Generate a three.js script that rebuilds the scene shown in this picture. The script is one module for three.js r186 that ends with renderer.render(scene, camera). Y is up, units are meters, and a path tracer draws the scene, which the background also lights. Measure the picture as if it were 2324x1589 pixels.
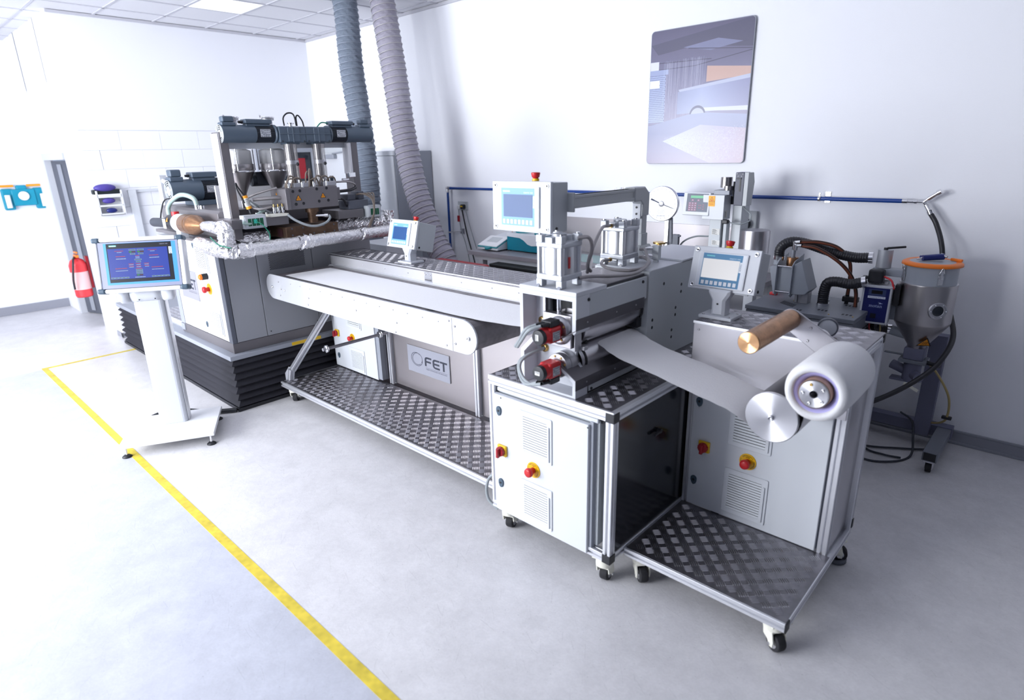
import * as THREE from 'three';
import { RoundedBoxGeometry } from 'three/addons/geometries/RoundedBoxGeometry.js';
import { mergeGeometries } from 'three/addons/utils/BufferGeometryUtils.js';
import { RectAreaLightUniformsLib } from 'three/addons/lights/RectAreaLightUniformsLib.js';

// ---------------------------------------------------------------- camera, light, exposure
const scene = new THREE.Scene();
const camera = new THREE.PerspectiveCamera(60.163, 2324 / 1589, 0.05, 60);
camera.rotation.order = 'YXZ';
camera.position.set(0, 2, 0);
camera.rotation.set(-0.315247, 0.758801, -0.0250653);
camera.updateMatrixWorld();
camera.focus = 4.1;
camera.userData.fStop = 1.6;
const renderer = new THREE.WebGLRenderer({ antialias: true });
renderer.toneMapping = THREE.LinearToneMapping;
renderer.toneMappingExposure = 0.69;
renderer.shadowMap.enabled = true;
RectAreaLightUniformsLib.init();
scene.background = new THREE.Color(0.55, 0.65, 0.85);
const PANEL_POWER = 4.5, WINDOW_POWER = 33;
const CEIL = 3.55, WALL_Z = -4.86, LEFT_X = -8.4;

// ---------------------------------------------------------------- random, noise, textures
let seed = 7;
const rnd = () => { seed = (seed * 1664525 + 1013904223) >>> 0; return seed / 4294967296; };
const rr = (a, b) => a + (b - a) * rnd();
function noiseGrid(n, cells, s) {           // tileable value noise on an n x n grid
  let q = s >>> 0; const g = [];
  for (let i = 0; i < cells * cells; i++) { q = (q * 1664525 + 1013904223) >>> 0; g.push(q / 4294967296); }
  const out = new Float32Array(n * n), sm = (t) => t * t * (3 - 2 * t);
  for (let y = 0; y < n; y++) for (let x = 0; x < n; x++) {
    const fx = x / n * cells, fy = y / n * cells, ix = Math.floor(fx), iy = Math.floor(fy), tx = sm(fx - ix), ty = sm(fy - iy);
    const G = (a, b) => g[(b % cells) * cells + (a % cells)];
    out[y * n + x] = (G(ix, iy) * (1 - tx) + G(ix + 1, iy) * tx) * (1 - ty) + (G(ix, iy + 1) * (1 - tx) + G(ix + 1, iy + 1) * tx) * ty;
  }
  return out;
}
function dataTex(n, f, srgb, rx = 1, ry = rx) {
  const d = new Uint8Array(n * n * 4);
  for (let i = 0; i < n * n; i++) { const c = f(i % n, Math.floor(i / n), i); for (let k = 0; k < 3; k++) d[i * 4 + k] = Math.max(0, Math.min(255, c[k] * 255)); d[i * 4 + 3] = 255; }
  const t = new THREE.DataTexture(d, n, n); t.wrapS = t.wrapT = THREE.RepeatWrapping; t.magFilter = THREE.LinearFilter; t.minFilter = THREE.LinearMipmapLinearFilter; t.generateMipmaps = true;
  if (srgb) t.colorSpace = THREE.SRGBColorSpace; t.repeat.set(rx, ry); t.needsUpdate = true; return t;
}
function canvasTex(w, h, draw) {
  const c = document.createElement('canvas'); c.width = w; c.height = h; draw(c.getContext('2d'), w, h);
  const t = new THREE.CanvasTexture(c); t.colorSpace = THREE.SRGBColorSpace; t.anisotropy = 8; return t;
}
const N512a = noiseGrid(512, 8, 11), N512b = noiseGrid(512, 40, 12), N512c = noiseGrid(512, 170, 13), N1k = noiseGrid(1024, 330, 14), N1b = noiseGrid(1024, 24, 15), N1c = noiseGrid(1024, 90, 16);
// painted concrete: mottling, pinholes and short scuffs
const specks = new Float32Array(1024 * 1024);
for (let k = 0; k < 900; k++) { const x = Math.floor(rnd() * 1024), y = Math.floor(rnd() * 1024), a = rr(0.05, 0.3); specks[y * 1024 + x] = a; if (rnd() < 0.4) specks[y * 1024 + (x + 1) % 1024] = a * 0.7; if (rnd() < 0.2) specks[((y + 1) % 1024) * 1024 + x] = a * 0.8; }
const scuff = new Float32Array(1024 * 1024);
for (let k = 0; k < 420; k++) { let x = rnd() * 1024, y = rnd() * 1024; const a = rr(-0.5, 0.5) + 0.5, L = rr(8, 46), s = rr(0.02, 0.08); for (let j = 0; j < L; j++) { x += Math.cos(a); y += Math.sin(a) + rr(-0.3, 0.3); scuff[((y | 0) & 1023) * 1024 + ((x | 0) & 1023)] = s; } }
const floorTex = dataTex(1024, (x, y, i) => { const v = 0.955 + (N1b[i] - 0.5) * 0.045 + (N1c[i] - 0.5) * 0.03 + (N1k[i] - 0.5) * 0.03 - specks[i] * 0.8 - scuff[i] * 0.9; return [v, v * 0.998, v]; }, true, 1 / 2.2);
const floorBump = dataTex(1024, (x, y, i) => { const v = 0.5 + (N1c[i] - 0.5) * 0.35 + (N1k[i] - 0.5) * 0.25 - specks[i] * 1.2 + scuff[i] * 3; return [v, v, v]; }, false, 1 / 2.2);
const brushH = dataTex(512, (x, y) => { const v = 0.5 + (N512c[y * 512 + ((x >> 4) & 511)] - 0.5) * 0.5 + (N512b[((y * 7) & 511) * 512 + ((x >> 5) & 511)] - 0.5) * 0.35; return [v, v, v]; }, false, 2, 2);
const patchTex = dataTex(512, (x, y, i) => { const v = 0.86 + (N512a[i] - 0.5) * 0.16 + (N512b[i] - 0.5) * 0.1; return [v, v, v]; }, true, 1.3);
const foilBump = dataTex(512, (x, y, i) => { const v = 0.5 + Math.abs(N512b[i] - 0.5) * 0.9 + Math.abs(N512c[i] - 0.5) * 0.6; return [v, v, v]; }, false, 3.2);
const fuzzBump = dataTex(512, (x, y, i) => { const v = N512c[i] * 0.6 + N512b[i] * 0.4; return [v, v, v]; }, false, 5);
const orangePeel = dataTex(512, (x, y, i) => { const v = 0.5 + (N512b[i] - 0.5) * 0.4 + (N512c[i] - 0.5) * 0.4; return [v, v, v]; }, false, 4);

// ---------------------------------------------------------------- materials
const std = (r, g, b, rough, metal = 0, o = {}) => new THREE.MeshStandardMaterial({ color: new THREE.Color().setRGB(r, g, b), roughness: rough, metalness: metal, ...o });
const phy = (r, g, b, rough, metal = 0, o = {}) => new THREE.MeshPhysicalMaterial({ color: new THREE.Color().setRGB(r, g, b), roughness: rough, metalness: metal, ...o });
const M = {
  wall: std(0.86, 0.87, 0.92, 0.9, 0, { bumpMap: orangePeel, bumpScale: 0.0004 }),
  ceil: std(0.72, 0.72, 0.76, 0.95), grid: std(0.55, 0.55, 0.6, 0.6),
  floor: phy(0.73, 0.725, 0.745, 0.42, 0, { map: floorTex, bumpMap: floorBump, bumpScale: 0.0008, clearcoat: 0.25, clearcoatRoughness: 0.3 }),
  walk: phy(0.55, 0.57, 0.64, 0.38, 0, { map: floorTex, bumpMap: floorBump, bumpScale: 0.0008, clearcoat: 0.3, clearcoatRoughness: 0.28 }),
  yellowPaint: std(0.95, 0.74, 0.07, 0.55, 0, { map: patchTex }),
  skirting: std(0.30, 0.31, 0.36, 0.5),
  white: std(0.64, 0.665, 0.71, 0.42, 0, { bumpMap: orangePeel, bumpScale: 0.0001 }),
  whiteGloss: std(0.76, 0.77, 0.80, 0.3),
  slat: std(0.66, 0.685, 0.73, 0.45),
  greyPaint: std(0.50, 0.53, 0.56, 0.42, 0, { bumpMap: orangePeel, bumpScale: 0.00015 }),
  midGrey: std(0.30, 0.32, 0.37, 0.45), darkGrey: std(0.10, 0.11, 0.14, 0.45),
  frameGrey: std(0.60, 0.62, 0.67, 0.45, 0, { bumpMap: orangePeel, bumpScale: 0.00012 }),
  extGrey: std(0.30, 0.31, 0.34, 0.5), extSide: std(0.74, 0.74, 0.78, 0.5), headGrey: std(0.17, 0.16, 0.172, 0.42, 0.3),
  darkSteel: std(0.16, 0.155, 0.17, 0.4, 0.8), casting: std(0.50, 0.52, 0.56, 0.42, 0.55), barrel: std(0.66, 0.67, 0.70, 0.36, 0.85), midPaint: std(0.44, 0.46, 0.48, 0.42),
  steelDull: std(0.40, 0.39, 0.42, 0.4, 1, { bumpMap: brushH, bumpScale: 0.00005 }), splash: std(0.42, 0.40, 0.42, 0.5, 1, { bumpMap: brushH, bumpScale: 0.00005 }),
  windowDark: std(0.05, 0.012, 0.015, 0.4), card: std(0.42, 0.27, 0.2, 0.7), teal3: std(0.0, 0.17, 0.25, 0.4), navyInk: std(0.03, 0.04, 0.09, 0.4), chromeDark: std(0.55, 0.52, 0.5, 0.2, 1), blueBlack: std(0.045, 0.05, 0.085, 0.45), cableDark: std(0.03, 0.035, 0.05, 0.5),
  aluW: std(0.54, 0.55, 0.585, 0.45, 0.2), rail: std(0.50, 0.50, 0.53, 0.5, 0.5), panelSteel: std(0.46, 0.43, 0.44, 0.4, 1),
  alu: std(0.74, 0.75, 0.78, 0.36, 1, { roughnessMap: brushH }), aluPlain: std(0.80, 0.81, 0.84, 0.34, 0.9),
  profile: std(0.72, 0.73, 0.77, 0.38, 0.75), steel: std(0.60, 0.59, 0.62, 0.30, 1, { bumpMap: brushH, bumpScale: 0.00006 }),
  satin: std(0.46, 0.46, 0.49, 0.42, 1, { bumpMap: brushH, bumpScale: 0.00005 }), chrome: std(0.8, 0.8, 0.82, 0.12, 1),
  tread: std(0.34, 0.33, 0.36, 0.42, 1, { map: patchTex }), treadBar: std(0.50, 0.49, 0.52, 0.33, 1),
  turned: std(0.50, 0.50, 0.53, 0.28, 1),
  black: std(0.012, 0.013, 0.018, 0.45), blackGloss: std(0.008, 0.009, 0.014, 0.16), rubber: std(0.02, 0.02, 0.024, 0.75), slot: std(0.015, 0.016, 0.02, 0.7),
  motor: std(0.075, 0.105, 0.145, 0.42), motorDark: std(0.03, 0.036, 0.05, 0.5),
  red: std(0.55, 0.015, 0.02, 0.35), redDark: std(0.34, 0.008, 0.018, 0.4), yellow: std(0.80, 0.50, 0.01, 0.4), orange: std(0.86, 0.20, 0.015, 0.4), amber: std(0.85, 0.33, 0.02, 0.35),
  blueLock: std(0.055, 0.09, 0.13, 0.45), navy: std(0.012, 0.022, 0.16, 0.3), bluePipe: std(0.005, 0.045, 0.25, 0.3),
  teal: std(0.0, 0.20, 0.24, 0.4), cyan: std(0.0, 0.28, 0.42, 0.5), violet: std(0.07, 0.05, 0.30, 0.5), crate: std(0.006, 0.012, 0.014, 0.6),
  copper: std(0.52, 0.28, 0.15, 0.36, 1, { map: patchTex, bumpMap: brushH, bumpScale: 0.00006 }), copperEnd: std(0.74, 0.43, 0.22, 0.22, 1), copperOld: std(0.20, 0.125, 0.085, 0.5, 0.85, { map: patchTex }), brass: std(0.55, 0.36, 0.12, 0.3, 1),
  fibre: phy(0.92, 0.92, 0.94, 0.95, 0, { bumpMap: fuzzBump, bumpScale: 0.0009, sheen: 0.4, sheenRoughness: 0.7 }), fibreEdge: std(0.84, 0.84, 0.90, 1, 0, { bumpMap: fuzzBump, bumpScale: 0.004 }),
  core: std(0.42, 0.40, 0.72, 0.9), belt: std(0.27, 0.25, 0.27, 0.6, 0, { map: patchTex, bumpMap: fuzzBump, bumpScale: 0.0006 }), dark: std(0.035, 0.035, 0.045, 0.55),
  drum: std(0.02, 0.018, 0.028, 0.6),
  foil: std(0.80, 0.79, 0.81, 0.2, 1, { bumpMap: foilBump, bumpScale: 0.003 }),
  bellows: std(0.012, 0.012, 0.02, 0.72, 0, { bumpMap: fuzzBump, bumpScale: 0.0006 }),
  ductA: std(0.27, 0.32, 0.40, 0.4, 0.25, { bumpMap: fuzzBump, bumpScale: 0.006 }), ductB: std(0.40, 0.38, 0.46, 0.42, 0.1, { bumpMap: fuzzBump, bumpScale: 0.004 }), ductWireA: std(0.30, 0.34, 0.42, 0.4, 0.2), ductWire: std(0.50, 0.49, 0.50, 0.45, 0.3),
  hose: std(0.016, 0.016, 0.022, 0.42), braid: std(0.36, 0.34, 0.35, 0.38, 0.8, { bumpMap: fuzzBump, bumpScale: 0.0006 }), cable: std(0.30, 0.33, 0.35, 0.5), cableMint: std(0.36, 0.48, 0.45, 0.5), cableGreen: std(0.0, 0.22, 0.13, 0.5), cableTan: std(0.20, 0.16, 0.13, 0.45), hoseBrown: std(1, 1, 1, 0.4, 0, { map: canvasTex(16, 64, (g) => { g.fillStyle = '#7c4431'; g.fillRect(0, 0, 16, 64); g.fillStyle = '#15100f'; for (const y of [4, 25, 46]) g.fillRect(0, y, 16, 8); }) }), cableOrange: std(0.60, 0.17, 0.06, 0.5), tubeYellow: std(0.42, 0.33, 0.14, 0.4),
  glass: std(0.95, 0.96, 1, 0.04, 0, { transparent: true, opacity: 0.06, side: THREE.DoubleSide }), pellets: std(0.94, 0.94, 0.95, 0.8, 0, { bumpMap: fuzzBump, bumpScale: 0.004 }),
  darkGlass: phy(0.02, 0.025, 0.035, 0.06), paper: std(0.86, 0.86, 0.84, 0.8), green: std(0.005, 0.10, 0.045, 0.35), lcd: std(0.24, 0.50, 0.26, 0.4),
  coral: std(0.70, 0.04, 0.05, 0.4), hopperSteel: std(0.46, 0.44, 0.45, 0.34, 1, { bumpMap: brushH, bumpScale: 0.00005 }), hopperGrey: std(0.36, 0.39, 0.44, 0.42), dryer: std(0.17, 0.185, 0.22, 0.42), standGrey: std(0.15, 0.155, 0.23, 0.5), teal2: std(0.32, 0.46, 0.46, 0.45),
  mesh: std(0.30, 0.29, 0.32, 0.4, 0.8), cream: std(0.80, 0.79, 0.70, 0.7), table: std(0.26, 0.25, 0.28, 0.35),
};
const printed = (tex, rough = 0.5, metal = 0, o = {}) => new THREE.MeshStandardMaterial({ map: tex, roughness: rough, metalness: metal, ...o });

// ---------------------------------------------------------------- geometry helpers (all in world metres)
const V = (x, y, z) => new THREE.Vector3(x, y, z), Y = V(0, 1, 0);
function fin(g) { let h = g.index ? g.toNonIndexed() : g; for (const k of Object.keys(h.attributes)) if (!['position', 'normal', 'uv'].includes(k)) h.deleteAttribute(k); if (!h.attributes.uv) metric(h); h.morphAttributes = {}; h.clearGroups(); return h; }
function metric(h) {                        // uv in metres from the side each face looks to
  const p = h.attributes.position, n = h.attributes.normal, uv = new Float32Array(p.count * 2);
  for (let i = 0; i < p.count; i++) { const ax = Math.abs(n.getX(i)), ay = Math.abs(n.getY(i)), az = Math.abs(n.getZ(i)); let a, b; if (ay >= ax && ay >= az) { a = p.getX(i); b = p.getZ(i); } else if (ax >= az) { a = p.getZ(i); b = p.getY(i); } else { a = p.getX(i); b = p.getY(i); } uv[i * 2] = a; uv[i * 2 + 1] = b; }
  h.setAttribute('uv', new THREE.BufferAttribute(uv, 2)); return h;
}
const mm = (g) => metric(fin(g));
function B(x0, x1, y0, y1, z0, z1, r = 0.003) {
  const w = Math.abs(x1 - x0), h = Math.abs(y1 - y0), d = Math.abs(z1 - z0), q = Math.min(r, w * 0.45, h * 0.45, d * 0.45);
  const g = q > 0.0004 ? new RoundedBoxGeometry(w, h, d, q > 0.008 ? 3 : 1, q) : new THREE.BoxGeometry(w, h, d);
  g.translate((x0 + x1) / 2, (y0 + y1) / 2, (z0 + z1) / 2); return mm(g);
}
const C = (x, y, z, w, h, d, r) => B(x - w / 2, x + w / 2, y - h / 2, y + h / 2, z - d / 2, z + d / 2, r);
const along = (d) => new THREE.Quaternion().setFromUnitVectors(Y, d.clone().normalize());
function cyl(a, b, r0, r1 = r0, seg = 24, open = false) {
  const A = V(...a), Bv = V(...b), d = Bv.clone().sub(A), L = d.length(), g = new THREE.CylinderGeometry(r1, r0, L, seg, 1, open);
  g.applyQuaternion(along(d)); g.translate(...A.add(Bv).multiplyScalar(0.5).toArray()); return fin(g);
}
function lathe(prof, o, d = [0, 1, 0], seg = 32) { const g = new THREE.LatheGeometry(prof.map((p) => new THREE.Vector2(p[0], p[1])), seg); g.applyQuaternion(along(V(...d))); g.translate(...o); return fin(g); }
const curve = (pts, t = 0.5) => new THREE.CatmullRomCurve3(pts.map((p) => V(...p)), false, 'catmullrom', t);
function tube(pts, r, n = 40, seg = 10) { const c = curve(pts); return fin(new THREE.TubeGeometry(c, n, r, seg)); }
function ball(x, y, z, r, sx = 1, sy = 1, sz = 1) { const g = new THREE.SphereGeometry(r, 16, 10); g.scale(sx, sy, sz); g.translate(x, y, z); return fin(g); }
function ribTube(pts, r, pitch, ridge, seg = 20, wob = 0, cap = false) {   // hose with rings; wob = crumple
  const c = curve(pts), L = c.getLength(), n = Math.max(8, Math.round(L / pitch * 4)), fr = c.computeFrenetFrames(n), pos = [], uv = [], idx = [];
  for (let i = 0; i <= n; i++) {
    const p = c.getPointAt(i / n), k = i % 4, rad = r + (k === 0 ? ridge : k === 2 ? -ridge * 0.6 : -ridge * 0.2);
    for (let j = 0; j <= seg; j++) { const a = j / seg * Math.PI * 2, jj = j % seg, w = wob ? wob * (Math.sin(i * 1.7 + jj * 2.3) + Math.sin(i * 0.6 - jj * 3.1 + Math.sin(jj * 5 + i))) * (k === 0 ? 0.15 : 1) : 0; const v = fr.normals[i].clone().multiplyScalar(Math.cos(a)).addScaledVector(fr.binormals[i], Math.sin(a)).multiplyScalar(rad + w).add(p); pos.push(v.x, v.y, v.z); uv.push(j / seg * r * 6, i / n * L); }
  }
  for (let i = 0; i < n; i++) for (let j = 0; j < seg; j++) { const a = i * (seg + 1) + j, b = a + seg + 1; idx.push(a, a + 1, b, b, a + 1, b + 1); }
  const g = new THREE.BufferGeometry(); g.setAttribute('position', new THREE.Float32BufferAttribute(pos, 3)); g.setAttribute('uv', new THREE.Float32BufferAttribute(uv, 2)); g.setIndex(idx); g.computeVertexNormals(); return fin(g);
}
function crumple(pts, rad, amp, n = 160, seg = 28) {           // wrapped foil: radius list along the run, creased
  const c = curve(pts, 0.15), L = c.getLength(), fr = c.computeFrenetFrames(n), pos = [], uv = [], idx = [];
  const h = (a, b) => { const s = Math.sin(a * 12.9898 + b * 78.233) * 43758.5453; return s - Math.floor(s); };
  for (let i = 0; i <= n; i++) { const t = i / n, p = c.getPointAt(t), R = typeof rad === 'function' ? rad(t) : rad; for (let j = 0; j <= seg; j++) { const jj = j % seg, a = j / seg * Math.PI * 2, cr = R * (1 + amp * ((h(i >> 1, jj >> 1) - 0.5) * 1.1 + (h(i, jj) - 0.5) * 0.7)), v = fr.normals[i].clone().multiplyScalar(Math.cos(a)).addScaledVector(fr.binormals[i], Math.sin(a)).multiplyScalar(cr).add(p); pos.push(v.x, v.y, v.z); uv.push(j / seg * 0.4, t * L); } }
  for (let i = 0; i < n; i++) for (let j = 0; j < seg; j++) { const a = i * (seg + 1) + j, b = a + seg + 1; idx.push(a, a + 1, b, b, a + 1, b + 1); }
  const g = new THREE.BufferGeometry(); g.setAttribute('position', new THREE.Float32BufferAttribute(pos, 3)); g.setAttribute('uv', new THREE.Float32BufferAttribute(uv, 2)); g.setIndex(idx); const f = g.toNonIndexed(); f.computeVertexNormals(); return fin(f);
}
function extr(pts, axis, a, b, bev = 0.0015, holes) {   // outline extruded along an axis: 'z' outline (x,y); 'x' outline (z,y); 'y' outline (x,z)
  const s = new THREE.Shape(pts.map((p) => new THREE.Vector2(p[0], p[1]))); if (holes) for (const h of holes) s.holes.push(new THREE.Path(h.map((p) => new THREE.Vector2(p[0], p[1]))));
  const lo = Math.min(a, b), d = Math.abs(b - a), g = new THREE.ExtrudeGeometry(s, { depth: Math.max(0.0005, d - 2 * bev), bevelEnabled: bev > 0, bevelThickness: bev, bevelSize: bev, bevelOffset: -bev, bevelSegments: 1, curveSegments: 12 });
  g.translate(0, 0, lo + bev);
  if (axis === 'x') { const m = new THREE.Matrix4().set(0, 0, 1, 0, 0, 1, 0, 0, 1, 0, 0, 0, 0, 0, 0, 1); g.applyMatrix4(m); flip(g); }
  if (axis === 'y') { const m = new THREE.Matrix4().set(1, 0, 0, 0, 0, 0, 1, 0, 0, 1, 0, 0, 0, 0, 0, 1); g.applyMatrix4(m); flip(g); }
  return mm(g);
}
function flip(g) { const p = g.attributes.position, n = g.index ? null : p.count; if (n === null) return g; for (const k of ['position', 'normal', 'uv']) { const a = g.attributes[k]; for (let i = 0; i < n; i += 3) for (let c = 0; c < a.itemSize; c++) { const t = a.array[(i + 1) * a.itemSize + c]; a.array[(i + 1) * a.itemSize + c] = a.array[(i + 2) * a.itemSize + c]; a.array[(i + 2) * a.itemSize + c] = t; } } g.computeVertexNormals(); return g; }
const circ = (cx, cy, r, n = 24, a0 = 0, a1 = Math.PI * 2) => Array.from({ length: n }, (_, i) => { const a = a0 + (a1 - a0) * i / (a1 - a0 >= 6.28 ? n : n - 1); return [cx + r * Math.cos(a), cy + r * Math.sin(a)]; });
const rrect = (x0, x1, y0, y1, r, n = 5) => [...circ(x1 - r, y1 - r, r, n, 0, Math.PI / 2), ...circ(x0 + r, y1 - r, r, n, Math.PI / 2, Math.PI), ...circ(x0 + r, y0 + r, r, n, Math.PI, 1.5 * Math.PI), ...circ(x1 - r, y0 + r, r, n, 1.5 * Math.PI, 2 * Math.PI)];
function prof(a, b, s = 0.04) {             // slotted aluminium extrusion between two points
  const h = s / 2, w = s * 0.1, w2 = s * 0.2, d = s * 0.06, e = s * 0.24, q = [];
  for (let k = 0; k < 4; k++) { const c = [1, 0, -1, 0][k], sn = [0, 1, 0, -1][k]; for (const [x, y] of [[h, -h + 0.002], [h, -w2 * 0.75], [h - d, -w2 * 0.75], [h - d, -w2], [h - e, -w], [h - e, w], [h - d, w2], [h - d, w2 * 0.75], [h, w2 * 0.75], [h, h - 0.002]]) q.push([x * c - y * sn, x * sn + y * c]); }
  const A = V(...a), D = V(...b).sub(A), L = D.length(); D.normalize();
  const g = new THREE.ExtrudeGeometry(new THREE.Shape(q.map((p) => new THREE.Vector2(...p))), { depth: L, bevelEnabled: false });
  const up = Math.abs(D.y) > 0.9 ? V(0, 0, 1) : V(0, 1, 0), X = up.clone().cross(D).normalize(), U = D.clone().cross(X); g.applyMatrix4(new THREE.Matrix4().makeBasis(X, U, D).setPosition(A)); return mm(g);
}
const xf = (g, m) => { g = fin(g); g.applyMatrix4(m); return g; };
function tread(x0, x1, z0, z1, y, pitch = 0.05) {       // five-bar relief standing on a plate
  const pos = [], hl = pitch * 0.44, hw = pitch * 0.064, h = 0.0022, nx = Math.floor((x1 - x0) / pitch), nz = Math.floor((z1 - z0) / pitch), ox = (x1 - x0 - nx * pitch) / 2, oz = (z1 - z0 - nz * pitch) / 2;
  for (let i = 0; i < nx; i++) for (let k = 0; k < nz; k++) for (let b = 0; b < 5; b++) {
    const cx = x0 + ox + (i + 0.5) * pitch, cz = z0 + oz + (k + 0.5) * pitch, an = ((i + k) % 2 ? 1 : -1) * Math.PI / 4 , ca = Math.cos(an), sa = Math.sin(an), off = (b - 2) * pitch * 0.185, l = hl * (1 - 0.05 * Math.abs(b - 2));
    const P = (u, v, e) => [cx + u * ca - (v + off) * sa, y + e, cz + u * sa + (v + off) * ca];
    const ring = [P(l, 0, 0), P(l * 0.55, hw, 0), P(-l * 0.55, hw, 0), P(-l, 0, 0), P(-l * 0.55, -hw, 0), P(l * 0.55, -hw, 0)], t1 = P(l * 0.5, 0, h), t2 = P(-l * 0.5, 0, h);
    for (const [a, c, d] of [[ring[1], ring[0], t1], [ring[0], ring[5], t1], [ring[2], ring[1], t1], [ring[2], t1, t2], [ring[3], ring[2], t2], [ring[4], ring[3], t2], [ring[5], ring[4], t2], [ring[5], t2, t1]]) pos.push(...a, ...c, ...d);
  }
  const g = new THREE.BufferGeometry(); g.setAttribute('position', new THREE.Float32BufferAttribute(pos, 3)); g.computeVertexNormals(); return mm(g);
}
function face(w, h, c, n = [0, 0, 1], up = [0, 1, 0], t = 0.0012) {   // thin printed plate with 0..1 uv on its front
  const N = V(...n).normalize(), X = V(...up).cross(N).normalize(), U = N.clone().cross(X), g = new THREE.BoxGeometry(w, h, t); g.applyMatrix4(new THREE.Matrix4().makeBasis(X, U, N).setPosition(...c)); return fin(g);
}

function turnedFace(r0, r1, y, rings) {                 // lathe-turned face: fine concentric grooves
  const q = [], n = rings * 4; for (let i = 0; i <= n; i++) q.push([r0 + (r1 - r0) * i / n, y + 0.00024 * Math.sin(i * Math.PI / 2)]); return q;
}
// ---------------------------------------------------------------- scene bookkeeping
const used = {}, home = new Map();
const numbered = (n) => { used[n] = (used[n] || 0) + 1; return used[n] === 1 ? n : n + '_' + String(used[n] - 1).padStart(3, '0'); };
function shade(o) { o.castShadow = true; o.receiveShadow = true; return o; }
function thing(name, label, category, base, group, parent = scene) {
  const o = new THREE.Group(); o.name = numbered(name); o.position.set(...base); o.userData = { label, category }; if (group) o.userData.group = group; scene.add(o); home.set(o, V(...base)); return o;
}
function part(t, name, geos, mat, label, kind) {
  geos = (Array.isArray(geos) ? geos : [geos]).map(fin); const g = geos.length > 1 ? mergeGeometries(geos, false) : geos[0].clone(), b = home.get(t); g.translate(-b.x, -b.y, -b.z);
  const m = shade(new THREE.Mesh(g, mat)); m.name = name; if (label) m.userData.label = label; if (kind) m.userData.kind = kind; t.add(m); home.set(m, b); return m;
}
function solo(name, label, category, base, geos, mat, group) {       // a thing that is one mesh
  geos = (Array.isArray(geos) ? geos : [geos]).map(fin); const g = geos.length > 1 ? mergeGeometries(geos, false) : geos[0].clone(); g.translate(-base[0], -base[1], -base[2]);
  const m = shade(new THREE.Mesh(g, mat)); m.name = numbered(name); m.position.set(...base); m.userData = { label, category }; if (group) m.userData.group = group; scene.add(m); home.set(m, V(...base)); return m;
}
function struct(name, geos, mat) { geos = (Array.isArray(geos) ? geos : [geos]).map(fin); const m = shade(new THREE.Mesh(geos.length > 1 ? mergeGeometries(geos, false) : geos[0].clone(), mat)); m.name = name; m.userData.kind = 'structure'; scene.add(m); home.set(m, V(0, 0, 0)); return m; }
function piece(t, name, geo, mat, p, q) { const m = shade(new THREE.Mesh(geo, mat)), b = home.get(t); m.name = name; m.position.set(p[0] - b.x, p[1] - b.y, p[2] - b.z); if (q) m.quaternion.copy(q); t.add(m); home.set(m, b); return m; }
const Q = (d) => along(V(...d));
const boltGeo = mergeGeometries([lathe([[0, 0], [0.0065, 0], [0.0065, 0.003], [0.0052, 0.005], [0.003, 0.005], [0.0025, 0.0025], [0, 0.0025]], [0, 0, 0], [0, 1, 0], 14)]);
const bolt = (t, p, d = [0, 0, 1], s = 1, mat = M.chrome) => { const m = piece(t, 'bolt', boltGeo, mat, p, Q(d)); m.scale.setScalar(s); return m; };
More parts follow.
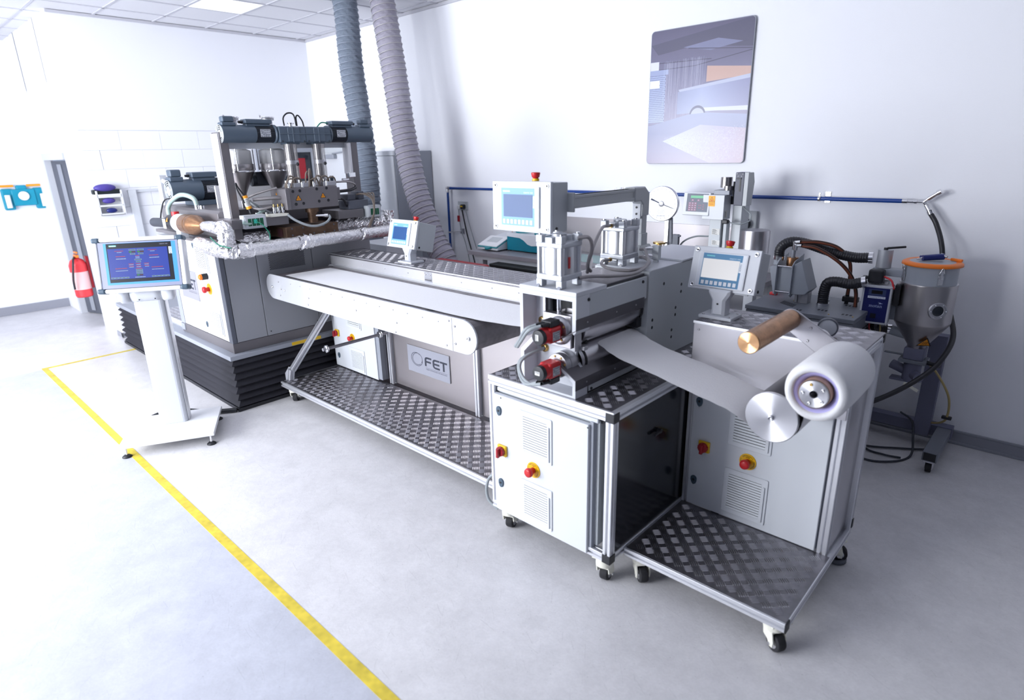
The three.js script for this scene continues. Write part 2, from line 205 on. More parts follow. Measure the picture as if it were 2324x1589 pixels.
// ---------------------------------------------------------------- the room
{
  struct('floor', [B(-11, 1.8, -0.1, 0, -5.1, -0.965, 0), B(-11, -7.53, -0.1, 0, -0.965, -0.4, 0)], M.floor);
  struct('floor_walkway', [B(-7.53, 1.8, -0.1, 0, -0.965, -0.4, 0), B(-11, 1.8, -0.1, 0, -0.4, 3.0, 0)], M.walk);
  const tapeM = M.yellowPaint;
  const t = thing('floor_marking', 'yellow painted line on the floor that turns a corner behind the control console', 'floor line', [-4.6, 0, -0.97]);
  part(t, 'line', B(-7.53, 1.7, 0.0002, 0.0016, -0.99, -0.94, 0), tapeM); part(t, 'line', B(-7.58, -7.53, 0.0002, 0.0016, -4.0, -0.94, 0), tapeM);
  solo('floor_marking', 'short end of a second yellow line in the bottom left corner of the floor', 'floor line', [-2.9, 0, 0.28], B(-6.5, 1.0, 0.0002, 0.0016, 0.10, 0.15, 0), tapeM);
  // back wall, side walls, front wall with windows, ceiling slab
  struct('wall_back', B(-11, 1.8, 0, CEIL + 0.1, WALL_Z - 0.2, WALL_Z, 0), M.wall);
  struct('wall_right', [B(1.8, 2.0, 0, CEIL + 0.1, -5, 3.1, 0)], M.darkGrey);
  struct('wall_far_left', B(-11.0, -10.8, 0, CEIL + 0.1, -1.98, 3.1, 0), M.wall);
  const wx = [[-7.6, -5.4], [-5.0, -2.8]], y0 = 0.9, y1 = 2.75;
  const fw = [B(-11, 2, 0, y0, 2.8, 3.0, 0), B(-11, 2, y1, CEIL + 0.1, 2.8, 3.0, 0)]; let px = -11; for (const [a, b] of wx) { fw.push(B(px, a, y0, y1, 2.8, 3.0, 0)); px = b; } fw.push(B(px, 2, y0, y1, 2.8, 3.0, 0));
  struct('wall_front', fw, M.midGrey);
  const glow = new THREE.MeshStandardMaterial({ color: 0xffffff, emissive: new THREE.Color(0.92, 0.95, 1), emissiveIntensity: 2.2, roughness: 0.6 });
  wx.forEach(([a, b], i) => {
    const fr = struct('window_' + (i + 1), [B(a, b, y0, y0 + 0.05, 2.78, 2.9), B(a, b, y1 - 0.05, y1, 2.78, 2.9), B(a, a + 0.05, y0, y1, 2.78, 2.9), B(b - 0.05, b, y0, y1, 2.78, 2.9), B((a + b) / 2 - 0.025, (a + b) / 2 + 0.025, y0, y1, 2.78, 2.9)], M.whiteGloss);
    part(fr, 'pane', B(a + 0.05, (a + b) / 2 - 0.025, y0 + 0.05, y1 - 0.05, 2.85, 2.86, 0), glow); part(fr, 'pane', B((a + b) / 2 + 0.025, b - 0.05, y0 + 0.05, y1 - 0.05, 2.85, 2.86, 0), glow);
    const L = new THREE.RectAreaLight(new THREE.Color(0.92, 0.95, 1.0), WINDOW_POWER, b - a - 0.1, y1 - y0 - 0.1); L.position.set((a + b) / 2, (y0 + y1) / 2, 2.76); L.lookAt((a + b) / 2, (y0 + y1) / 2, -3); scene.add(L);
  });
  // left wall: painted blocks below, smooth plaster above, and the reveal that leads to the door
  struct('wall_left_core', [B(LEFT_X - 0.3, LEFT_X - 0.06, 0, CEIL + 0.1, -5.0, -1.945, 0)], M.wall);
  const wl = struct('wall_left', [B(LEFT_X - 0.07, LEFT_X, 2.36, CEIL + 0.1, -4.87, -1.885, 0.003), B(LEFT_X - 0.07, LEFT_X - 0.012, 0, 2.36, -4.87, -1.9, 0)], M.wall);
  const blockGeos = [0, 1, 2].map((i) => { const g = B(-0.03, 0, -0.1062, 0.1062, -0.2192, 0.2192, 0.0025); return g; });
  const half = B(-0.03, 0, -0.1062, 0.1062, -0.1072, 0.1072, 0.0025);
  for (let r = 0; r < 11; r++) { const y = 0.107 + r * 0.214; let z = -1.884; if (r % 2) { piece(wl, 'block', half, M.wall, [LEFT_X + rr(-0.001, 0.001), y, z - 0.107]); z -= 0.22; } for (; z > -4.6; z -= 0.44) piece(wl, 'block', blockGeos[r % 3], M.wall, [LEFT_X + rr(-0.0015, 0.0015), y, z - 0.22]); }
  struct('wall_left_return', [B(LEFT_X - 0.62, LEFT_X - 0.004, 0, CEIL + 0.1, -1.94, -1.88, 0), B(-10.15, LEFT_X - 0.6, 2.13, CEIL + 0.1, -1.96, -1.88, 0), B(-11, -10.12, 0, CEIL + 0.1, -1.96, -1.88, 0)], M.wall);
  struct('wall_behind_door', [B(-11, LEFT_X - 0.2, 0, CEIL, -3.6, -3.5, 0)], M.wall);
  struct('baseboard_right', [B(-8.4, 1.8, 0, 0.085, WALL_Z, WALL_Z + 0.012, 0.003), B(-8.4, 1.8, 0, 0.02, WALL_Z, WALL_Z + 0.022, 0.004), B(-8.4, 1.8, 0.085, 0.1, WALL_Z, WALL_Z + 0.016, 0.004)], M.skirting);
  struct('baseboard_left', [B(-10.8, -10.785, 0, 0.12, -1.88, 2.8, 0.003)], M.skirting);
  struct('baseboard_return', [B(LEFT_X, LEFT_X + 0.012, 0, 0.1, -4.86, -1.88, 0.003)], M.skirting);
  // door frame in the reveal with its grey leaf standing half open
  const d = struct('door_1', [B(-10.14, -10.06, 0, 2.13, -1.962, -1.86), B(-10.059, -9.06, 2.05, 2.13, -1.962, -1.86)], M.frameGrey);
  const leaf = [-10.05, -1.95], an = 0.35; const lm = new THREE.Matrix4().makeRotationY(an).setPosition(-10.05, 0, -1.93);
  part(d, 'door_leaf', xf(B(0, 0.98, 0.01, 2.04, -0.045, 0), lm), M.darkGrey); part(d, 'door_panel', [xf(B(0.12, 0.2, 0.05, 2.0, 0, 0.012), lm), xf(B(0.5, 0.58, 0.05, 2.0, 0, 0.012), lm)], M.midGrey); part(d, 'door_handle', xf(cyl([0.9, 1.02, 0.03], [0.78, 1.02, 0.03], 0.01), lm), M.chrome);
  // ceiling: T bars and lay-in tiles
  const tile = B(-0.291, 0.291, -0.012, 0, -0.291, 0.291, 0.002), px0 = -7.39, pz0 = -2.92;
  const ceil = struct('ceiling', [B(-11, 2, CEIL + 0.035, CEIL + 0.2, -5.0, 3.1, 0), B(-3.79 + 0.0, 2, CEIL, CEIL + 0.04, -4.86, 3.0, 0), B(-11, -3.79, CEIL, CEIL + 0.04, 0.68, 3.0, 0)], M.ceil);
  const bars = []; for (let i = -6; i <= 6; i++) bars.push(B(px0 + i * 0.6 - 0.012, px0 + i * 0.6 + 0.012, CEIL - 0.004, CEIL + 0.03, -4.86, 0.68, 0)); for (let k = -6; k <= 3; k++) bars.push(B(-11, -3.79, CEIL - 0.004, CEIL + 0.03, pz0 - k * 0.6 - 0.012, pz0 - k * 0.6 + 0.012, 0));
  part(ceil, 'ceiling_grid', bars, M.grid);
  part(ceil, 'edge_angle', [B(-8.4, 1.8, CEIL - 0.03, CEIL - 0.003, WALL_Z, WALL_Z + 0.02, 0), B(LEFT_X, LEFT_X + 0.02, CEIL - 0.03, CEIL - 0.003, -4.86, -1.88, 0)], M.grid);
  const lit = new Set(['0,0', '4,0', '0,-4', '4,-4']);
  for (let i = -6; i < 6; i++) for (let k = -6; k < 3; k++) if (!lit.has(i + ',' + k)) piece(ceil, 'ceiling_tile', tile, M.ceil, [px0 + (i + 0.5) * 0.6, CEIL + 0.016 + rr(-0.0012, 0.0012), pz0 - (k + 0.5) * 0.6]);
  const edge = B(-0.291, 0.291, -0.012, 0, -0.055, 0.055, 0.002); for (let i = -6; i < 6; i++) piece(ceil, 'ceiling_tile', edge, M.ceil, [px0 + (i + 0.5) * 0.6, CEIL + 0.016, -4.792]);
  const panelGlow = new THREE.MeshStandardMaterial({ color: 0xffffff, emissive: new THREE.Color(1, 1, 1), emissiveIntensity: 1.6, roughness: 0.5 });
  const spots = [[px0 + 0.3, pz0 - 0.3, 'square ceiling light panel near the corner above the extruder, the only one in the picture'], [px0 + 2.7, pz0 - 0.3, 'square ceiling light panel above the conveyor, outside the picture'], [px0 + 0.3, pz0 + 2.1, 'square ceiling light panel above the walkway on the left'], [px0 + 2.7, pz0 + 2.1, 'square ceiling light panel above the yellow floor line']];
  spots.forEach(([x, z, label], i) => {
    const low = i > 3 ? CEIL - 0.012 : CEIL; const p = thing('ceiling_light', label, 'ceiling light', [x, low, z], 'square ceiling light panels');
    part(p, 'frame', [B(x - 0.293, x + 0.293, low - 0.004, low + 0.01, z - 0.293, z - 0.275), B(x - 0.293, x + 0.293, low - 0.004, low + 0.01, z + 0.275, z + 0.293), B(x - 0.293, x - 0.275, low - 0.004, low + 0.01, z - 0.275, z + 0.275), B(x + 0.275, x + 0.293, low - 0.004, low + 0.01, z - 0.275, z + 0.275)], M.whiteGloss);
    part(p, 'diffuser', B(x - 0.276, x + 0.276, low - 0.001, low + 0.008, z - 0.276, z + 0.276, 0), panelGlow);
    const L = new THREE.RectAreaLight(new THREE.Color(0.96, 0.97, 1), PANEL_POWER, 0.55, 0.55); L.position.set(x, low - 0.012, z); L.lookAt(x, 0, z); scene.add(L);
  });
}
// ---------------------------------------------------------------- wall things
{
  // printed picture of fibre falling on a belt
  const art = canvasTex(768, 920, (g, w, h) => {
    let q = g.createLinearGradient(0, 0, 0, h); q.addColorStop(0, '#6d6a86'); q.addColorStop(0.3, '#7d7a9a'); q.addColorStop(0.55, '#9b98b8'); q.addColorStop(1, '#958fae'); g.fillStyle = q; g.fillRect(0, 0, w, h);
    g.fillStyle = '#62607a'; g.beginPath(); g.moveTo(0, 90); g.lineTo(w, 0); g.lineTo(w, 180); g.lineTo(330, 130); g.lineTo(60, 160); g.fill();
    g.fillStyle = '#8a8db0'; g.beginPath(); g.moveTo(260, 130); g.lineTo(520, 100); g.lineTo(700, 140); g.lineTo(470, 170); g.fill();
    g.strokeStyle = '#4f4d66'; g.lineWidth = 5; g.beginPath(); g.moveTo(300, 140); g.lineTo(w, 190); g.moveTo(0, 215); g.lineTo(480, 225); g.moveTo(0, 262); g.lineTo(360, 258); g.lineTo(w, 200); g.stroke();
    g.fillStyle = '#eef0ff'; g.fillRect(0, 205, 70, 60); g.fillStyle = '#a9b4dc'; g.fillRect(0, 262, 150, 34);
    g.fillStyle = '#b9c6ee'; g.fillRect(0, 296, 130, 330); g.fillStyle = '#5b5f86'; for (let y = 300; y < 640; y += 13) for (let x = (y / 13) % 2 * 6; x < 130; x += 12) { g.beginPath(); g.arc(x, y, 3.4, 0, 7); g.fill(); }
    g.fillStyle = '#ffffff'; g.fillRect(0, 332, 82, 52);
    for (let i = 0; i < 190; i++) { const x = 110 + rnd() * 330, a = rr(0.06, 0.5); g.strokeStyle = 'rgba(225,232,255,' + a + ')'; g.lineWidth = rr(0.6, 2.2); g.beginPath(); g.moveTo(x, 200 + rnd() * 30); g.lineTo(x + rr(-4, 4), 300 + rnd() * 320); g.stroke(); }
    g.fillStyle = '#d8b3a8'; g.beginPath(); g.moveTo(452, 268); g.lineTo(w, 300); g.lineTo(w, 352); g.lineTo(452, 372); g.fill();
    g.fillStyle = '#c9cfe9'; g.beginPath(); g.moveTo(240, 408); g.lineTo(w, 346); g.lineTo(w, 372); g.lineTo(250, 424); g.fill();
    q = g.createLinearGradient(240, 0, w, 0); q.addColorStop(0, '#a3abcf'); q.addColorStop(0.35, '#b9c2e6'); q.addColorStop(1, '#9a9cc2'); g.fillStyle = q; g.beginPath(); g.moveTo(235, 424); g.lineTo(w, 372); g.lineTo(w, 560); g.lineTo(235, 575); g.fill();
    g.fillStyle = '#dfe3f6'; g.beginPath(); g.moveTo(400, 540); g.lineTo(w, 545); g.lineTo(w, 575); g.lineTo(440, 562); g.fill(); g.fillStyle = '#6b6d8e'; g.beginPath(); g.arc(400, 585, 62, Math.PI, 0); g.fill(); g.fillStyle = '#c3c8e2'; g.beginPath(); g.arc(400, 592, 52, Math.PI, 0); g.fill();
    q = g.createLinearGradient(0, 560, 0, h); q.addColorStop(0, '#aab3d6'); q.addColorStop(0.4, '#8d92b8'); q.addColorStop(1, '#a298b4'); g.fillStyle = q; g.beginPath(); g.moveTo(0, 650); g.lineTo(330, 580); g.lineTo(480, 575); g.lineTo(w, 600); g.lineTo(w, h); g.lineTo(0, h); g.fill();
    q = g.createLinearGradient(150, 650, w, h); q.addColorStop(0, '#c7cff2'); q.addColorStop(0.5, '#b3b0d2'); q.addColorStop(1, '#b79fb2'); g.fillStyle = q; g.beginPath(); g.moveTo(130, 760); g.lineTo(430, 655); g.lineTo(w, 690); g.lineTo(w, h); g.lineTo(520, h); g.fill();
    for (let i = 0; i < 5200; i++) { const u = rnd(), v = rnd(), x = 140 + u * 620, y = 665 + v * 230 + (1 - u) * 70 * (1 - v); if (y < 660 || (x - 130) * 0.42 + 760 < y) continue; g.strokeStyle = rnd() < 0.5 ? 'rgba(240,244,255,.4)' : 'rgba(120,120,165,.3)'; g.lineWidth = 1.2; g.beginPath(); g.moveTo(x, y); g.lineTo(x + rr(-7, 7), y + rr(-5, 5)); g.stroke(); }
  });
  const p = thing('wall_picture', 'large frameless print with rounded corners on the back wall, fibre landing on a belt', 'picture', [-2.48, 1.88, WALL_Z]);
  part(p, 'board', extr(rrect(-2.915, -2.052, 1.88, 2.915, 0.03), 'z', WALL_Z + 0.012, WALL_Z + 0.022, 0.001), M.midGrey);
  const s = new THREE.ShapeGeometry(new THREE.Shape(rrect(-2.911, -2.056, 1.884, 2.911, 0.028).map((a) => new THREE.Vector2(...a)))); { const a = s.attributes; for (let i = 0; i < a.position.count; i++) a.uv.setXY(i, (a.position.getX(i) + 2.911) / 0.855, (a.position.getY(i) - 1.884) / 1.027); } s.translate(0, 0, WALL_Z + 0.0228);
  part(p, 'print', s, printed(art, 0.25, 0, { color: new THREE.Color(0.78, 0.78, 0.78) }));
  // compressed air line
  const zp = WALL_Z + 0.055;
  const a = thing('air_pipe', 'blue compressed air pipe running along the back wall and down beside the socket', 'pipe', [-3.2, 1.63, zp]);
  part(a, 'pipe', [cyl([-5.5, 1.628, zp], [-0.93, 1.632, zp], 0.014), cyl([-5.527, 1.6, zp], [-5.53, 0.02, zp], 0.014)], M.bluePipe);
  part(a, 'elbow', [ball(-5.527, 1.628, zp, 0.021), cyl([-5.527, 1.628, zp], [-5.48, 1.628, zp], 0.019), cyl([-5.527, 1.628, zp], [-5.527, 1.58, zp], 0.019)], M.steel);
  for (const x of [-4.6, -3.2, -1.45]) part(a, 'pipe_clip', [lathe([[0.015, -0.008], [0.02, -0.008], [0.02, 0.008], [0.015, 0.008]], [x, 1.631, zp], [1, 0, 0], 16), B(x + 0.02, x + 0.06, 1.60, 1.68, WALL_Z, WALL_Z + 0.006), B(x, x + 0.03, 1.625, 1.637, WALL_Z, zp), B(x - 0.006, x + 0.006, 1.645, 1.675, zp - 0.006, zp + 0.006)], M.chrome);
  part(a, 'pipe_clip', [lathe([[0.015, -0.008], [0.02, -0.008], [0.02, 0.008], [0.015, 0.008]], [-5.529, 1.12, zp], [0, 1, 0], 16), cyl([-5.52, 1.12, zp], [-5.36, 1.14, WALL_Z + 0.01], 0.006), B(-5.39, -5.32, 1.11, 1.17, WALL_Z, WALL_Z + 0.012)], M.steel);
  const y = thing('air_splitter', 'nickel Y shaped air coupling at the right end of the blue pipe', 'coupling', [-0.9, 1.63, zp]);
  part(y, 'body', [cyl([-0.93, 1.632, zp], [-0.9, 1.632, zp], 0.017, 0.017, 12), cyl([-0.9, 1.632, zp], [-0.86, 1.631, zp], 0.012, 0.012, 6), cyl([-0.86, 1.631, zp], [-0.845, 1.631, zp], 0.015, 0.015, 12), cyl([-0.845, 1.631, zp], [-0.80, 1.63, zp], 0.008)], M.chrome);
  part(y, 'outlet', [cyl([-0.81, 1.628, zp], [-0.775, 1.66, zp], 0.010), cyl([-0.785, 1.65, zp], [-0.735, 1.69, zp + 0.01], 0.015, 0.013), cyl([-0.738, 1.688, zp + 0.01], [-0.72, 1.70, zp + 0.012], 0.018)], M.chrome);
  part(y, 'outlet', [cyl([-0.81, 1.632, zp], [-0.785, 1.605, zp], 0.010), cyl([-0.79, 1.61, zp], [-0.765, 1.575, zp + 0.01], 0.015), cyl([-0.765, 1.575, zp + 0.01], [-0.755, 1.555, zp + 0.012], 0.019)], M.chrome);
  solo('air_hose', 'black air hose hanging from the coupling behind the hopper and curving away below', 'hose', [-0.7, 0.9, -4.7], tube([[-0.757, 1.56, zp + 0.012], [-0.71, 1.49, -4.78], [-0.65, 1.36, -4.72], [-0.60, 1.15, -4.66], [-0.52, 0.97, -4.58], [-0.465, 0.85, -4.44], [-0.485, 0.74, -4.29], [-0.54, 0.655, -4.23], [-0.65, 0.545, -4.16], [-0.78, 0.465, -4.03], [-0.92, 0.43, -3.84], [-1.05, 0.42, -3.72]], 0.0155, 90, 12), M.hose);
  // sockets with plugs and leads
  const k = thing('wall_socket', 'white double socket beside the blue pipe with one black and one white plug', 'socket', [-5.33, 1.43, WALL_Z]);
  part(k, 'plate', B(-5.41, -5.245, 1.385, 1.48, WALL_Z, WALL_Z + 0.012, 0.004), M.greyPaint); part(k, 'plug', B(-5.395, -5.345, 1.39, 1.44, WALL_Z + 0.012, WALL_Z + 0.05, 0.012), M.whiteGloss, 'white plug'); part(k, 'plug', B(-5.33, -5.275, 1.395, 1.45, WALL_Z + 0.012, WALL_Z + 0.055, 0.012), M.black, 'black plug'); part(k, 'label', B(-5.322, -5.285, 1.42, 1.435, WALL_Z + 0.055, WALL_Z + 0.057, 0), M.yellow);
  const lead = (label, pts, m, r) => solo('power_lead', label, 'cable', pts[0], tube(pts, r, 40, 8), m, 'leads hanging from the double socket');
  lead('white lead from the left plug, sagging to a small red tag', [[-5.37, 1.39, -4.82], [-5.36, 1.2, -4.83], [-5.27, 0.95, -4.83], [-5.15, 0.6, -4.8], [-5.05, 0.3, -4.8]], M.cable, 0.0045);
  lead('thick black lead from the black plug, running down behind the bench leg', [[-5.3, 1.39, -4.81], [-5.25, 1.1, -4.83], [-5.15, 0.85, -4.82], [-5.06, 0.6, -4.8], [-4.98, 0.3, -4.8]], M.black, 0.008);
  lead('thin white lead to the right of the black one, ending under the bench', [[-5.27, 1.4, -4.83], [-5.19, 1.15, -4.84], [-5.07, 0.88, -4.83], [-4.9, 0.62, -4.8]], M.cable, 0.004);
  solo('cable_tag', 'tiny red tag on the white socket lead', 'tag', [-5.37, 1.28, -4.81], B(-5.39, -5.362, 1.25, 1.32, -4.83, -4.81, 0.004), M.redDark);
  const o = thing('cable_coil', 'coil of orange extension cable hanging at the foot of the blue pipe', 'cable', [-5.42, 0.62, -4.78]);
  for (let i = 0; i < 6; i++) { const c = [], w = 0.055 + i * 0.011, h = 0.15 + i * 0.014; for (let j = 0; j <= 24; j++) { const t = j / 24 * Math.PI * 2; c.push([-5.44 + Math.sin(t) * w, 0.66 - h + Math.cos(t) * h * 1.0 + rr(-0.004, 0.004), -4.795 + i * 0.009]); } part(o, 'loop', tube(c, 0.007, 60, 7), M.cableOrange); }
  const s2 = thing('wall_socket', 'socket with a round black plug on the wall behind the tester column', 'socket', [-1.95, 1.44, WALL_Z]);
  part(s2, 'plate', B(-2.03, -1.9, 1.37, 1.52, WALL_Z, WALL_Z + 0.03, 0.006), M.greyPaint); part(s2, 'plug', cyl([-1.985, 1.42, WALL_Z + 0.03], [-1.985, 1.42, WALL_Z + 0.075], 0.042), M.black);
  // glove dispenser and blue tool holder on the left walls, fire extinguisher
  const gd = thing('glove_dispenser', 'white wall dispenser with openings showing blue and purple gloves', 'dispenser', [LEFT_X, 1.42, -2.07]);
  part(gd, 'housing', [B(LEFT_X, LEFT_X + 0.1, 1.42, 1.43, -2.2, -1.95), B(LEFT_X, LEFT_X + 0.01, 1.42, 1.70, -2.2, -1.95), B(LEFT_X, LEFT_X + 0.1, 1.42, 1.70, -1.96, -1.94), B(LEFT_X, LEFT_X + 0.1, 1.42, 1.70, -2.21, -2.19), B(LEFT_X + 0.09, LEFT_X + 0.1, 1.42, 1.445, -2.2, -1.95), B(LEFT_X + 0.09, LEFT_X + 0.1, 1.52, 1.54, -2.2, -1.95), B(LEFT_X + 0.09, LEFT_X + 0.1, 1.62, 1.66, -2.2, -1.95)], M.whiteGloss);
  part(gd, 'glove_box', [B(LEFT_X + 0.01, LEFT_X + 0.09, 1.66, 1.71, -2.2, -1.92, 0.01)], M.crate); part(gd, 'glove', ball(LEFT_X + 0.07, 1.73, -2.05, 0.06, 0.8, 0.7, 1.9), M.violet); part(gd, 'glove', ball(LEFT_X + 0.08, 1.585, -2.06, 0.035, 0.8, 0.9, 1.9), M.violet); part(gd, 'glove', ball(LEFT_X + 0.08, 1.475, -2.07, 0.032, 0.8, 0.9, 1.8), M.navy);
  solo('wall_trunking', 'white vertical cable trunking on the block wall right of the glove dispenser', 'trunking', [LEFT_X + 0.02, 0.8, -2.33], [B(LEFT_X + 0.002, LEFT_X + 0.05, 0.53, 1.69, -2.37, -2.29), B(LEFT_X + 0.002, LEFT_X + 0.025, 1.66, 1.69, -3.6, -2.29)], M.slat);
  const th = thing('eyewash_holder', 'bright blue first aid holder with white bottles on the far left wall', 'holder', [-10.8, 1.5, -1.68]);
  part(th, 'holder', [B(-10.8, -10.72, 1.47, 1.69, -1.8, -1.53, 0.02), B(-10.8, -10.74, 1.6, 1.74, -1.72, -1.6, 0.02), B(-10.8, -10.74, 1.42, 1.7, -1.9, -1.78, 0.02), B(-10.8, -10.74, 1.42, 1.7, -1.55, -1.43, 0.02)], M.cyan); part(th, 'pad', lathe([[0, 0.02], [0.06, 0.02], [0.06, 0]], [-10.715, 1.60, -1.66], [1, 0, 0], 18), M.paper); part(th, 'bottle', [cyl([-10.7, 1.45, -1.87], [-10.7, 1.62, -1.87], 0.03)], M.paper); part(th, 'bottle', [cyl([-10.7, 1.45, -1.48], [-10.7, 1.62, -1.48], 0.03)], M.paper); part(th, 'strap', [B(-10.76, -10.74, 1.72, 1.75, -1.9, -1.72, 0.005), B(-10.76, -10.74, 1.72, 1.75, -1.58, -1.42, 0.005)], M.amber);
  const ex = thing('fire_extinguisher', 'red fire extinguisher hanging by the door frame', 'fire extinguisher', [-9.1, 0.42, -1.76]), ey = 0.4;
  part(ex, 'cylinder', lathe([[0, 0], [0.085, 0.0], [0.095, 0.02], [0.095, 0.40], [0.07, 0.46], [0.03, 0.485], [0.025, 0.51], [0, 0.51]], [-9.1, ey, -1.76]), M.coral); part(ex, 'label', lathe([[0.0955, 0.1], [0.0958, 0.1], [0.0958, 0.32], [0.0955, 0.32]], [-9.1, ey, -1.76]), std(0.8, 0.5, 0.5, 0.5)); part(ex, 'handle', [B(-9.14, -9.0, ey + 0.5, ey + 0.53, -1.775, -1.745), B(-9.12, -9.0, ey + 0.55, ey + 0.57, -1.77, -1.75)], M.orange); part(ex, 'hose', tube([[-9.08, ey + 0.5, -1.74], [-8.98, ey + 0.46, -1.7], [-8.98, ey + 0.25, -1.66], [-9.0, ey + 0.12, -1.655]], 0.012, 24, 8), M.black); part(ex, 'bracket', B(-9.14, -9.06, ey + 0.1, ey + 0.5, -1.88, -1.85), M.redDark);
  solo('plinth_box', 'white boxed plinth with a grey skirting at the foot of the block wall', 'plinth', [LEFT_X + 0.1, 0, -2.3], [B(LEFT_X + 0.002, LEFT_X + 0.22, 0.06, 0.52, -2.9, -1.86, 0.006)], M.wall);
  solo('plinth_skirting', 'grey skirting strip along the bottom of the white plinth', 'skirting', [LEFT_X + 0.2, 0, -2.3], [B(LEFT_X + 0.18, LEFT_X + 0.226, 0, 0.06, -2.9, -1.855, 0.004), B(LEFT_X + 0.002, LEFT_X + 0.226, 0, 0.06, -1.87, -1.855, 0.004)], M.skirting);
  // internal window and store door in the far corner
  const iw = struct('window_4', [B(LEFT_X, LEFT_X + 0.06, 2.08, 2.2, -4.85, -3.9), B(LEFT_X, LEFT_X + 0.06, 1.1, 2.08, -4.85, -4.72), B(LEFT_X, LEFT_X + 0.06, 1.1, 2.08, -3.98, -3.9), B(LEFT_X, LEFT_X + 0.06, 1.1, 1.16, -4.8, -3.9)], M.midGrey);
  part(iw, 'pane', B(LEFT_X + 0.012, LEFT_X + 0.018, 1.16, 2.08, -4.72, -3.98, 0), M.darkGlass); part(iw, 'notice', B(LEFT_X + 0.02, LEFT_X + 0.022, 1.72, 2.0, -4.62, -4.5, 0), M.redDark); part(iw, 'notice', B(LEFT_X + 0.02, LEFT_X + 0.022, 1.2, 1.45, -4.66, -4.44, 0), M.navy);
  const d2 = struct('door_2', [B(-8.3, -8.22, 0, 2.12, WALL_Z, WALL_Z + 0.06), B(-7.42, -7.36, 0, 2.12, WALL_Z, WALL_Z + 0.06), B(-8.3, -7.36, 2.06, 2.14, WALL_Z, WALL_Z + 0.06)], M.greyPaint);
  part(d2, 'door_leaf', B(-8.22, -7.42, 0.01, 2.06, WALL_Z + 0.004, WALL_Z + 0.04), M.slat); part(d2, 'door_closer', [B(-8.1, -7.85, 1.98, 2.04, WALL_Z + 0.04, WALL_Z + 0.1, 0.01), cyl([-7.9, 2.05, WALL_Z + 0.08], [-7.5, 2.08, WALL_Z + 0.08], 0.01)], M.midGrey); part(d2, 'vision_panel', B(-8.1, -8.0, 1.2, 1.75, WALL_Z + 0.041, WALL_Z + 0.044, 0), M.darkGlass);
  const cb = thing('steel_cupboard', 'tall pale grey steel cupboard in the corner behind the two hanging ducts', 'cupboard', [-6.35, 0, -4.58]);
  part(cb, 'carcass', B(-6.86, -5.84, 0.02, 2.05, WALL_Z + 0.01, -4.32, 0.005), M.midGrey); part(cb, 'door', B(-6.85, -6.36, 0.08, 2.0, -4.318, -4.3, 0.004), M.slat); part(cb, 'door', B(-6.35, -5.85, 0.08, 2.0, -4.318, -4.3, 0.004), M.slat); part(cb, 'top_rail', B(-6.86, -5.84, 2.004, 2.055, -4.322, -4.298, 0.003), M.slat); part(cb, 'handle', B(-6.4, -6.38, 1.0, 1.12, -4.3, -4.28), M.chrome);
  solo('storage_box', 'pale grey carton behind the small conveyor control panel', 'box', [-5.4, 0, -3.8], B(-5.62, -5.13, 0, 1.14, -3.98, -3.6, 0.006), M.slat);
  solo('low_cabinet', 'low grey cabinet by the wall at the foot of the ribbed duct', 'cabinet', [-5.45, 0, -4.6], B(-5.78, -5.56, 0, 0.95, -4.82, -4.4, 0.006), M.midGrey);
  solo('red_case', 'dark red case on the floor behind the conveyor, seen under the small control panel', 'case', [-4.4, 0, -3.75], [B(-4.75, -4.05, 0, 1.0, -4.0, -3.5, 0.02)], M.redDark);
  const duct = (label, pts, r, m, wm, wob) => { const o = thing('extraction_duct', label, 'duct', [pts[4][0], pts[4][1], pts[4][2]], 'ribbed ducts from the ceiling'); part(o, 'sleeve', ribTube(pts, r, 0.062, 0.006, 28, wob), m); const c = curve(pts), L = c.getLength(), turns = L / 0.062, n = Math.round(turns * 14), fr = c.computeFrenetFrames(400), hp = []; for (let i = 0; i <= n; i++) { const u = i / n, p = c.getPointAt(u), k = Math.round(u * 400), a = u * turns * Math.PI * 2; hp.push(p.clone().addScaledVector(fr.normals[k], Math.cos(a) * (r + 0.006)).addScaledVector(fr.binormals[k], Math.sin(a) * (r + 0.006))); } part(o, 'wire_helix', fin(new THREE.TubeGeometry(new THREE.CatmullRomCurve3(hp), n * 2, 0.0042, 5)), wm); };
  duct('dark blue grey ribbed duct hanging straight down from the ceiling, left of two', [[-6.12, 3.7, -4.03], [-6.07, 3.4, -4.02], [-6.04, 2.9, -4.0], [-5.98, 2.4, -4.0], [-5.94, 1.8, -4.0], [-5.95, 1.3, -4.0], [-5.96, 0.9, -4.0], [-5.96, 0.4, -4.0]], 0.12, M.ductA, M.ductWireA, 0.004);
  duct('pale lilac ribbed duct that bends towards the conveyor, right of two', [[-5.72, 3.7, -4.2], [-5.68, 3.5, -4.2], [-5.58, 2.9, -4.2], [-5.48, 2.2, -4.2], [-5.345, 1.65, -4.2], [-5.11, 1.16, -4.2], [-4.94, 0.93, -4.2], [-4.78, 0.6, -4.2], [-4.75, 0.2, -4.2]], 0.124, M.ductB, M.ductWire, 0.003);
}
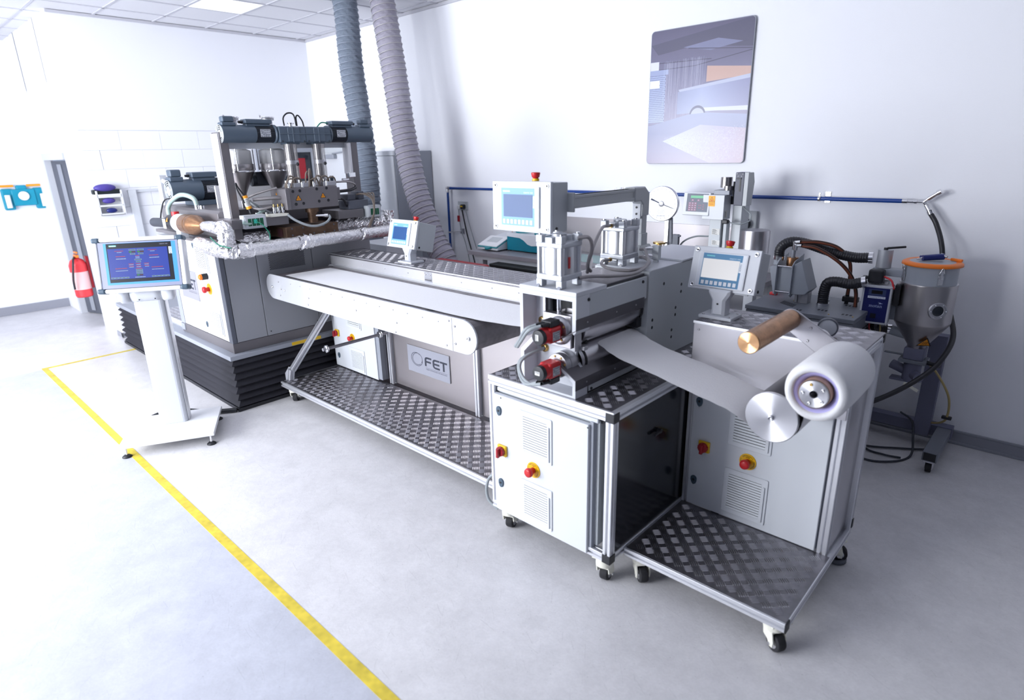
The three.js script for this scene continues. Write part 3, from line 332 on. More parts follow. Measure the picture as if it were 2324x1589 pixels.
// ---------------------------------------------------------------- builders shared by the machines
const stopDisc = canvasTex(256, 256, (g) => {
  g.fillStyle = '#eab308'; g.fillRect(0, 0, 256, 256); g.fillStyle = '#1a1408'; g.font = 'bold 27px sans-serif'; g.textAlign = 'center'; g.textBaseline = 'middle';
  const ring = (txt, a0, r) => { for (let i = 0; i < txt.length; i++) { const a = a0 + (i - (txt.length - 1) / 2) * 0.2; g.save(); g.translate(128 + Math.sin(a) * r, 128 - Math.cos(a) * r); g.rotate(a); g.fillText(txt[i], 0, 0); g.restore(); } };
  ring('EMERGENCY', 0, 104); ring('STOP', 0, 76); ring('EMERGENCY', 2.1, 104); ring('EMERGENCY', 4.2, 104);
});
const warnTex = canvasTex(256, 224, (g) => { g.fillStyle = '#171005'; g.beginPath(); g.moveTo(128, 2); g.lineTo(254, 222); g.lineTo(2, 222); g.fill(); g.fillStyle = '#e8920c'; g.beginPath(); g.moveTo(128, 34); g.lineTo(228, 208); g.lineTo(28, 208); g.fill(); g.strokeStyle = '#171005'; g.lineWidth = 9; for (const x of [98, 128, 158]) { g.beginPath(); g.moveTo(x, 112); g.bezierCurveTo(x + 18, 130, x - 18, 150, x, 186); g.stroke(); } });
const plateTex = canvasTex(256, 160, (g) => { g.fillStyle = '#b9bcc4'; g.fillRect(0, 0, 256, 160); g.fillStyle = '#1c2029'; for (let y = 12; y < 150; y += 17) for (let x = 10; x < 240;) { const w = 8 + rnd() * 46; if (rnd() < 0.75) g.fillRect(x, y, w, 8); x += w + 8; } });
const stickerTex = canvasTex(128, 96, (g) => { g.fillStyle = '#d9d9d6'; g.fillRect(0, 0, 128, 96); g.fillStyle = '#34363c'; for (let y = 10; y < 90; y += 12) g.fillRect(8, y, 50 + rnd() * 58, 5); });
const triGeo = (s, c, n, up = [0, 1, 0]) => { const N = V(...n).normalize(), X = V(...up).cross(N).normalize(), U = N.clone().cross(X), h = s * 0.875, g = new THREE.BufferGeometry(); g.setAttribute('position', new THREE.Float32BufferAttribute([0, h / 2, 0, -s / 2, -h / 2, 0, s / 2, -h / 2, 0], 3)); g.setAttribute('uv', new THREE.Float32BufferAttribute([0.5, 1, 0, 0, 1, 0], 2)); g.computeVertexNormals(); g.applyMatrix4(new THREE.Matrix4().makeBasis(X, U, N).setPosition(...c)); return fin(g); };
const warnM = printed(warnTex, 0.4), plateM = printed(plateTex, 0.4), stickerM = printed(stickerTex, 0.6), stopM = printed(stopDisc, 0.4);
const slatG = (() => { const g = B(-0.5, 0.5, -0.5, 0.5, -0.5, 0.5, 0); return g; })();
function vent(t, x0, x1, y0, y1, z, n) {                 // louvred filter cover on a door that faces +z
  const v = part(t, 'vent', [extr(rrect(x0, x1, y0, y1, 0.008), 'z', z, z + 0.006, 0.0015, [rrect(x0 + 0.025, x1 - 0.03, y0 + 0.025, y1 - 0.03, 0.003)]), B(x1 - 0.022, x1 - 0.012, y0 + 0.015, y1 - 0.04, z + 0.004, z + 0.013, 0.003)], M.slat);
  part(v, 'back', B(x0 + 0.024, x1 - 0.029, y0 + 0.024, y1 - 0.029, z, z + 0.001, 0), M.slot);
  const h = (y1 - y0 - 0.055) / n, q = new THREE.Quaternion().setFromEuler(new THREE.Euler(-0.28, 0, 0));
  for (let i = 0; i < n; i++) { const s = piece(v, 'slat', slatG, M.slat, [(x0 + x1) / 2 - 0.0025, y0 + 0.025 + (i + 0.5) * h, z + 0.005], q); s.scale.set(x1 - x0 - 0.054, h * 0.68, 0.0022); }
}
function lock(t, x, y, z) { const l = part(t, 'lock', extr([...circ(x, y, 0.017, 9, 0, Math.PI), [x - 0.017, y - 0.012], [x - 0.009, y - 0.03], [x, y - 0.036], [x + 0.012, y - 0.028], [x + 0.017, y - 0.012]], 'z', z, z + 0.007, 0.002), M.blueLock); part(l, 'key_slot', lathe([[0, 0.009], [0.006, 0.009], [0.006, 0.006]], [x, y - 0.006, z], [0, 0, 1], 12), M.black); }
function knobSwitch(t, x, y, z) { const s = part(t, 'rotary_switch', B(x - 0.03, x + 0.03, y - 0.03, y + 0.03, z, z + 0.014, 0.004), M.yellow, 'yellow plate with a red rotary knob'); const k = []; for (let i = 0; i < 24; i++) { const a = i / 24 * Math.PI * 2, r = i % 2 ? 0.0265 : 0.0245; k.push([x + Math.cos(a) * r, y + Math.sin(a) * r]); } part(s, 'knob', [extr(k, 'z', z + 0.014, z + 0.032, 0.002), extr([[x - 0.008, y - 0.028], [x + 0.006, y - 0.028], [x + 0.008, y + 0.022], [x - 0.006, y + 0.022]], 'z', z + 0.03, z + 0.05, 0.002)], M.redDark); }
function eStop(t, x, y, z, s = 1) { const e = part(t, 'emergency_stop', lathe([[0, 0.004], [0.036 * s, 0.004], [0.037 * s, 0.002], [0.037 * s, 0]], [x, y, z], [0, 0, 1], 32), M.yellow, 'yellow disc with a red mushroom button'); part(e, 'printed_ring', (() => { const g = new THREE.CircleGeometry(0.036 * s, 32); g.translate(x, y, z + 0.0046); return g; })(), stopM); part(e, 'button', lathe([[0.014, 0.003], [0.014, 0.024], [0.02, 0.026], [0.0215, 0.034], [0.019, 0.042], [0.012, 0.045], [0, 0.046]].map((p) => [p[0] * s, p[1] * s]), [x, y, z], [0, 0, 1], 24), M.red); }
function caster(t, x, z, top, a = 0, r = 0.041) {        // swivel castor touching the floor
  const m = new THREE.Matrix4().makeRotationY(a).setPosition(x, 0, z), hz = [0, top]; void hz;
  const c = part(t, 'caster', [xf(B(-0.048, 0.048, top - 0.008, top, -0.048, 0.048), m), xf(cyl([0, r * 2 + 0.018, 0], [0, top - 0.006, 0], 0.043, 0.043, 20), m), xf(extr([[-0.026, r * 2 + 0.018], [0.03, r * 2 + 0.018], [0.042, r + 0.012], [0.038, r - 0.012], [0.022, r - 0.014], [0.006, r + 0.01], [-0.02, r + 0.02]], 'z', -0.034, -0.028, 0.001), m), xf(extr([[-0.026, r * 2 + 0.018], [0.03, r * 2 + 0.018], [0.042, r + 0.012], [0.038, r - 0.012], [0.022, r - 0.014], [0.006, r + 0.01], [-0.02, r + 0.02]], 'z', 0.028, 0.034, 0.001), m), xf(B(-0.03, 0.032, r * 2 + 0.008, r * 2 + 0.02, -0.034, 0.034, 0.004), m)], M.cream);
  part(c, 'wheel', xf(lathe([[r * 0.6, -0.021], [r * 0.94, -0.020], [r, -0.014], [r, 0.014], [r * 0.94, 0.020], [r * 0.6, 0.021]], [0.022, r, 0], [0, 0, 1], 28), m), M.rubber); part(c, 'axle', [xf(cyl([0.022, r, -0.0385], [0.022, r, 0.0385], 0.0085, 0.0075, 14), m), xf(cyl([0.022, r, -0.0215], [0.022, r, 0.0215], r * 0.62), m)], M.chrome);
}
const hmiTex = {};
function hmiFascia(kind) {                               // printed front of the operator panels
  return hmiTex[kind] || (hmiTex[kind] = canvasTex(512, 384, (g, w, h) => {
    const c = { white: '#4f82a8', grey: '#86b0de', dark: '#72aae2' }[kind];
    g.fillStyle = '#cfd3dc'; g.fillRect(0, 0, w, h); g.fillStyle = c; g.fillRect(38, 0, w - 38 - 40, h); g.fillStyle = '#dfe3ea'; g.fillRect(w - 40, 0, 40, h);
    g.fillStyle = '#ffffff'; g.font = 'bold 22px sans-serif'; g.textAlign = 'left'; g.textBaseline = 'middle'; if (kind === 'white') { g.fillStyle = '#7fe6df'; g.fillText('SIEMENS', 74, 30); } else g.fillText('SIEMENS', 60, 34);
    g.fillStyle = 'rgba(255,255,255,.75)'; g.font = '20px sans-serif'; g.textAlign = 'right'; g.fillText('SIMATIC HMI', w - 62, 44);
    g.fillStyle = '#dfe3ea'; g.fillRect(w - 62, 78, 24, 118); g.save(); g.translate(w - 50, 136); g.rotate(Math.PI / 2); g.fillStyle = kind === 'grey' ? '#7fb5e8' : '#6f7d92'; g.font = 'bold 24px sans-serif'; g.textAlign = 'center'; g.fillText('TOUCH', 0, 0); g.restore();
  }));
}
const screenM = {
  white: new THREE.MeshStandardMaterial({ color: 0x222222, emissive: new THREE.Color(0.93, 0.93, 0.98), emissiveIntensity: 0.95, roughness: 0.3 }),
  grey: phy(0.13, 0.18, 0.31, 0.45, 0, { specularIntensity: 0.4 }), dark: phy(0.035, 0.09, 0.24, 0.4, 0, { specularIntensity: 0.4 }),
};
function hmi(label, base, c, W, H, tilt, depth, kind, screen, feet) {
  const t = thing('operator_panel', label, 'control panel', base); const m = new THREE.Matrix4().makeRotationX(-tilt).setPosition(...c);
  const L = (g) => xf(g, m), w = W / 2, h = H / 2;
  part(t, 'enclosure', [L(B(-w + 0.004, w - 0.004, -h + 0.004, h - 0.004, -depth, -0.022, 0.004)), L(B(-w + 0.012, w - 0.012, -h + 0.012, h - 0.012, -0.025, -0.018, 0.001))], M.greyPaint); part(t, 'lid', L(B(-w, w, -h, h, -0.02, 0, 0.004)), kind === 'white' ? M.frameGrey : M.white);
  for (const [x, y] of [[-1, 1], [1, 1], [1, -1], [-1, -1]]) { const s = part(t, 'screw', L(lathe([[0.011, 0], [0.011, 0.003], [0.008, 0.004], [0.006, 0.002], [0, 0.002]], [x * (w - 0.022), y * (h - 0.02), 0], [0, 0, 1], 18)), M.chrome); part(s, 'screw_head', L(lathe([[0, 0.0035], [0.004, 0.0035], [0.004, 0.001]], [x * (w - 0.022), y * (h - 0.02), 0], [0, 0, 1], 10)), M.black); }
  const [bx0, bx1, by0, by1] = screen.bezel; const fa = part(t, 'bezel', L(extr(rrect(bx0, bx1, by0, by1, 0.004), 'z', 0, 0.009, 0.0015)), M.slat);
  part(fa, 'fascia', L(face(bx1 - bx0 - 0.012, by1 - by0 - 0.012, [(bx0 + bx1) / 2, (by0 + by1) / 2, 0.0092])), printed(hmiFascia(kind), 0.6));
  const bw = bx1 - bx0, bh = by1 - by0; part(t, 'screen', L(B(bx0 + bw * (kind === 'white' ? 0.11 : 0.15), bx1 - bw * 0.145, by0 + bh * (kind === 'white' ? 0.26 : 0.25), by1 - bh * 0.19, 0.0095, 0.0108, 0)), screenM[kind]);
  for (let i = 0; i < 8; i++) { const kx = bx0 + bw * (0.165 + i * 0.094); part(t, 'key', L(B(kx - bw * 0.032, kx + bw * 0.032, by0 + bh * 0.075, by0 + bh * 0.185, 0.0096, 0.0112, 0.0006)), M.slat); }
  const ex = screen.stop; const e = part(t, 'emergency_stop', L(cyl([ex, h, -depth * 0.45], [ex, h + 0.012, -depth * 0.45], 0.017)), M.yellow); part(e, 'button', L(lathe([[0.013, 0.01], [0.013, 0.016], [0.018, 0.018], [0.022, 0.036], [0.02, 0.04], [0, 0.041]], [ex, h, -depth * 0.45], [0, 1, 0], 24)), M.red);
  part(t, 'side_plug', L(lathe([[0, 0.004], [0.007, 0.004], [0.008, 0]], [w - 0.004, -h + 0.022, -0.05], [1, 0, 0], 12)), M.black);
  if (feet) { const [fx, fz, fy] = feet, top = c[1] - h * Math.cos(tilt) + 0.012; const neck = extr([[fx - 0.034, fy + 0.012], [fx + 0.034, fy + 0.012], [fx + 0.034, top - 0.055], [fx + 0.055, top - 0.02], [fx + 0.055, top], [fx - 0.055, top], [fx - 0.055, top - 0.02], [fx - 0.034, top - 0.055]], 'z', fz - 0.04, fz + 0.04, 0.012); part(t, 'pedestal', neck, M.frameGrey); part(t, 'pedestal_foot', C(fx, fy + 0.008, fz, 0.17, 0.016, 0.13, 0.004), M.frameGrey); for (const a of [-1, 1]) for (const b of [-1, 1]) bolt(t, [fx + a * 0.066, fy + 0.016, fz + b * 0.048], [0, 1, 0], 1, M.steel); part(t, 'neck_screw', lathe([[0, 0.002], [0.005, 0.002], [0.005, 0]], [fx, top - 0.07, fz + 0.0405], [0, 0, 1], 10), M.black); }
  return t;
}
function gearMotor(label, x, y, z0, dir, r, gearbox = true, s = r / 0.068) {       // fan cover, ribs, terminal box, gearbox along z
  const Z = (d) => z0 + dir * d * s, t = thing('gear_motor', label, 'motor', [x, y - r, Z(0.3)], 'slate grey gear motors on the extruder');
  const lc = (prof, z, d = -dir) => lathe(prof, [x, y, z], [0, 0, d], 36);
  part(t, 'fan_cover', lc([[r * 0.96, 0.002], [r, -0.006], [r, -0.265 * s], [r * 0.97, -0.268 * s]].map(([a, b]) => [a, b]), Z(0)), M.motor);
  const gr = part(t, 'fan_grille', lc([[0, 0.003], [r * 0.42, 0.003], [r * 0.44, 0]], Z(0)), M.greyPaint); const ring = (q) => { const g = new THREE.TorusGeometry(q, 0.003, 6, 30); g.translate(x, y, Z(0)); return g; }; part(gr, 'grille_bars', [ring(r * 0.62), ring(r * 0.8), ring(r * 0.96), ...Array.from({ length: 8 }, (_, i) => { const a = i * Math.PI / 4 + 0.2; return cyl([x + Math.cos(a) * r * 0.4, y + Math.sin(a) * r * 0.4, Z(0)], [x + Math.cos(a) * r * 0.97, y + Math.sin(a) * r * 0.97, Z(0)], 0.0028, 0.0028, 6); })], M.greyPaint); part(gr, 'fan', lc([[0, -0.02], [r * 0.93, -0.02]], Z(0)), M.slot);
  const body = [lc([[r * 0.86, -0.26 * s], [r * 0.86, -0.43 * s]], Z(0))]; for (let i = 0; i < 36; i++) { const a = i / 36 * Math.PI * 2; const g = B(r * 0.84, r * 0.985, -0.0022, 0.0022, 0, 0.15 * s, 0); g.rotateZ(a); g.translate(x, y, Math.min(Z(0.27), Z(0.42))); body.push(g); } part(t, 'ribbed_body', body, M.motorDark);
  part(t, 'flange', lc([[0, -0.42 * s], [r * 1.05, -0.42 * s], [r * 1.05, -0.445 * s], [0, -0.445 * s]].reverse(), Z(0)), M.motor);
  const tz0 = Math.min(Z(0.2), Z(0.4)), tz1 = Math.max(Z(0.2), Z(0.4)); const tb = part(t, 'terminal_box', [B(x - r * 0.55, x + r * 0.55, y + r * 0.8, y + r * 1.12, tz0, tz1, 0.008), B(x - r * 0.75, x + r * 0.75, y + r * 1.12, y + r * 1.62, tz0 - 0.01, tz1 + 0.01, 0.01)], M.motor); part(tb, 'cable_gland', [cyl([x, y + r * 1.3, dir > 0 ? tz0 - 0.01 : tz1 + 0.01], [x, y + r * 1.3, (dir > 0 ? tz0 - 0.045 : tz1 + 0.045)], 0.012, 0.01, 10)], M.black);
  const fz = [Math.min(Z(0.01), Z(0.12)), Math.max(Z(0.01), Z(0.12))]; part(t, 'fan_box', [B(x - r * 0.62, x + r * 0.62, y + r * 0.85, y + r * 1.25, fz[0], fz[1], 0.008), B(x - r * 0.5, x + r * 0.5, y + r * 1.25, y + r * 1.9, fz[0] + 0.008, fz[1] - 0.012, 0.012)], M.motor);
  part(t, 'name_plate', face(0.085 * s, 0.06 * s, [x + r * 1.0, y + 0.004, (Z(0.29) + Z(0.38)) / 2], [1, 0, 0]), plateM);
  if (gearbox) { const g0 = Z(0.445), g1 = Z(0.68), a = Math.min(g0, g1), b = Math.max(g0, g1), gb = part(t, 'gearbox', [B(x - 0.075, x + 0.075, y - r * 1.0, y + r * 0.85, a, b, 0.008), B(x - 0.08, x + 0.08, y - r * 0.9, y + r * 0.75, a + 0.055, b - 0.07, 0.006), B(x - 0.05, x + 0.05, y - r * 1.2, y - r * 0.9, a + 0.05, b - 0.06, 0.004)], M.motor); part(gb, 'rib', [B(x + 0.074, x + 0.083, y - r, y + r * 0.85, (a + b) / 2 - 0.004, (a + b) / 2 + 0.004), B(x + 0.074, x + 0.083, y - 0.004, y + 0.004, a, b)], M.motor); for (const zz of [a + 0.02, b - 0.02]) bolt(gb, [x + 0.076, y - r * 0.85, zz], [1, 0, 0], 1.1, M.motorDark); }
  return t;
}
// ---------------------------------------------------------------- extruder tower on its lift
const HX = -4.85;                                        // front plane of the portal
{
  const lift = thing('bellows_lift', 'black pleated bellows of the lift under the extruder cabinet', 'lift', [-5.9, 0, -2.7]);
  const pl = (k, y0, y1, o0, o1) => { const x0 = -7.9, x1 = -4.855, z0 = -3.45, z1 = -1.806, c = (o) => [[x0 - o, z0 - o], [x1 + o, z0 - o], [x1 + o, z1 + o], [x0 - o, z1 + o]], a = c(o0), b = c(o1), pos = []; for (let i = 0; i < 4; i++) { const j = (i + 1) % 4, A = [a[i][0], y0, a[i][1]], Bq = [a[j][0], y0, a[j][1]], Cq = [b[j][0], y1, b[j][1]], D = [b[i][0], y1, b[i][1]]; pos.push(...A, ...Cq, ...Bq, ...A, ...D, ...Cq); } const g = new THREE.BufferGeometry(); g.setAttribute('position', new THREE.Float32BufferAttribute(pos, 3)); g.computeVertexNormals(); return mm(g); };
  const n = 7, H = 0.42; for (let k = 0; k < n; k++) { const y0 = 0.02 + k * H / n, d = H / n; part(lift, 'pleat', [pl(k, y0, y0 + d * 0.35, -0.03, 0.002 + (k === 2 ? 0.008 : 0)), pl(k, y0 + d * 0.35, y0 + d, 0.002 + (k === 2 ? 0.008 : 0), -0.03)], M.bellows); }
  part(lift, 'base_frame', B(-7.92, -4.85, 0.002, 0.03, -3.46, -1.80, 0.004), M.black); part(lift, 'top_plate', B(-7.95, -4.86, 0.44, 0.478, -3.5, -1.805, 0.004), M.midGrey, 'blue grey top plate'); part(lift, 'hazard_strip', B(-4.862, -4.858, 0.446, 0.474, -2.62, -2.34, 0), M.yellow);
  solo('floor_cable', 'black cable looping over the floor from the bellows to the console foot', 'cable', [-5.0, 0.02, -1.6], tube([[-4.87, 0.02, -1.79], [-4.98, 0.03, -1.62], [-5.15, 0.05, -1.45], [-5.2, 0.05, -1.3], [-5.16, 0.03, -1.16]], 0.02, 40, 8), M.black);
  // cabinet
  const c = thing('extruder_cabinet', 'tall extruder cabinet with pale side doors and a grey front on the bellows lift', 'machine', [-5.7, 0.478, -2.4]);
  part(c, 'plinth', B(-6.05, -4.925, 0.478, 0.562, -3.3, -1.87, 0.003), M.headGrey);
  part(c, 'body', B(-6.03, -4.93, 0.562, 1.36, -3.28, -1.9, 0.003), M.extGrey);
  part(c, 'corner_post', B(-4.985, -4.915, 0.562, 1.38, -1.905, -1.868, 0.004), M.darkGrey);
  for (const [z0, z1] of [[-2.165, -1.91], [-2.66, -2.17], [-2.98, -2.665]]) part(c, 'front_panel', B(-4.932, -4.918, 0.566, 1.36, z0, z1, 0.003), M.extGrey);
  const holes = [], hc = canvasTex(256, 128, (g) => { g.fillStyle = '#8a8b93'; g.fillRect(0, 0, 256, 128); g.fillStyle = '#111219'; let r = 0; for (let y = 4; y < 128; y += 8, r++) for (let x = r % 2 ? 4 : 9; x < 256; x += 10) { g.beginPath(); g.arc(x, y, 3.2, 0, 7); g.fill(); } }); void holes;
  part(c, 'perforated_grille', face(0.32, 0.15, [-4.9165, 1.19, -2.43], [1, 0, 0], [0, 1, 0], 0.003), printed(hc, 0.45)); for (const [y, z] of [[0.6, -2.2], [0.6, -2.64], [1.3, -2.2]]) bolt(c, [-4.918, y, z], [1, 0, 0], 0.8, M.black);
  for (const [i, x0, x1] of [[0, -5.44, -4.99], [1, -5.95, -5.45]]) {
    const d = part(c, 'door', B(x0, x1, 0.566, 1.37, -1.9, -1.872, 0.004), M.extSide, i ? 'left door with the maker plate' : 'right door with buttons'); void d;
  }
  part(c, 'end_frame', [B(-6.05, -5.96, 0.562, 1.3, -1.9, -1.87), B(-6.05, -5.96, 0.5, 0.56, -1.92, -1.86)], M.midGrey);
  vent(c, -5.41, -5.14, 1.12, 1.345, -1.872, 12); vent(c, -5.33, -5.06, 0.60, 0.83, -1.872, 12); vent(c, -5.86, -5.60, 0.62, 0.86, -1.872, 12); lock(c, -5.405, 1.34, -1.872); lock(c, -5.405, 0.66, -1.872);
  const pb = part(c, 'push_button', lathe([[0.026, 0], [0.026, 0.045], [0.022, 0.047]], [-5.22, 1.092, -1.872], [0, 0, 1], 24), M.black, 'black push button with an orange cap'); part(pb, 'cap', lathe([[0.024, 0.04], [0.024, 0.06], [0.016, 0.068], [0, 0.069]], [-5.22, 1.092, -1.872], [0, 0, 1], 24), M.orange); eStop(c, -5.215, 0.985, -1.872, 1.3);
  const fetTex = canvasTex(1024, 640, (g, w, h) => fet(g, w, h, '#8f8f98'));
  const mp = part(c, 'maker_plate', B(-5.85, -5.47, 0.84, 1.10, -1.872, -1.866, 0.002), M.satin, 'grey maker plate'); part(mp, 'print', face(0.376, 0.256, [-5.66, 0.97, -1.8655]), printed(fetTex, 0.45));
  const st = thing('service_step', 'chequered metal step with expanded mesh behind the control console', 'step', [-6.3, 0.478, -2.1]); part(st, 'plate', B(-6.95, -6.07, 0.478, 0.52, -2.6, -1.9, 0.003), M.profile); part(st, 'tread_pattern', tread(-6.94, -6.08, -2.58, -1.92, 0.52), M.treadBar, null, 'stuff');
  const mb = []; for (let i = 0; i < 14; i++) for (let k = 0; k < 12; k++) { const x = -6.72 + i * 0.045, y = 0.55 + k * 0.022; mb.push(cyl([x, y, -2.3], [x + 0.0225, y + 0.011, -2.3], 0.003, 0.003, 5), cyl([x + 0.0225, y + 0.011, -2.3], [x + 0.045, y, -2.3], 0.003, 0.003, 5)); } part(st, 'expanded_mesh', mb, M.cableTan, null, 'stuff'); part(st, 'kick_edge', B(-6.95, -6.08, 0.5, 0.545, -1.905, -1.895, 0.002), M.white);
  // hood on top of the cabinet with the main drive
  const hd = thing('barrel_hood', 'dark grey sheet hood over the extruder barrel, left of the portal post', 'machine cover', [-5.7, 1.37, -2.4]);
  part(hd, 'side_wall', [B(-6.42, -5.02, 1.372, 1.40, -3.2, -1.92, 0.003), B(-6.38, -5.03, 1.40, 1.47, -3.1, -2.0)], M.headGrey); part(hd, 'hood', [extr([[-1.96, 1.50], [-1.945, 1.515], [-1.945, 1.60], [-1.97, 1.62], [-3.1, 1.62], [-3.1, 1.50]], 'x', -6.24, -4.98, 0.004)], M.headGrey); part(hd, 'rail', [B(-6.45, -6.36, 1.30, 1.88, -2.08, -2.02, 0.004), cyl([-6.4, 1.84, -2.05], [-6.25, 1.80, -2.05], 0.02)], M.frameGrey);
  
  gearMotor('dark slate gear motor lying on the barrel hood, lowest of the three motors', -5.94, 1.752, -1.94, -1, 0.094, true, 1.0);
  part(hd, 'motor_foot', B(-6.06, -5.82, 1.62, 1.66, -2.5, -2.1), M.motor);
  // portal: two posts, arms
  const po = thing('spinning_portal', 'grey portal of two upright posts and two arms that carries the spinning head', 'machine frame', [HX, 1.36, -2.5]);
  part(po, 'post', [B(HX - 0.13, HX, 1.40, 2.2, -2.065, -2.0, 0.004)], M.headGrey, 'left post'); part(po, 'post', [B(HX - 0.13, HX, 1.40, 2.2, -3.19, -3.125, 0.004)], M.headGrey, 'right post'); part(po, 'post_cover', [B(HX - 0.13, HX - 0.01, 1.40, 2.19, -2.0, -1.992, 0.002)], M.extSide); part(po, 'post_cover', [B(HX - 0.1, HX + 0.006, 1.86, 2.12, -3.122, -3.098, 0.002)], M.extSide); part(po, 'crossbar', B(HX - 0.12, HX - 0.06, 2.08, 2.13, -3.15, -2.04, 0.003), M.frameGrey);
  part(po, 'arm', B(HX - 0.1, -4.68, 1.50, 1.568, -2.375, -1.92, 0.004), M.headGrey, 'left arm'); part(po, 'arm', B(HX - 0.1, -4.68, 1.495, 1.565, -3.08, -2.83, 0.004), M.headGrey, 'right arm'); part(po, 'rear_panel', B(-5.0, -4.985, 1.40, 1.60, -3.1, -2.05), M.dark); part(po, 'back_sheet', B(-5.3, -5.28, 1.58, 1.80, -2.95, -2.08, 0.002), M.extSide); part(po, 'clamp', [B(HX - 0.01, HX + 0.025, 1.83, 1.87, -3.13, -3.07), cyl([HX + 0.01, 1.81, -3.06], [HX + 0.01, 1.81, -3.0], 0.014, 0.014, 12)], M.chrome);
  solo('terminal_block', 'black junction box on the right arm of the portal', 'junction box', [-4.72, 1.565, -3.05], [B(-4.86, -4.70, 1.565, 1.64, -3.15, -2.95, 0.005), B(-4.86, -4.74, 1.64, 1.71, -3.14, -3.08, 0.006), B(-4.86, -4.74, 1.64, 1.69, -3.05, -2.97, 0.006)], M.darkGrey);
  gearMotor('slate grey gear motor on top of the portal with its fan end on the left', HX - 0.01, 2.187, -2.015, -1, 0.066); gearMotor('slate grey gear motor on top of the portal with its fan end on the right', HX - 0.01, 2.187, -3.335, 1, 0.066);
  // perforated guards
  const perf = canvasTex(256, 256, (g) => { g.fillStyle = '#fff'; g.fillRect(0, 0, 256, 256); g.fillStyle = '#000'; for (let y = 6; y < 256; y += 16) for (let x = 4; x < 256; x += 13) g.fillRect(x, y, 8.5, 10.5); }); perf.colorSpace = THREE.NoColorSpace;
  const guardM = std(0.36, 0.34, 0.34, 0.4, 0.9, { alphaMap: perf, alphaTest: 0.5, side: THREE.DoubleSide });
  for (const [z, lab] of [[-2.545, 'left perforated guard tube with the drive shaft inside, below the motors'], [-2.795, 'right perforated guard tube with the drive shaft inside, below the motors']]) {
    const s = thing('shaft_guard', lab, 'guard', [HX + 0.02, 1.8, z], 'perforated shaft guards'); const x = HX + 0.02; part(s, 'lower_guard', cyl([x, 1.83, z], [x, 1.955, z], 0.052, 0.052, 36, true), guardM); part(s, 'upper_guard', cyl([x, 1.985, z], [x, 2.11, z], 0.052, 0.052, 36, true), guardM); part(s, 'band', [cyl([x, 1.955, z], [x, 1.985, z], 0.054, 0.054, 36), cyl([x, 1.805, z], [x, 1.832, z], 0.054, 0.054, 36)], M.satin); part(s, 'shaft', cyl([x, 1.79, z], [x, 2.12, z], 0.022), M.darkGrey); part(s, 'knob', ball(x + 0.05, 1.955, z - 0.02, 0.014), M.black);
  }
  // melt block
  const mbk = thing('spin_head', 'grey steel spin head block with heat warning signs between the posts', 'machine head', [-4.75, 1.6, -2.6]);
  part(mbk, 'block', [B(-4.86, -4.66, 1.608, 1.775, -2.83, -2.37, 0.004), B(-4.9, -4.645, 1.61, 1.77, -2.395, -2.36, 0.003), B(-4.84, -4.67, 1.66, 1.76, -2.86, -2.82)], M.headGrey); for (const [y, z] of [[1.75, -2.43], [1.752, -2.49], [1.65, -2.445], [1.652, -2.51], [1.758, -2.64], [1.76, -2.73], [1.66, -2.65], [1.662, -2.735]]) part(mbk, 'bolt_hole', lathe([[0, 0.0], [0.009, 0.0], [0.011, 0.002], [0.012, 0]], [-4.659, y, z], [1, 0, 0], 16), M.black);
  part(mbk, 'warning_sign', triGeo(0.055, [-4.658, 1.70, -2.47], [1, 0, 0]), warnM); part(mbk, 'warning_sign', triGeo(0.05, [-4.658, 1.706, -2.69], [1, 0, 0]), warnM); part(mbk, 'warning_sign', triGeo(0.03, [-4.80, 1.735, -2.359], [0, 0, 1]), warnM);
  part(mbk, 'pump', B(-4.84, -4.70, 1.775, 1.81, -2.6, -2.47), M.satin); part(mbk, 'pump', B(-4.84, -4.70, 1.775, 1.81, -2.85, -2.73), M.satin); part(mbk, 'die', [cyl([-4.72, 1.61, -2.61], [-4.72, 1.575, -2.61], 0.055, 0.055, 32), cyl([-4.72, 1.575, -2.61], [-4.72, 1.49, -2.61], 0.04, 0.04, 24)], M.copperOld); part(mbk, 'die_fitting', [cyl([-4.68, 1.545, -2.62], [-4.63, 1.545, -2.67], 0.012, 0.012, 10), cyl([-4.63, 1.545, -2.67], [-4.61, 1.545, -2.69], 0.016, 0.016, 12)], M.chrome);
  for (const z of [-2.44, -2.56, -2.66, -2.78]) { part(mbk, 'heater_plug', [cyl([-4.77, 1.775, z], [-4.77, 1.83, z], 0.014, 0.011, 10), cyl([-4.7, 1.775, z + 0.02], [-4.7, 1.815, z + 0.02], 0.010, 0.010, 8)], M.chrome); }
  const wire = (n, label, pts, r, m, g2 = 'cables around the spin head') => solo(n, label, 'cable', pts[0], tube(pts, r, 34, 8), m, g2);
  let wi = 0; for (const [z0, z1, h] of [[-2.40, -2.52, 0.09], [-2.45, -2.57, 0.075], [-2.50, -2.42, 0.07], [-2.64, -2.76, 0.085], [-2.70, -2.82, 0.08], [-2.72, -2.62, 0.065], [-2.60, -2.66, 0.14], [-2.58, -2.64, 0.12], [-2.78, -2.88, 0.07]]) { wire('heater_lead', ['first', 'second', 'third', 'fourth', 'fifth', 'sixth', 'tallest', 'second tallest', 'rightmost'][wi] + ' tan heater lead arching over the top of the spin head block', [[-4.7 - (wi % 3) * 0.02, 1.775, z0], [-4.7 - (wi % 3) * 0.02, 1.775 + h * 0.8, z0 - (z0 - z1) * 0.2], [-4.72, 1.775 + h, (z0 + z1) / 2], [-4.74, 1.775 + h * 0.75, z1 + (z0 - z1) * 0.15], [-4.76, 1.78, z1]], 0.0065, M.cableTan, 'tan heater leads on the spin head'); wi++; }
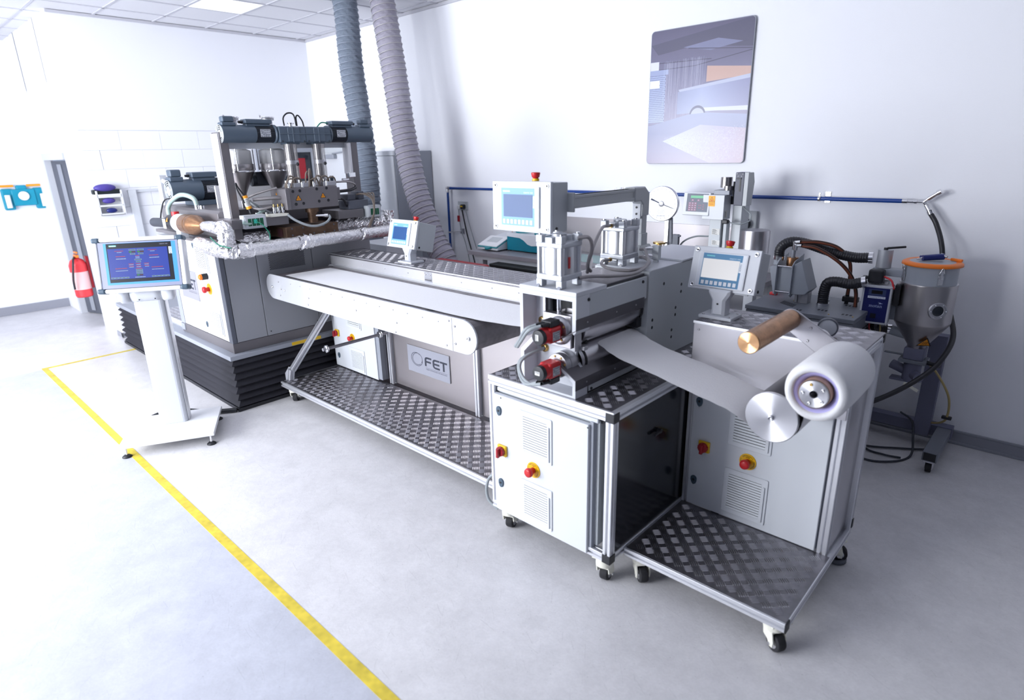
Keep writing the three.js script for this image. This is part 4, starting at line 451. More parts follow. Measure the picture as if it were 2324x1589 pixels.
  wire('sensor_cable', 'grey braided cable from the rear sheet to the left of the spin head', [[-4.9, 1.70, -2.13], [-4.82, 1.74, -2.2], [-4.78, 1.765, -2.28], [-4.76, 1.78, -2.35]], 0.009, M.braid); wire('sensor_cable', 'grey cable sagging between amber sensor and spin head', [[-4.8, 1.645, -2.12], [-4.74, 1.63, -2.18], [-4.72, 1.64, -2.26], [-4.74, 1.66, -2.37]], 0.009, M.braid); wire('sensor_cable', 'straight grey sensor cable with connector at the left of the spin head', [[-4.8, 1.70, -2.16], [-4.76, 1.705, -2.24], [-4.74, 1.705, -2.32], [-4.74, 1.70, -2.38]], 0.014, M.braid); wire('sensor_cable', 'dark cable dropping from the rear sheet to the left arm', [[-4.86, 1.69, -2.15], [-4.82, 1.64, -2.19], [-4.8, 1.60, -2.21], [-4.8, 1.568, -2.22]], 0.009, M.cable); wire('sensor_cable', 'second dark cable dropping beside it to the left arm', [[-4.86, 1.68, -2.17], [-4.8, 1.62, -2.24], [-4.78, 1.59, -2.28], [-4.78, 1.568, -2.29]], 0.009, M.cable); wire('sensor_cable', 'grey cable arching from the left arm into the spin head corner', [[-4.78, 1.568, -2.31], [-4.76, 1.62, -2.33], [-4.75, 1.635, -2.37], [-4.75, 1.63, -2.42]], 0.009, M.cable);
  wire('sensor_cable', 'mint green cable loop beside the left display box', [[-4.8, 1.60, -2.24], [-4.75, 1.61, -2.2], [-4.68, 1.57, -2.07], [-4.64, 1.545, -1.99], [-4.64, 1.535, -2.03], [-4.66, 1.54, -2.08]], 0.010, M.cableMint); wire('sensor_cable', 'pale hose sagging below the spin head to its die fitting', [[-4.66, 1.575, -2.36], [-4.62, 1.53, -2.40], [-4.58, 1.485, -2.48], [-4.57, 1.475, -2.56], [-4.58, 1.495, -2.65], [-4.60, 1.53, -2.70], [-4.61, 1.545, -2.69]], 0.010, M.cable);
  for (const [z, x] of [[-2.10, -6], [-2.04, -5.0]]) void [z, x];
  wire('sensor_cable', 'black lead with connector to the right of the spin head', [[-4.76, 1.72, -2.86], [-4.72, 1.725, -2.94], [-4.72, 1.73, -3.0], [-4.74, 1.745, -3.06]], 0.013, M.hose); wire('sensor_cable', 'dark lead hooking from spin head to the right post', [[-4.74, 1.80, -2.84], [-4.7, 1.80, -2.95], [-4.72, 1.775, -3.04], [-4.78, 1.74, -3.07]], 0.008, M.braid); wire('sensor_cable', 'black loop between spin head and junction box on the right arm', [[-4.74, 1.66, -2.84], [-4.7, 1.655, -2.9], [-4.72, 1.60, -2.94], [-4.78, 1.60, -2.97]], 0.010, M.hose);
  for (let i = 0; i < 4; i++) wire('sensor_cable', ['first', 'second', 'third', 'fourth'][i] + ' tan lead from the left of four hooking over the right display box', [[-4.74, 1.685, -3.06 - i * 0.045], [-4.68, 1.69, -3.09 - i * 0.035], [-4.64, 1.64, -3.15 - i * 0.008], [-4.61, 1.53, -3.14], [-4.6, 1.45, -3.1 + i * 0.006], [-4.6, 1.39, -3.06]], 0.006, M.cableTan, 'four tan leads by the right display box');
  wire('motor_lead', 'thin black lead arching above the left gearbox, larger of two', [[HX, 2.25, -2.53], [HX, 2.31, -2.53], [HX, 2.345, -2.57], [HX, 2.335, -2.62], [HX, 2.25, -2.635]], 0.006, M.black, 'leads above the left gearbox'); wire('motor_lead', 'thin black lead arching above the left gearbox, smaller of two', [[HX, 2.25, -2.64], [HX, 2.315, -2.64], [HX, 2.33, -2.66], [HX, 2.29, -2.69], [HX, 2.245, -2.70]], 0.006, M.black, 'leads above the left gearbox'); wire('motor_lead', 'green and yellow earth wire behind the right gearbox', [[HX - 0.03, 2.24, -2.83], [HX - 0.03, 2.28, -2.88], [HX - 0.03, 2.275, -2.94], [HX - 0.02, 2.26, -2.98]], 0.005, M.cableGreen); solo('breather_plug', 'small steel breather plug on the left gearbox', 'plug', [HX, 2.24, -2.59], [cyl([HX, 2.24, -2.585], [HX, 2.265, -2.585], 0.014), cyl([HX, 2.265, -2.585], [HX, 2.272, -2.585], 0.028)], M.chrome);
  wire('grey_conduit', 'grey conduit arching from a gland on the barrel hood', [[-5.46, 1.62, -1.98], [-5.48, 1.70, -1.97], [-5.62, 1.73, -1.93], [-5.78, 1.68, -1.90], [-5.86, 1.62, -1.885], [-5.86, 1.56, -1.88]], 0.019, M.cableMint); wire('grey_conduit', 'thin black lead beside the arching grey conduit', [[-5.75, 1.70, -1.93], [-5.95, 1.68, -1.9], [-6.02, 1.60, -1.88], [-6.0, 1.52, -1.85]], 0.006, M.black); solo('cable_gland', 'twin steel cable gland on the barrel hood', 'gland', [-5.46, 1.62, -1.98], [cyl([-5.46, 1.615, -1.98], [-5.46, 1.65, -1.98], 0.022, 0.02, 12), cyl([-5.41, 1.615, -2.0], [-5.41, 1.645, -2.0], 0.02, 0.018, 12)], M.chrome); for (let i = 0; i < 4; i++) solo('cable_gland', ['first', 'second', 'third', 'fourth'][i] + ' small steel gland from the left in the row on the left arm', 'gland', [-4.8, 1.568, -2.18 - i * 0.04], [cyl([-4.79, 1.566, -2.17 - i * 0.04], [-4.79, 1.60, -2.17 - i * 0.04], 0.011, 0.009, 8)], M.chrome, 'cable glands on the left arm');
  for (let i = 0; i < 3; i++) { const v = thing('needle_valve', ['left', 'middle', 'right'][i] + ' plated valve in the row of three on the left arm', 'valve', [-4.70, 1.585, -2.26 - i * 0.035], 'valves on the left arm'); const z = -2.275 - i * 0.035; part(v, 'body', [cyl([-4.70, 1.585, z], [-4.70, 1.635, z], 0.009, 0.009, 8), cyl([-4.70, 1.60, z], [-4.70, 1.612, z], 0.015, 0.015, 6), cyl([-4.70, 1.628, z], [-4.70, 1.638, z], 0.013, 0.013, 6)], M.chrome); part(v, 'spindle', cyl([-4.70, 1.635, z], [-4.70, 1.66, z], 0.005), M.brass); }
  solo('valve_manifold', 'flat tan manifold block under the three valves', 'manifold', [-4.7, 1.568, -2.3], B(-4.75, -4.655, 1.568, 1.587, -2.37, -2.22, 0.002), M.cream);
  const am = thing('amber_sensor', 'amber cylindrical sensor hanging by the left post', 'sensor', [-4.8, 1.62, -2.1]); part(am, 'body', cyl([-4.78, 1.635, -2.115], [-4.79, 1.735, -2.095], 0.021), M.amber); part(am, 'label', cyl([-4.782, 1.655, -2.111], [-4.788, 1.715, -2.099], 0.0216), printed(stickerTex, 0.5)); part(am, 'plug', cyl([-4.778, 1.60, -2.122], [-4.78, 1.636, -2.115], 0.012), M.black); part(am, 'lead', tube([[-4.778, 1.60, -2.122], [-4.77, 1.565, -2.125], [-4.76, 1.545, -2.1], [-4.76, 1.53, -2.06]], 0.007, 24, 8), M.black); part(am, 'upper_lead', tube([[-4.79, 1.735, -2.095], [-4.8, 1.80, -2.06], [-4.8, 1.83, -2.05], [-4.79, 1.79, -2.045], [-4.78, 1.68, -2.085]], 0.006, 30, 8), M.black);
  // display boxes
  const disp = (label, y, z0, z1, on) => { const t = thing('temperature_display', label, 'controller', [-4.66, y, (z0 + z1) / 2], 'grey boxes with four green displays'); part(t, 'box', B(-4.72, -4.645, y, y + 0.1, z0, z1, 0.004), M.greyPaint); part(t, 'front_plate', B(-4.646, -4.641, y + 0.012, y + 0.09, z0 + 0.01, z1 - 0.008, 0.001), M.frameGrey); const w = (z1 - z0 - 0.05) / 4; for (let i = 0; i < 4; i++) { const z = z1 - 0.025 - (i + 0.5) * w; part(t, 'display', B(-4.641, -4.638, y + 0.02, y + 0.075, z - w * 0.42, z + w * 0.42, 0.001), M.green); } void on; return t; };
  const dl = disp('grey box with four green displays on the left arm, one lit', 1.497, -2.175, -2.0, 1); part(dl, 'lit_segment', B(-4.638, -4.6372, 1.535, 1.565, -2.098, -2.072, 0), new THREE.MeshStandardMaterial({ color: 0x052b28, emissive: new THREE.Color(0.05, 0.5, 0.45), emissiveIntensity: 0.8 })); part(dl, 'probe_wire', tube([[-4.637, 1.55, -2.09], [-4.6, 1.52, -2.12], [-4.58, 1.46, -2.15], [-4.58, 1.41, -2.15]], 0.004, 24, 6), M.cableGreen);
  disp('grey box with four green displays right of the right arm, all dark', 1.487, -3.24, -3.10, 0); solo('display_stem', 'short dark stem under the right display box', 'bracket', [-4.68, 1.42, -3.17], B(-4.70, -4.67, 1.40, 1.49, -3.185, -3.155), M.darkGrey);
  const qb = thing('quench_box', 'old copper coloured bolted plate box below the spin head', 'machine part', [-4.7, 1.39, -2.55]); part(qb, 'box', B(-4.95, -4.66, 1.39, 1.478, -2.80, -2.33, 0.004), M.copperOld); part(qb, 'end_window', B(-4.8, -4.72, 1.40, 1.46, -2.332, -2.325, 0), M.windowDark); for (let i = 0; i < 5; i++) for (const y of [1.41, 1.462]) bolt(qb, [-4.66, y, -2.38 - i * 0.095], [1, 0, 0], 1, M.darkGrey);
  // pellet hoppers
  [['glass pellet hopper with steel cone behind the left post, left of two', -5.12, -2.235], ['glass pellet hopper with steel cone nearer the shafts, right of two', -5.05, -2.495]].forEach(([label, x, z]) => {
    const t = thing('pellet_hopper', label, 'hopper', [x, 1.68, z], 'glass pellet hoppers'); part(t, 'glass', cyl([x, 1.965, z], [x, 2.145, z], 0.108, 0.108, 36, true), M.glass); part(t, 'pellets', lathe([[0, 0.155], [0.03, 0.15], [0.075, 0.125], [0.103, 0.112], [0.104, 0.0], [0, 0.0]], [x, 1.955, z]), M.pellets);
    part(t, 'cone', lathe([[0.0, -0.27], [0.024, -0.27], [0.024, -0.22], [0.112, -0.04], [0.112, 0.015], [0.1, 0.015], [0, 0.0]], [x, 1.95, z]), M.hopperSteel); part(t, 'clamp_ring', lathe([[0.116, -0.046], [0.116, -0.034], [0.11, -0.034]], [x, 1.95, z]), M.chrome); part(t, 'top_plate', lathe([[0, 0.02], [0.118, 0.02], [0.118, 0], [0, 0]], [x, 2.145, z]), M.satin); for (let i = 0; i < 4; i++) { const a = 0.5 + i * Math.PI / 2; part(t, 'tie_rod', cyl([x + Math.cos(a) * 0.118, 1.915, z + Math.sin(a) * 0.118], [x + Math.cos(a) * 0.118, 2.165, z + Math.sin(a) * 0.118], 0.0055, 0.0055, 8), M.chrome); }
    part(t, 'inlet', [cyl([x, 2.165, z], [x, 2.30, z], 0.035), cyl([x, 2.30, z], [x, 2.325, z], 0.05, 0.05)], M.satin); part(t, 'inlet_clamp', [lathe([[0.045, -0.008], [0.057, 0], [0.045, 0.008]], [x, 2.318, z]), B(x + 0.02, x + 0.05, 2.31, 2.325, z + 0.04, z + 0.075), cyl([x + 0.03, 2.318, z + 0.07], [x + 0.05, 2.335, z + 0.085], 0.006)], M.chrome); part(t, 'outlet_block', B(x - 0.04, x + 0.04, 1.62, 1.68, z - 0.04, z + 0.04), M.satin);
  });
  solo('feed_motor', 'small black feeder motor behind the hoppers', 'motor', [-5.2, 1.8, -2.4], [cyl([-5.15, 1.83, -2.33], [-5.15, 1.83, -2.6], 0.045), B(-5.2, -5.1, 1.80, 1.90, -2.45, -2.36)], M.motorDark);
  // hot air blower and foil lagged pipes
  const bl = thing('hot_air_blower', 'hot air blower with black tail, white collar and copper cone left of the extruder', 'blower', [-5.5, 1.4, -1.83]); const by = 1.515, bz = -1.83, AX1 = [1, 0.01, 0];
  part(bl, 'tail', lathe([[0, -0.001], [0.028, 0], [0.039, 0.014], [0.041, 0.44], [0, 0.44]].reverse(), [-6.13, by - 0.03, bz], [1, 0.04, 0]), M.motorDark); part(bl, 'motor_head', [lathe([[0.045, 0], [0.062, 0.02], [0.064, 0.19], [0.05, 0.19]].reverse(), [-5.69, by - 0.004, bz], AX1)], M.black); part(bl, 'name_plate', face(0.07, 0.08, [-5.66, by - 0.01, bz + 0.064]), stickerM); part(bl, 'collar', lathe([[0.05, 0], [0.074, 0.012], [0.074, 0.13], [0.05, 0.14]].reverse(), [-5.50, by, bz], AX1), M.white); part(bl, 'knob', cyl([-5.55, by + 0.055, bz], [-5.55, by + 0.088, bz], 0.03), M.red); part(bl, 'warning_sign', triGeo(0.055, [-5.585, by + 0.03, bz + 0.061], [0, 0.35, 1]), warnM);
  part(bl, 'copper_cone', [lathe([[0.05, 0], [0.076, 0.01], [0.078, 0.14], [0.073, 0.146], [0.077, 0.155], [0.077, 0.22], [0.028, 0.35], [0.026, 0.38]].reverse(), [-5.36, by, bz], AX1, 40)], M.copper); part(bl, 'outlet', cyl([-5.0, by + 0.004, bz], [-4.93, by + 0.004, bz], 0.024), M.steel); part(bl, 'mount', [B(-5.95, -5.1, 1.382, 1.395, bz - 0.03, bz + 0.05), B(-5.52, -5.42, 1.395, 1.45, bz - 0.03, bz + 0.03)], M.frameGrey);
  const fd = thing('foil_pipe', 'aluminium foil lagged air pipe running along the front of the extruder', 'pipe', [-4.56, 1.37, -2.6]);
  part(fd, 'front_run', crumple([[-4.53, 1.36, -1.86], [-4.54, 1.356, -1.99], [-4.55, 1.36, -2.2], [-4.555, 1.363, -2.6], [-4.555, 1.364, -3.0], [-4.56, 1.364, -3.32]], 0.05, 0.06, 150), M.foil); part(fd, 'elbow', [crumple([[-5.04, 1.39, -1.79], [-4.86, 1.372, -1.79], [-4.68, 1.362, -1.795], [-4.58, 1.356, -1.83], [-4.54, 1.356, -1.93]], (t) => 0.047 + 0.012 * Math.sin(t * 3) * t, 0.14, 70)], M.foil);
  part(fd, 'foil_joint', crumple([[-4.552, 1.36, -2.36], [-4.554, 1.36, -2.42], [-4.555, 1.362, -2.48]], 0.055, 0.24, 12, 20), M.foil); part(fd, 'foil_joint', crumple([[-4.555, 1.365, -2.93], [-4.555, 1.365, -2.98]], 0.053, 0.18, 8, 20), M.foil); part(fd, 'foil_joint', crumple([[-4.56, 1.358, -1.84], [-4.54, 1.356, -1.91], [-4.54, 1.357, -1.98]], 0.057, 0.18, 12, 20), M.foil);
  const f2 = thing('foil_pipe', 'shorter foil lagged pipe from the blower cone to the front corner', 'pipe', [-4.75, 1.5, -1.83]); part(f2, 'upper_run', crumple([[-4.97, by + 0.004, bz], [-4.86, by + 0.006, bz], [-4.72, by + 0.004, bz], [-4.62, by, bz]], (t) => 0.036 + 0.014 * t, 0.1, 40), M.foil); part(f2, 'drop', crumple([[-4.66, by + 0.012, bz], [-4.60, by - 0.004, bz], [-4.57, by - 0.06, bz + 0.01], [-4.57, by - 0.12, bz + 0.02]], 0.056, 0.18, 26), M.foil); part(f2, 'tie', tube([[-4.72, 1.46, -1.765], [-4.64, 1.44, -1.755], [-4.55, 1.415, -1.755], [-4.47, 1.395, -1.8]], 0.004, 24, 6), M.cableGreen);
  const f3 = thing('foil_pipe', 'foil lagged pipe behind the front run, ending at the right display box', 'pipe', [-4.8, 1.40, -2.9]); part(f3, 'run', [crumple([[-4.95, 1.42, -2.06], [-4.88, 1.41, -2.1], [-4.86, 1.405, -2.25]], 0.04, 0.2, 24), crumple([[-4.86, 1.405, -2.24], [-4.84, 1.40, -2.28]], 0.05, 0.15, 8)], M.foil); part(f3, 'run', [crumple([[-4.82, 1.43, -2.86], [-4.78, 1.44, -3.0], [-4.72, 1.43, -3.18], [-4.68, 1.45, -3.29]], 0.05, 0.25, 50), crumple([[-4.68, 1.36, -3.33], [-4.68, 1.44, -3.33], [-4.68, 1.53, -3.34]], 0.05, 0.22, 16)], M.foil);
  part(f3, 'flange', lathe([[0.02, 0], [0.04, 0], [0.04, 0.012], [0.02, 0.012]], [-4.82, 1.41, -2.84], [0, 0, 1], 18), M.steel);
}
function fet(g, w, h, bg) {                              // ring emblem, the letters FET and the line below
  g.fillStyle = bg; g.fillRect(0, 0, w, h); const ink = '#2b2f3d'; g.strokeStyle = ink; g.lineWidth = w * 0.011;
  g.beginPath(); g.ellipse(w * 0.23, h * 0.47, w * 0.135, h * 0.25, -0.15, 0, Math.PI * 1.75); g.stroke(); g.beginPath(); g.ellipse(w * 0.245, h * 0.455, w * 0.118, h * 0.225, 0.25, 0.6, Math.PI * 2.1); g.stroke(); g.lineWidth = w * 0.006; g.beginPath(); g.ellipse(w * 0.235, h * 0.475, w * 0.122, h * 0.232, -0.3, 2, Math.PI * 2.9); g.stroke();
  g.lineWidth = w * 0.042; g.lineCap = 'butt'; g.lineJoin = 'round'; const y0 = h * 0.31, y1 = h * 0.60, L = w * 0.145, x = w * 0.445;
  g.beginPath(); g.moveTo(x + L, y0); g.lineTo(x + L * 0.35, y0); g.quadraticCurveTo(x, y0, x, y0 + L * 0.4); g.lineTo(x, y1 + h * 0.03); g.moveTo(x, (y0 + y1) / 2); g.lineTo(x + L * 0.9, (y0 + y1) / 2); g.stroke();
  const x2 = w * 0.635; g.beginPath(); g.moveTo(x2 + L, y0); g.lineTo(x2 + L * 0.35, y0); g.quadraticCurveTo(x2, y0, x2, y0 + L * 0.4); g.lineTo(x2, y1 - L * 0.4); g.quadraticCurveTo(x2, y1, x2 + L * 0.35, y1); g.lineTo(x2 + L, y1); g.moveTo(x2, (y0 + y1) / 2); g.lineTo(x2 + L * 0.95, (y0 + y1) / 2); g.stroke();
  g.beginPath(); g.moveTo(w * 0.79, y0); g.lineTo(w * 0.955, y0); g.moveTo(w * 0.872, y0); g.lineTo(w * 0.872, y1 + h * 0.03); g.stroke();
  g.fillStyle = ink; g.fillRect(w * 0.44, h * 0.69, w * 0.51, h * 0.008); g.font = '600 ' + Math.round(h * 0.052) + 'px sans-serif'; g.textAlign = 'center'; g.textBaseline = 'middle'; g.fillText('FIBRE EXTRUSION TECHNOLOGY', w * 0.695, h * 0.745, w * 0.5);
}
// ---------------------------------------------------------------- floor console with touch screen
{
  const yaw = Math.atan2(0.885, 0.466), m = new THREE.Matrix4().makeRotationY(yaw).setPosition(-4.764, 0, -1.273), L = (g) => xf(g, m);
  const t = thing('control_console', 'free-standing white control console with a wide blue touch screen by the yellow line', 'control console', [-4.764, 0, -1.273]);
  part(t, 'base', [L(B(-0.31, 0.31, 0.075, 0.10, -0.27, 0.27, 0.006))], M.whiteGloss);
  for (const [x, z] of [[-0.275, 0.235], [0.275, 0.235], [0.275, -0.235], [-0.275, -0.235]]) { const f = part(t, 'foot', [L(lathe([[0, 0], [0.032, 0], [0.032, 0.006], [0.02, 0.016], [0.01, 0.02], [0, 0.02]], [x, 0, z]))], M.black); part(f, 'stem', L(cyl([x, 0.018, z], [x, 0.078, z], 0.007)), M.chrome); }
  part(t, 'column', [L(extr(rrect(-0.095, 0.095, -0.165, -0.03, 0.03), 'y', 0.10, 1.06, 0.002))], M.frameGrey); part(t, 'column_edge', L(B(0.096, 0.104, 0.10, 1.05, -0.15, -0.06, 0.003)), M.whiteGloss);
  part(t, 'column_collar', L(B(-0.07, 0.05, 1.055, 1.075, -0.13, -0.03, 0.004)), M.black);
  part(t, 'tilt_joint', [L(lathe([[0, -0.1], [0.062, -0.1], [0.064, -0.05], [0.064, 0.05], [0.062, 0.1], [0, 0.1]], [0.0, 1.115, -0.06], [1, 0, 0], 32))], M.frameGrey); for (const s of [-1, 1]) part(t, 'tilt_cheek', [L(lathe([[0, 0], [0.068, 0], [0.066, 0.06], [0.05, 0.075], [0, 0.076]], [s * 0.102, 1.115, -0.06], [s, 0, 0], 32)), L(B(s * 0.105 - (s < 0 ? 0.07 : 0), s * 0.105 + (s > 0 ? 0.07 : 0), 1.13, 1.19, -0.1, -0.03, 0.01))], M.frameGrey); part(t, 'hinge_pin', [L(cyl([-0.045, 1.075, -0.01], [-0.045, 1.075, -0.005], 0.004)), L(cyl([0.055, 1.075, -0.01], [0.055, 1.075, -0.005], 0.004))], M.black);
  // screen housing, tilted back
  const y2 = 0.971, m2 = new THREE.Matrix4().makeRotationY(y2).multiply(new THREE.Matrix4().makeRotationX(-0.227)).setPosition(-4.70, 1.333, -1.268), S = (g) => xf(g, m2), w = 0.285, h = 0.187;
  part(t, 'screen_housing', [S(B(-w + 0.01, w - 0.01, -h + 0.01, h - 0.01, -0.07, -0.012, 0.006))], M.midGrey);
  part(t, 'frame_rail', [S(B(-w + 0.045, w - 0.045, h - 0.028, h, -0.075, 0.012, 0.012))], M.whiteGloss); part(t, 'frame_rail', [S(B(-w + 0.045, w - 0.045, -h, -h + 0.028, -0.075, 0.012, 0.012))], M.whiteGloss); part(t, 'frame_rail', [S(B(-w, -w + 0.034, -h + 0.03, h - 0.03, -0.075, 0.012, 0.012))], M.whiteGloss); part(t, 'frame_rail', [S(B(w - 0.034, w, -h + 0.03, h - 0.03, -0.075, 0.012, 0.012))], M.whiteGloss);
  for (const a of [-1, 1]) for (const b of [-1, 1]) part(t, 'corner_piece', [S(B(a > 0 ? w - 0.05 : -w - 0.002, a > 0 ? w + 0.002 : -w + 0.05, b > 0 ? h - 0.034 : -h - 0.002, b > 0 ? h + 0.002 : -h + 0.034, -0.078, 0.014, 0.014))], M.blueLock);
  const face0 = canvasTex(1024, 640, (g, W, H) => {
    g.fillStyle = '#8f93ab'; g.fillRect(0, 0, W, H); g.fillStyle = '#4a93cf'; g.fillRect(70, 16, W - 100, H - 66); g.fillStyle = '#14161f'; g.fillRect(104, 20, W - 190, 540);
    g.fillStyle = '#3ad0c4'; g.fillRect(140, 42, 92, 20); g.fillStyle = '#e9fffd'; g.font = 'bold 20px sans-serif'; g.textBaseline = 'middle'; g.textAlign = 'center'; g.fillText('SIEMENS', 186, 53); g.fillStyle = '#aab'; g.font = '18px sans-serif'; g.textAlign = 'right'; g.fillText('SIMATIC HMI', W - 130, 50);
    g.fillStyle = '#dfe8f2'; g.fillRect(W - 124, 92, 40, 100); g.save(); g.translate(W - 103, 142); g.rotate(Math.PI / 2); g.fillStyle = '#12405e'; g.font = 'bold 30px sans-serif'; g.textAlign = 'center'; g.fillText('TOUCH', 0, 0); g.restore();
  });
  const scr = canvasTex(1024, 560, (g, W, H) => {
    g.fillStyle = '#3a55cf'; g.fillRect(0, 0, W, H); const bar = (x, y, w, c, hh = 12) => { g.fillStyle = c; let q = x; while (q < x + w) { const k = 5 + rnd() * 10; g.fillRect(q, y, Math.min(k, x + w - q), hh); q += k + 2.5; } }, red = '#d24a5a', wht = '#b9d4ee', box = (x, y, w) => { g.fillStyle = '#8fb6d8'; g.fillRect(x, y, w, 26); bar(x + 8, y + 7, w - 16, '#3d566f'); };
    for (const [x, y] of [[120, 40], [690, 40]]) { bar(x, y, 150, red); bar(x + 36, y + 24, 80, wht); } for (const [x, y] of [[130, 140], [700, 140]]) { bar(x, y, 160, red, 14); bar(x, y + 42, 170, wht, 16); } for (const [x, y] of [[100, 360], [720, 360]]) { bar(x, y, 200, red, 14); bar(x, y + 44, 210, wht, 12); }
    for (const x of [360, 500]) { box(x, 20, 120); g.fillStyle = '#5a3f4f'; g.fillRect(x, 56, 116, 30); g.fillStyle = '#1fae4f'; g.fillRect(x + 6, 60, 40, 22); box(x + 16, 96, 90); }
    bar(462, 136, 70, red); bar(462, 156, 74, wht); bar(462, 178, 74, wht); box(440, 202, 124); box(462, 242, 86); for (const y of [284, 326]) { bar(450, y, 96, red, 12); bar(462, y + 18, 76, wht); bar(330, y, 90, red); bar(340, y + 18, 76, wht); bar(596, y, 86, red); bar(606, y + 18, 70, wht); } bar(446, 372, 110, red, 14); box(446, 392, 116); box(446, 422, 116); box(446, 452, 116); g.fillStyle = '#5a3f4f'; g.fillRect(446, 486, 112, 28); g.fillStyle = '#1fae4f'; g.fillRect(456, 490, 40, 20);
    for (let i = 0; i < 5; i++) { box(10 + i * 62, 524, 58); box(706 + i * 62, 524, 58); } bar(416, 532, 180, wht, 14);
  });
  part(t, 'screen_bezel', S(face(0.498, 0.312, [0, 0, 0.004], [0, 0, 1], [0, 1, 0], 0.004)), printed(face0, 0.3));
  part(t, 'screen', S(face(0.372, 0.206, [-0.006, 0.009, 0.0072], [0, 0, 1], [0, 1, 0], 0.0012)), new THREE.MeshStandardMaterial({ color: 0x050505, emissive: 0xffffff, emissiveMap: scr, emissiveIntensity: 1.15, roughness: 0.3 }));
}
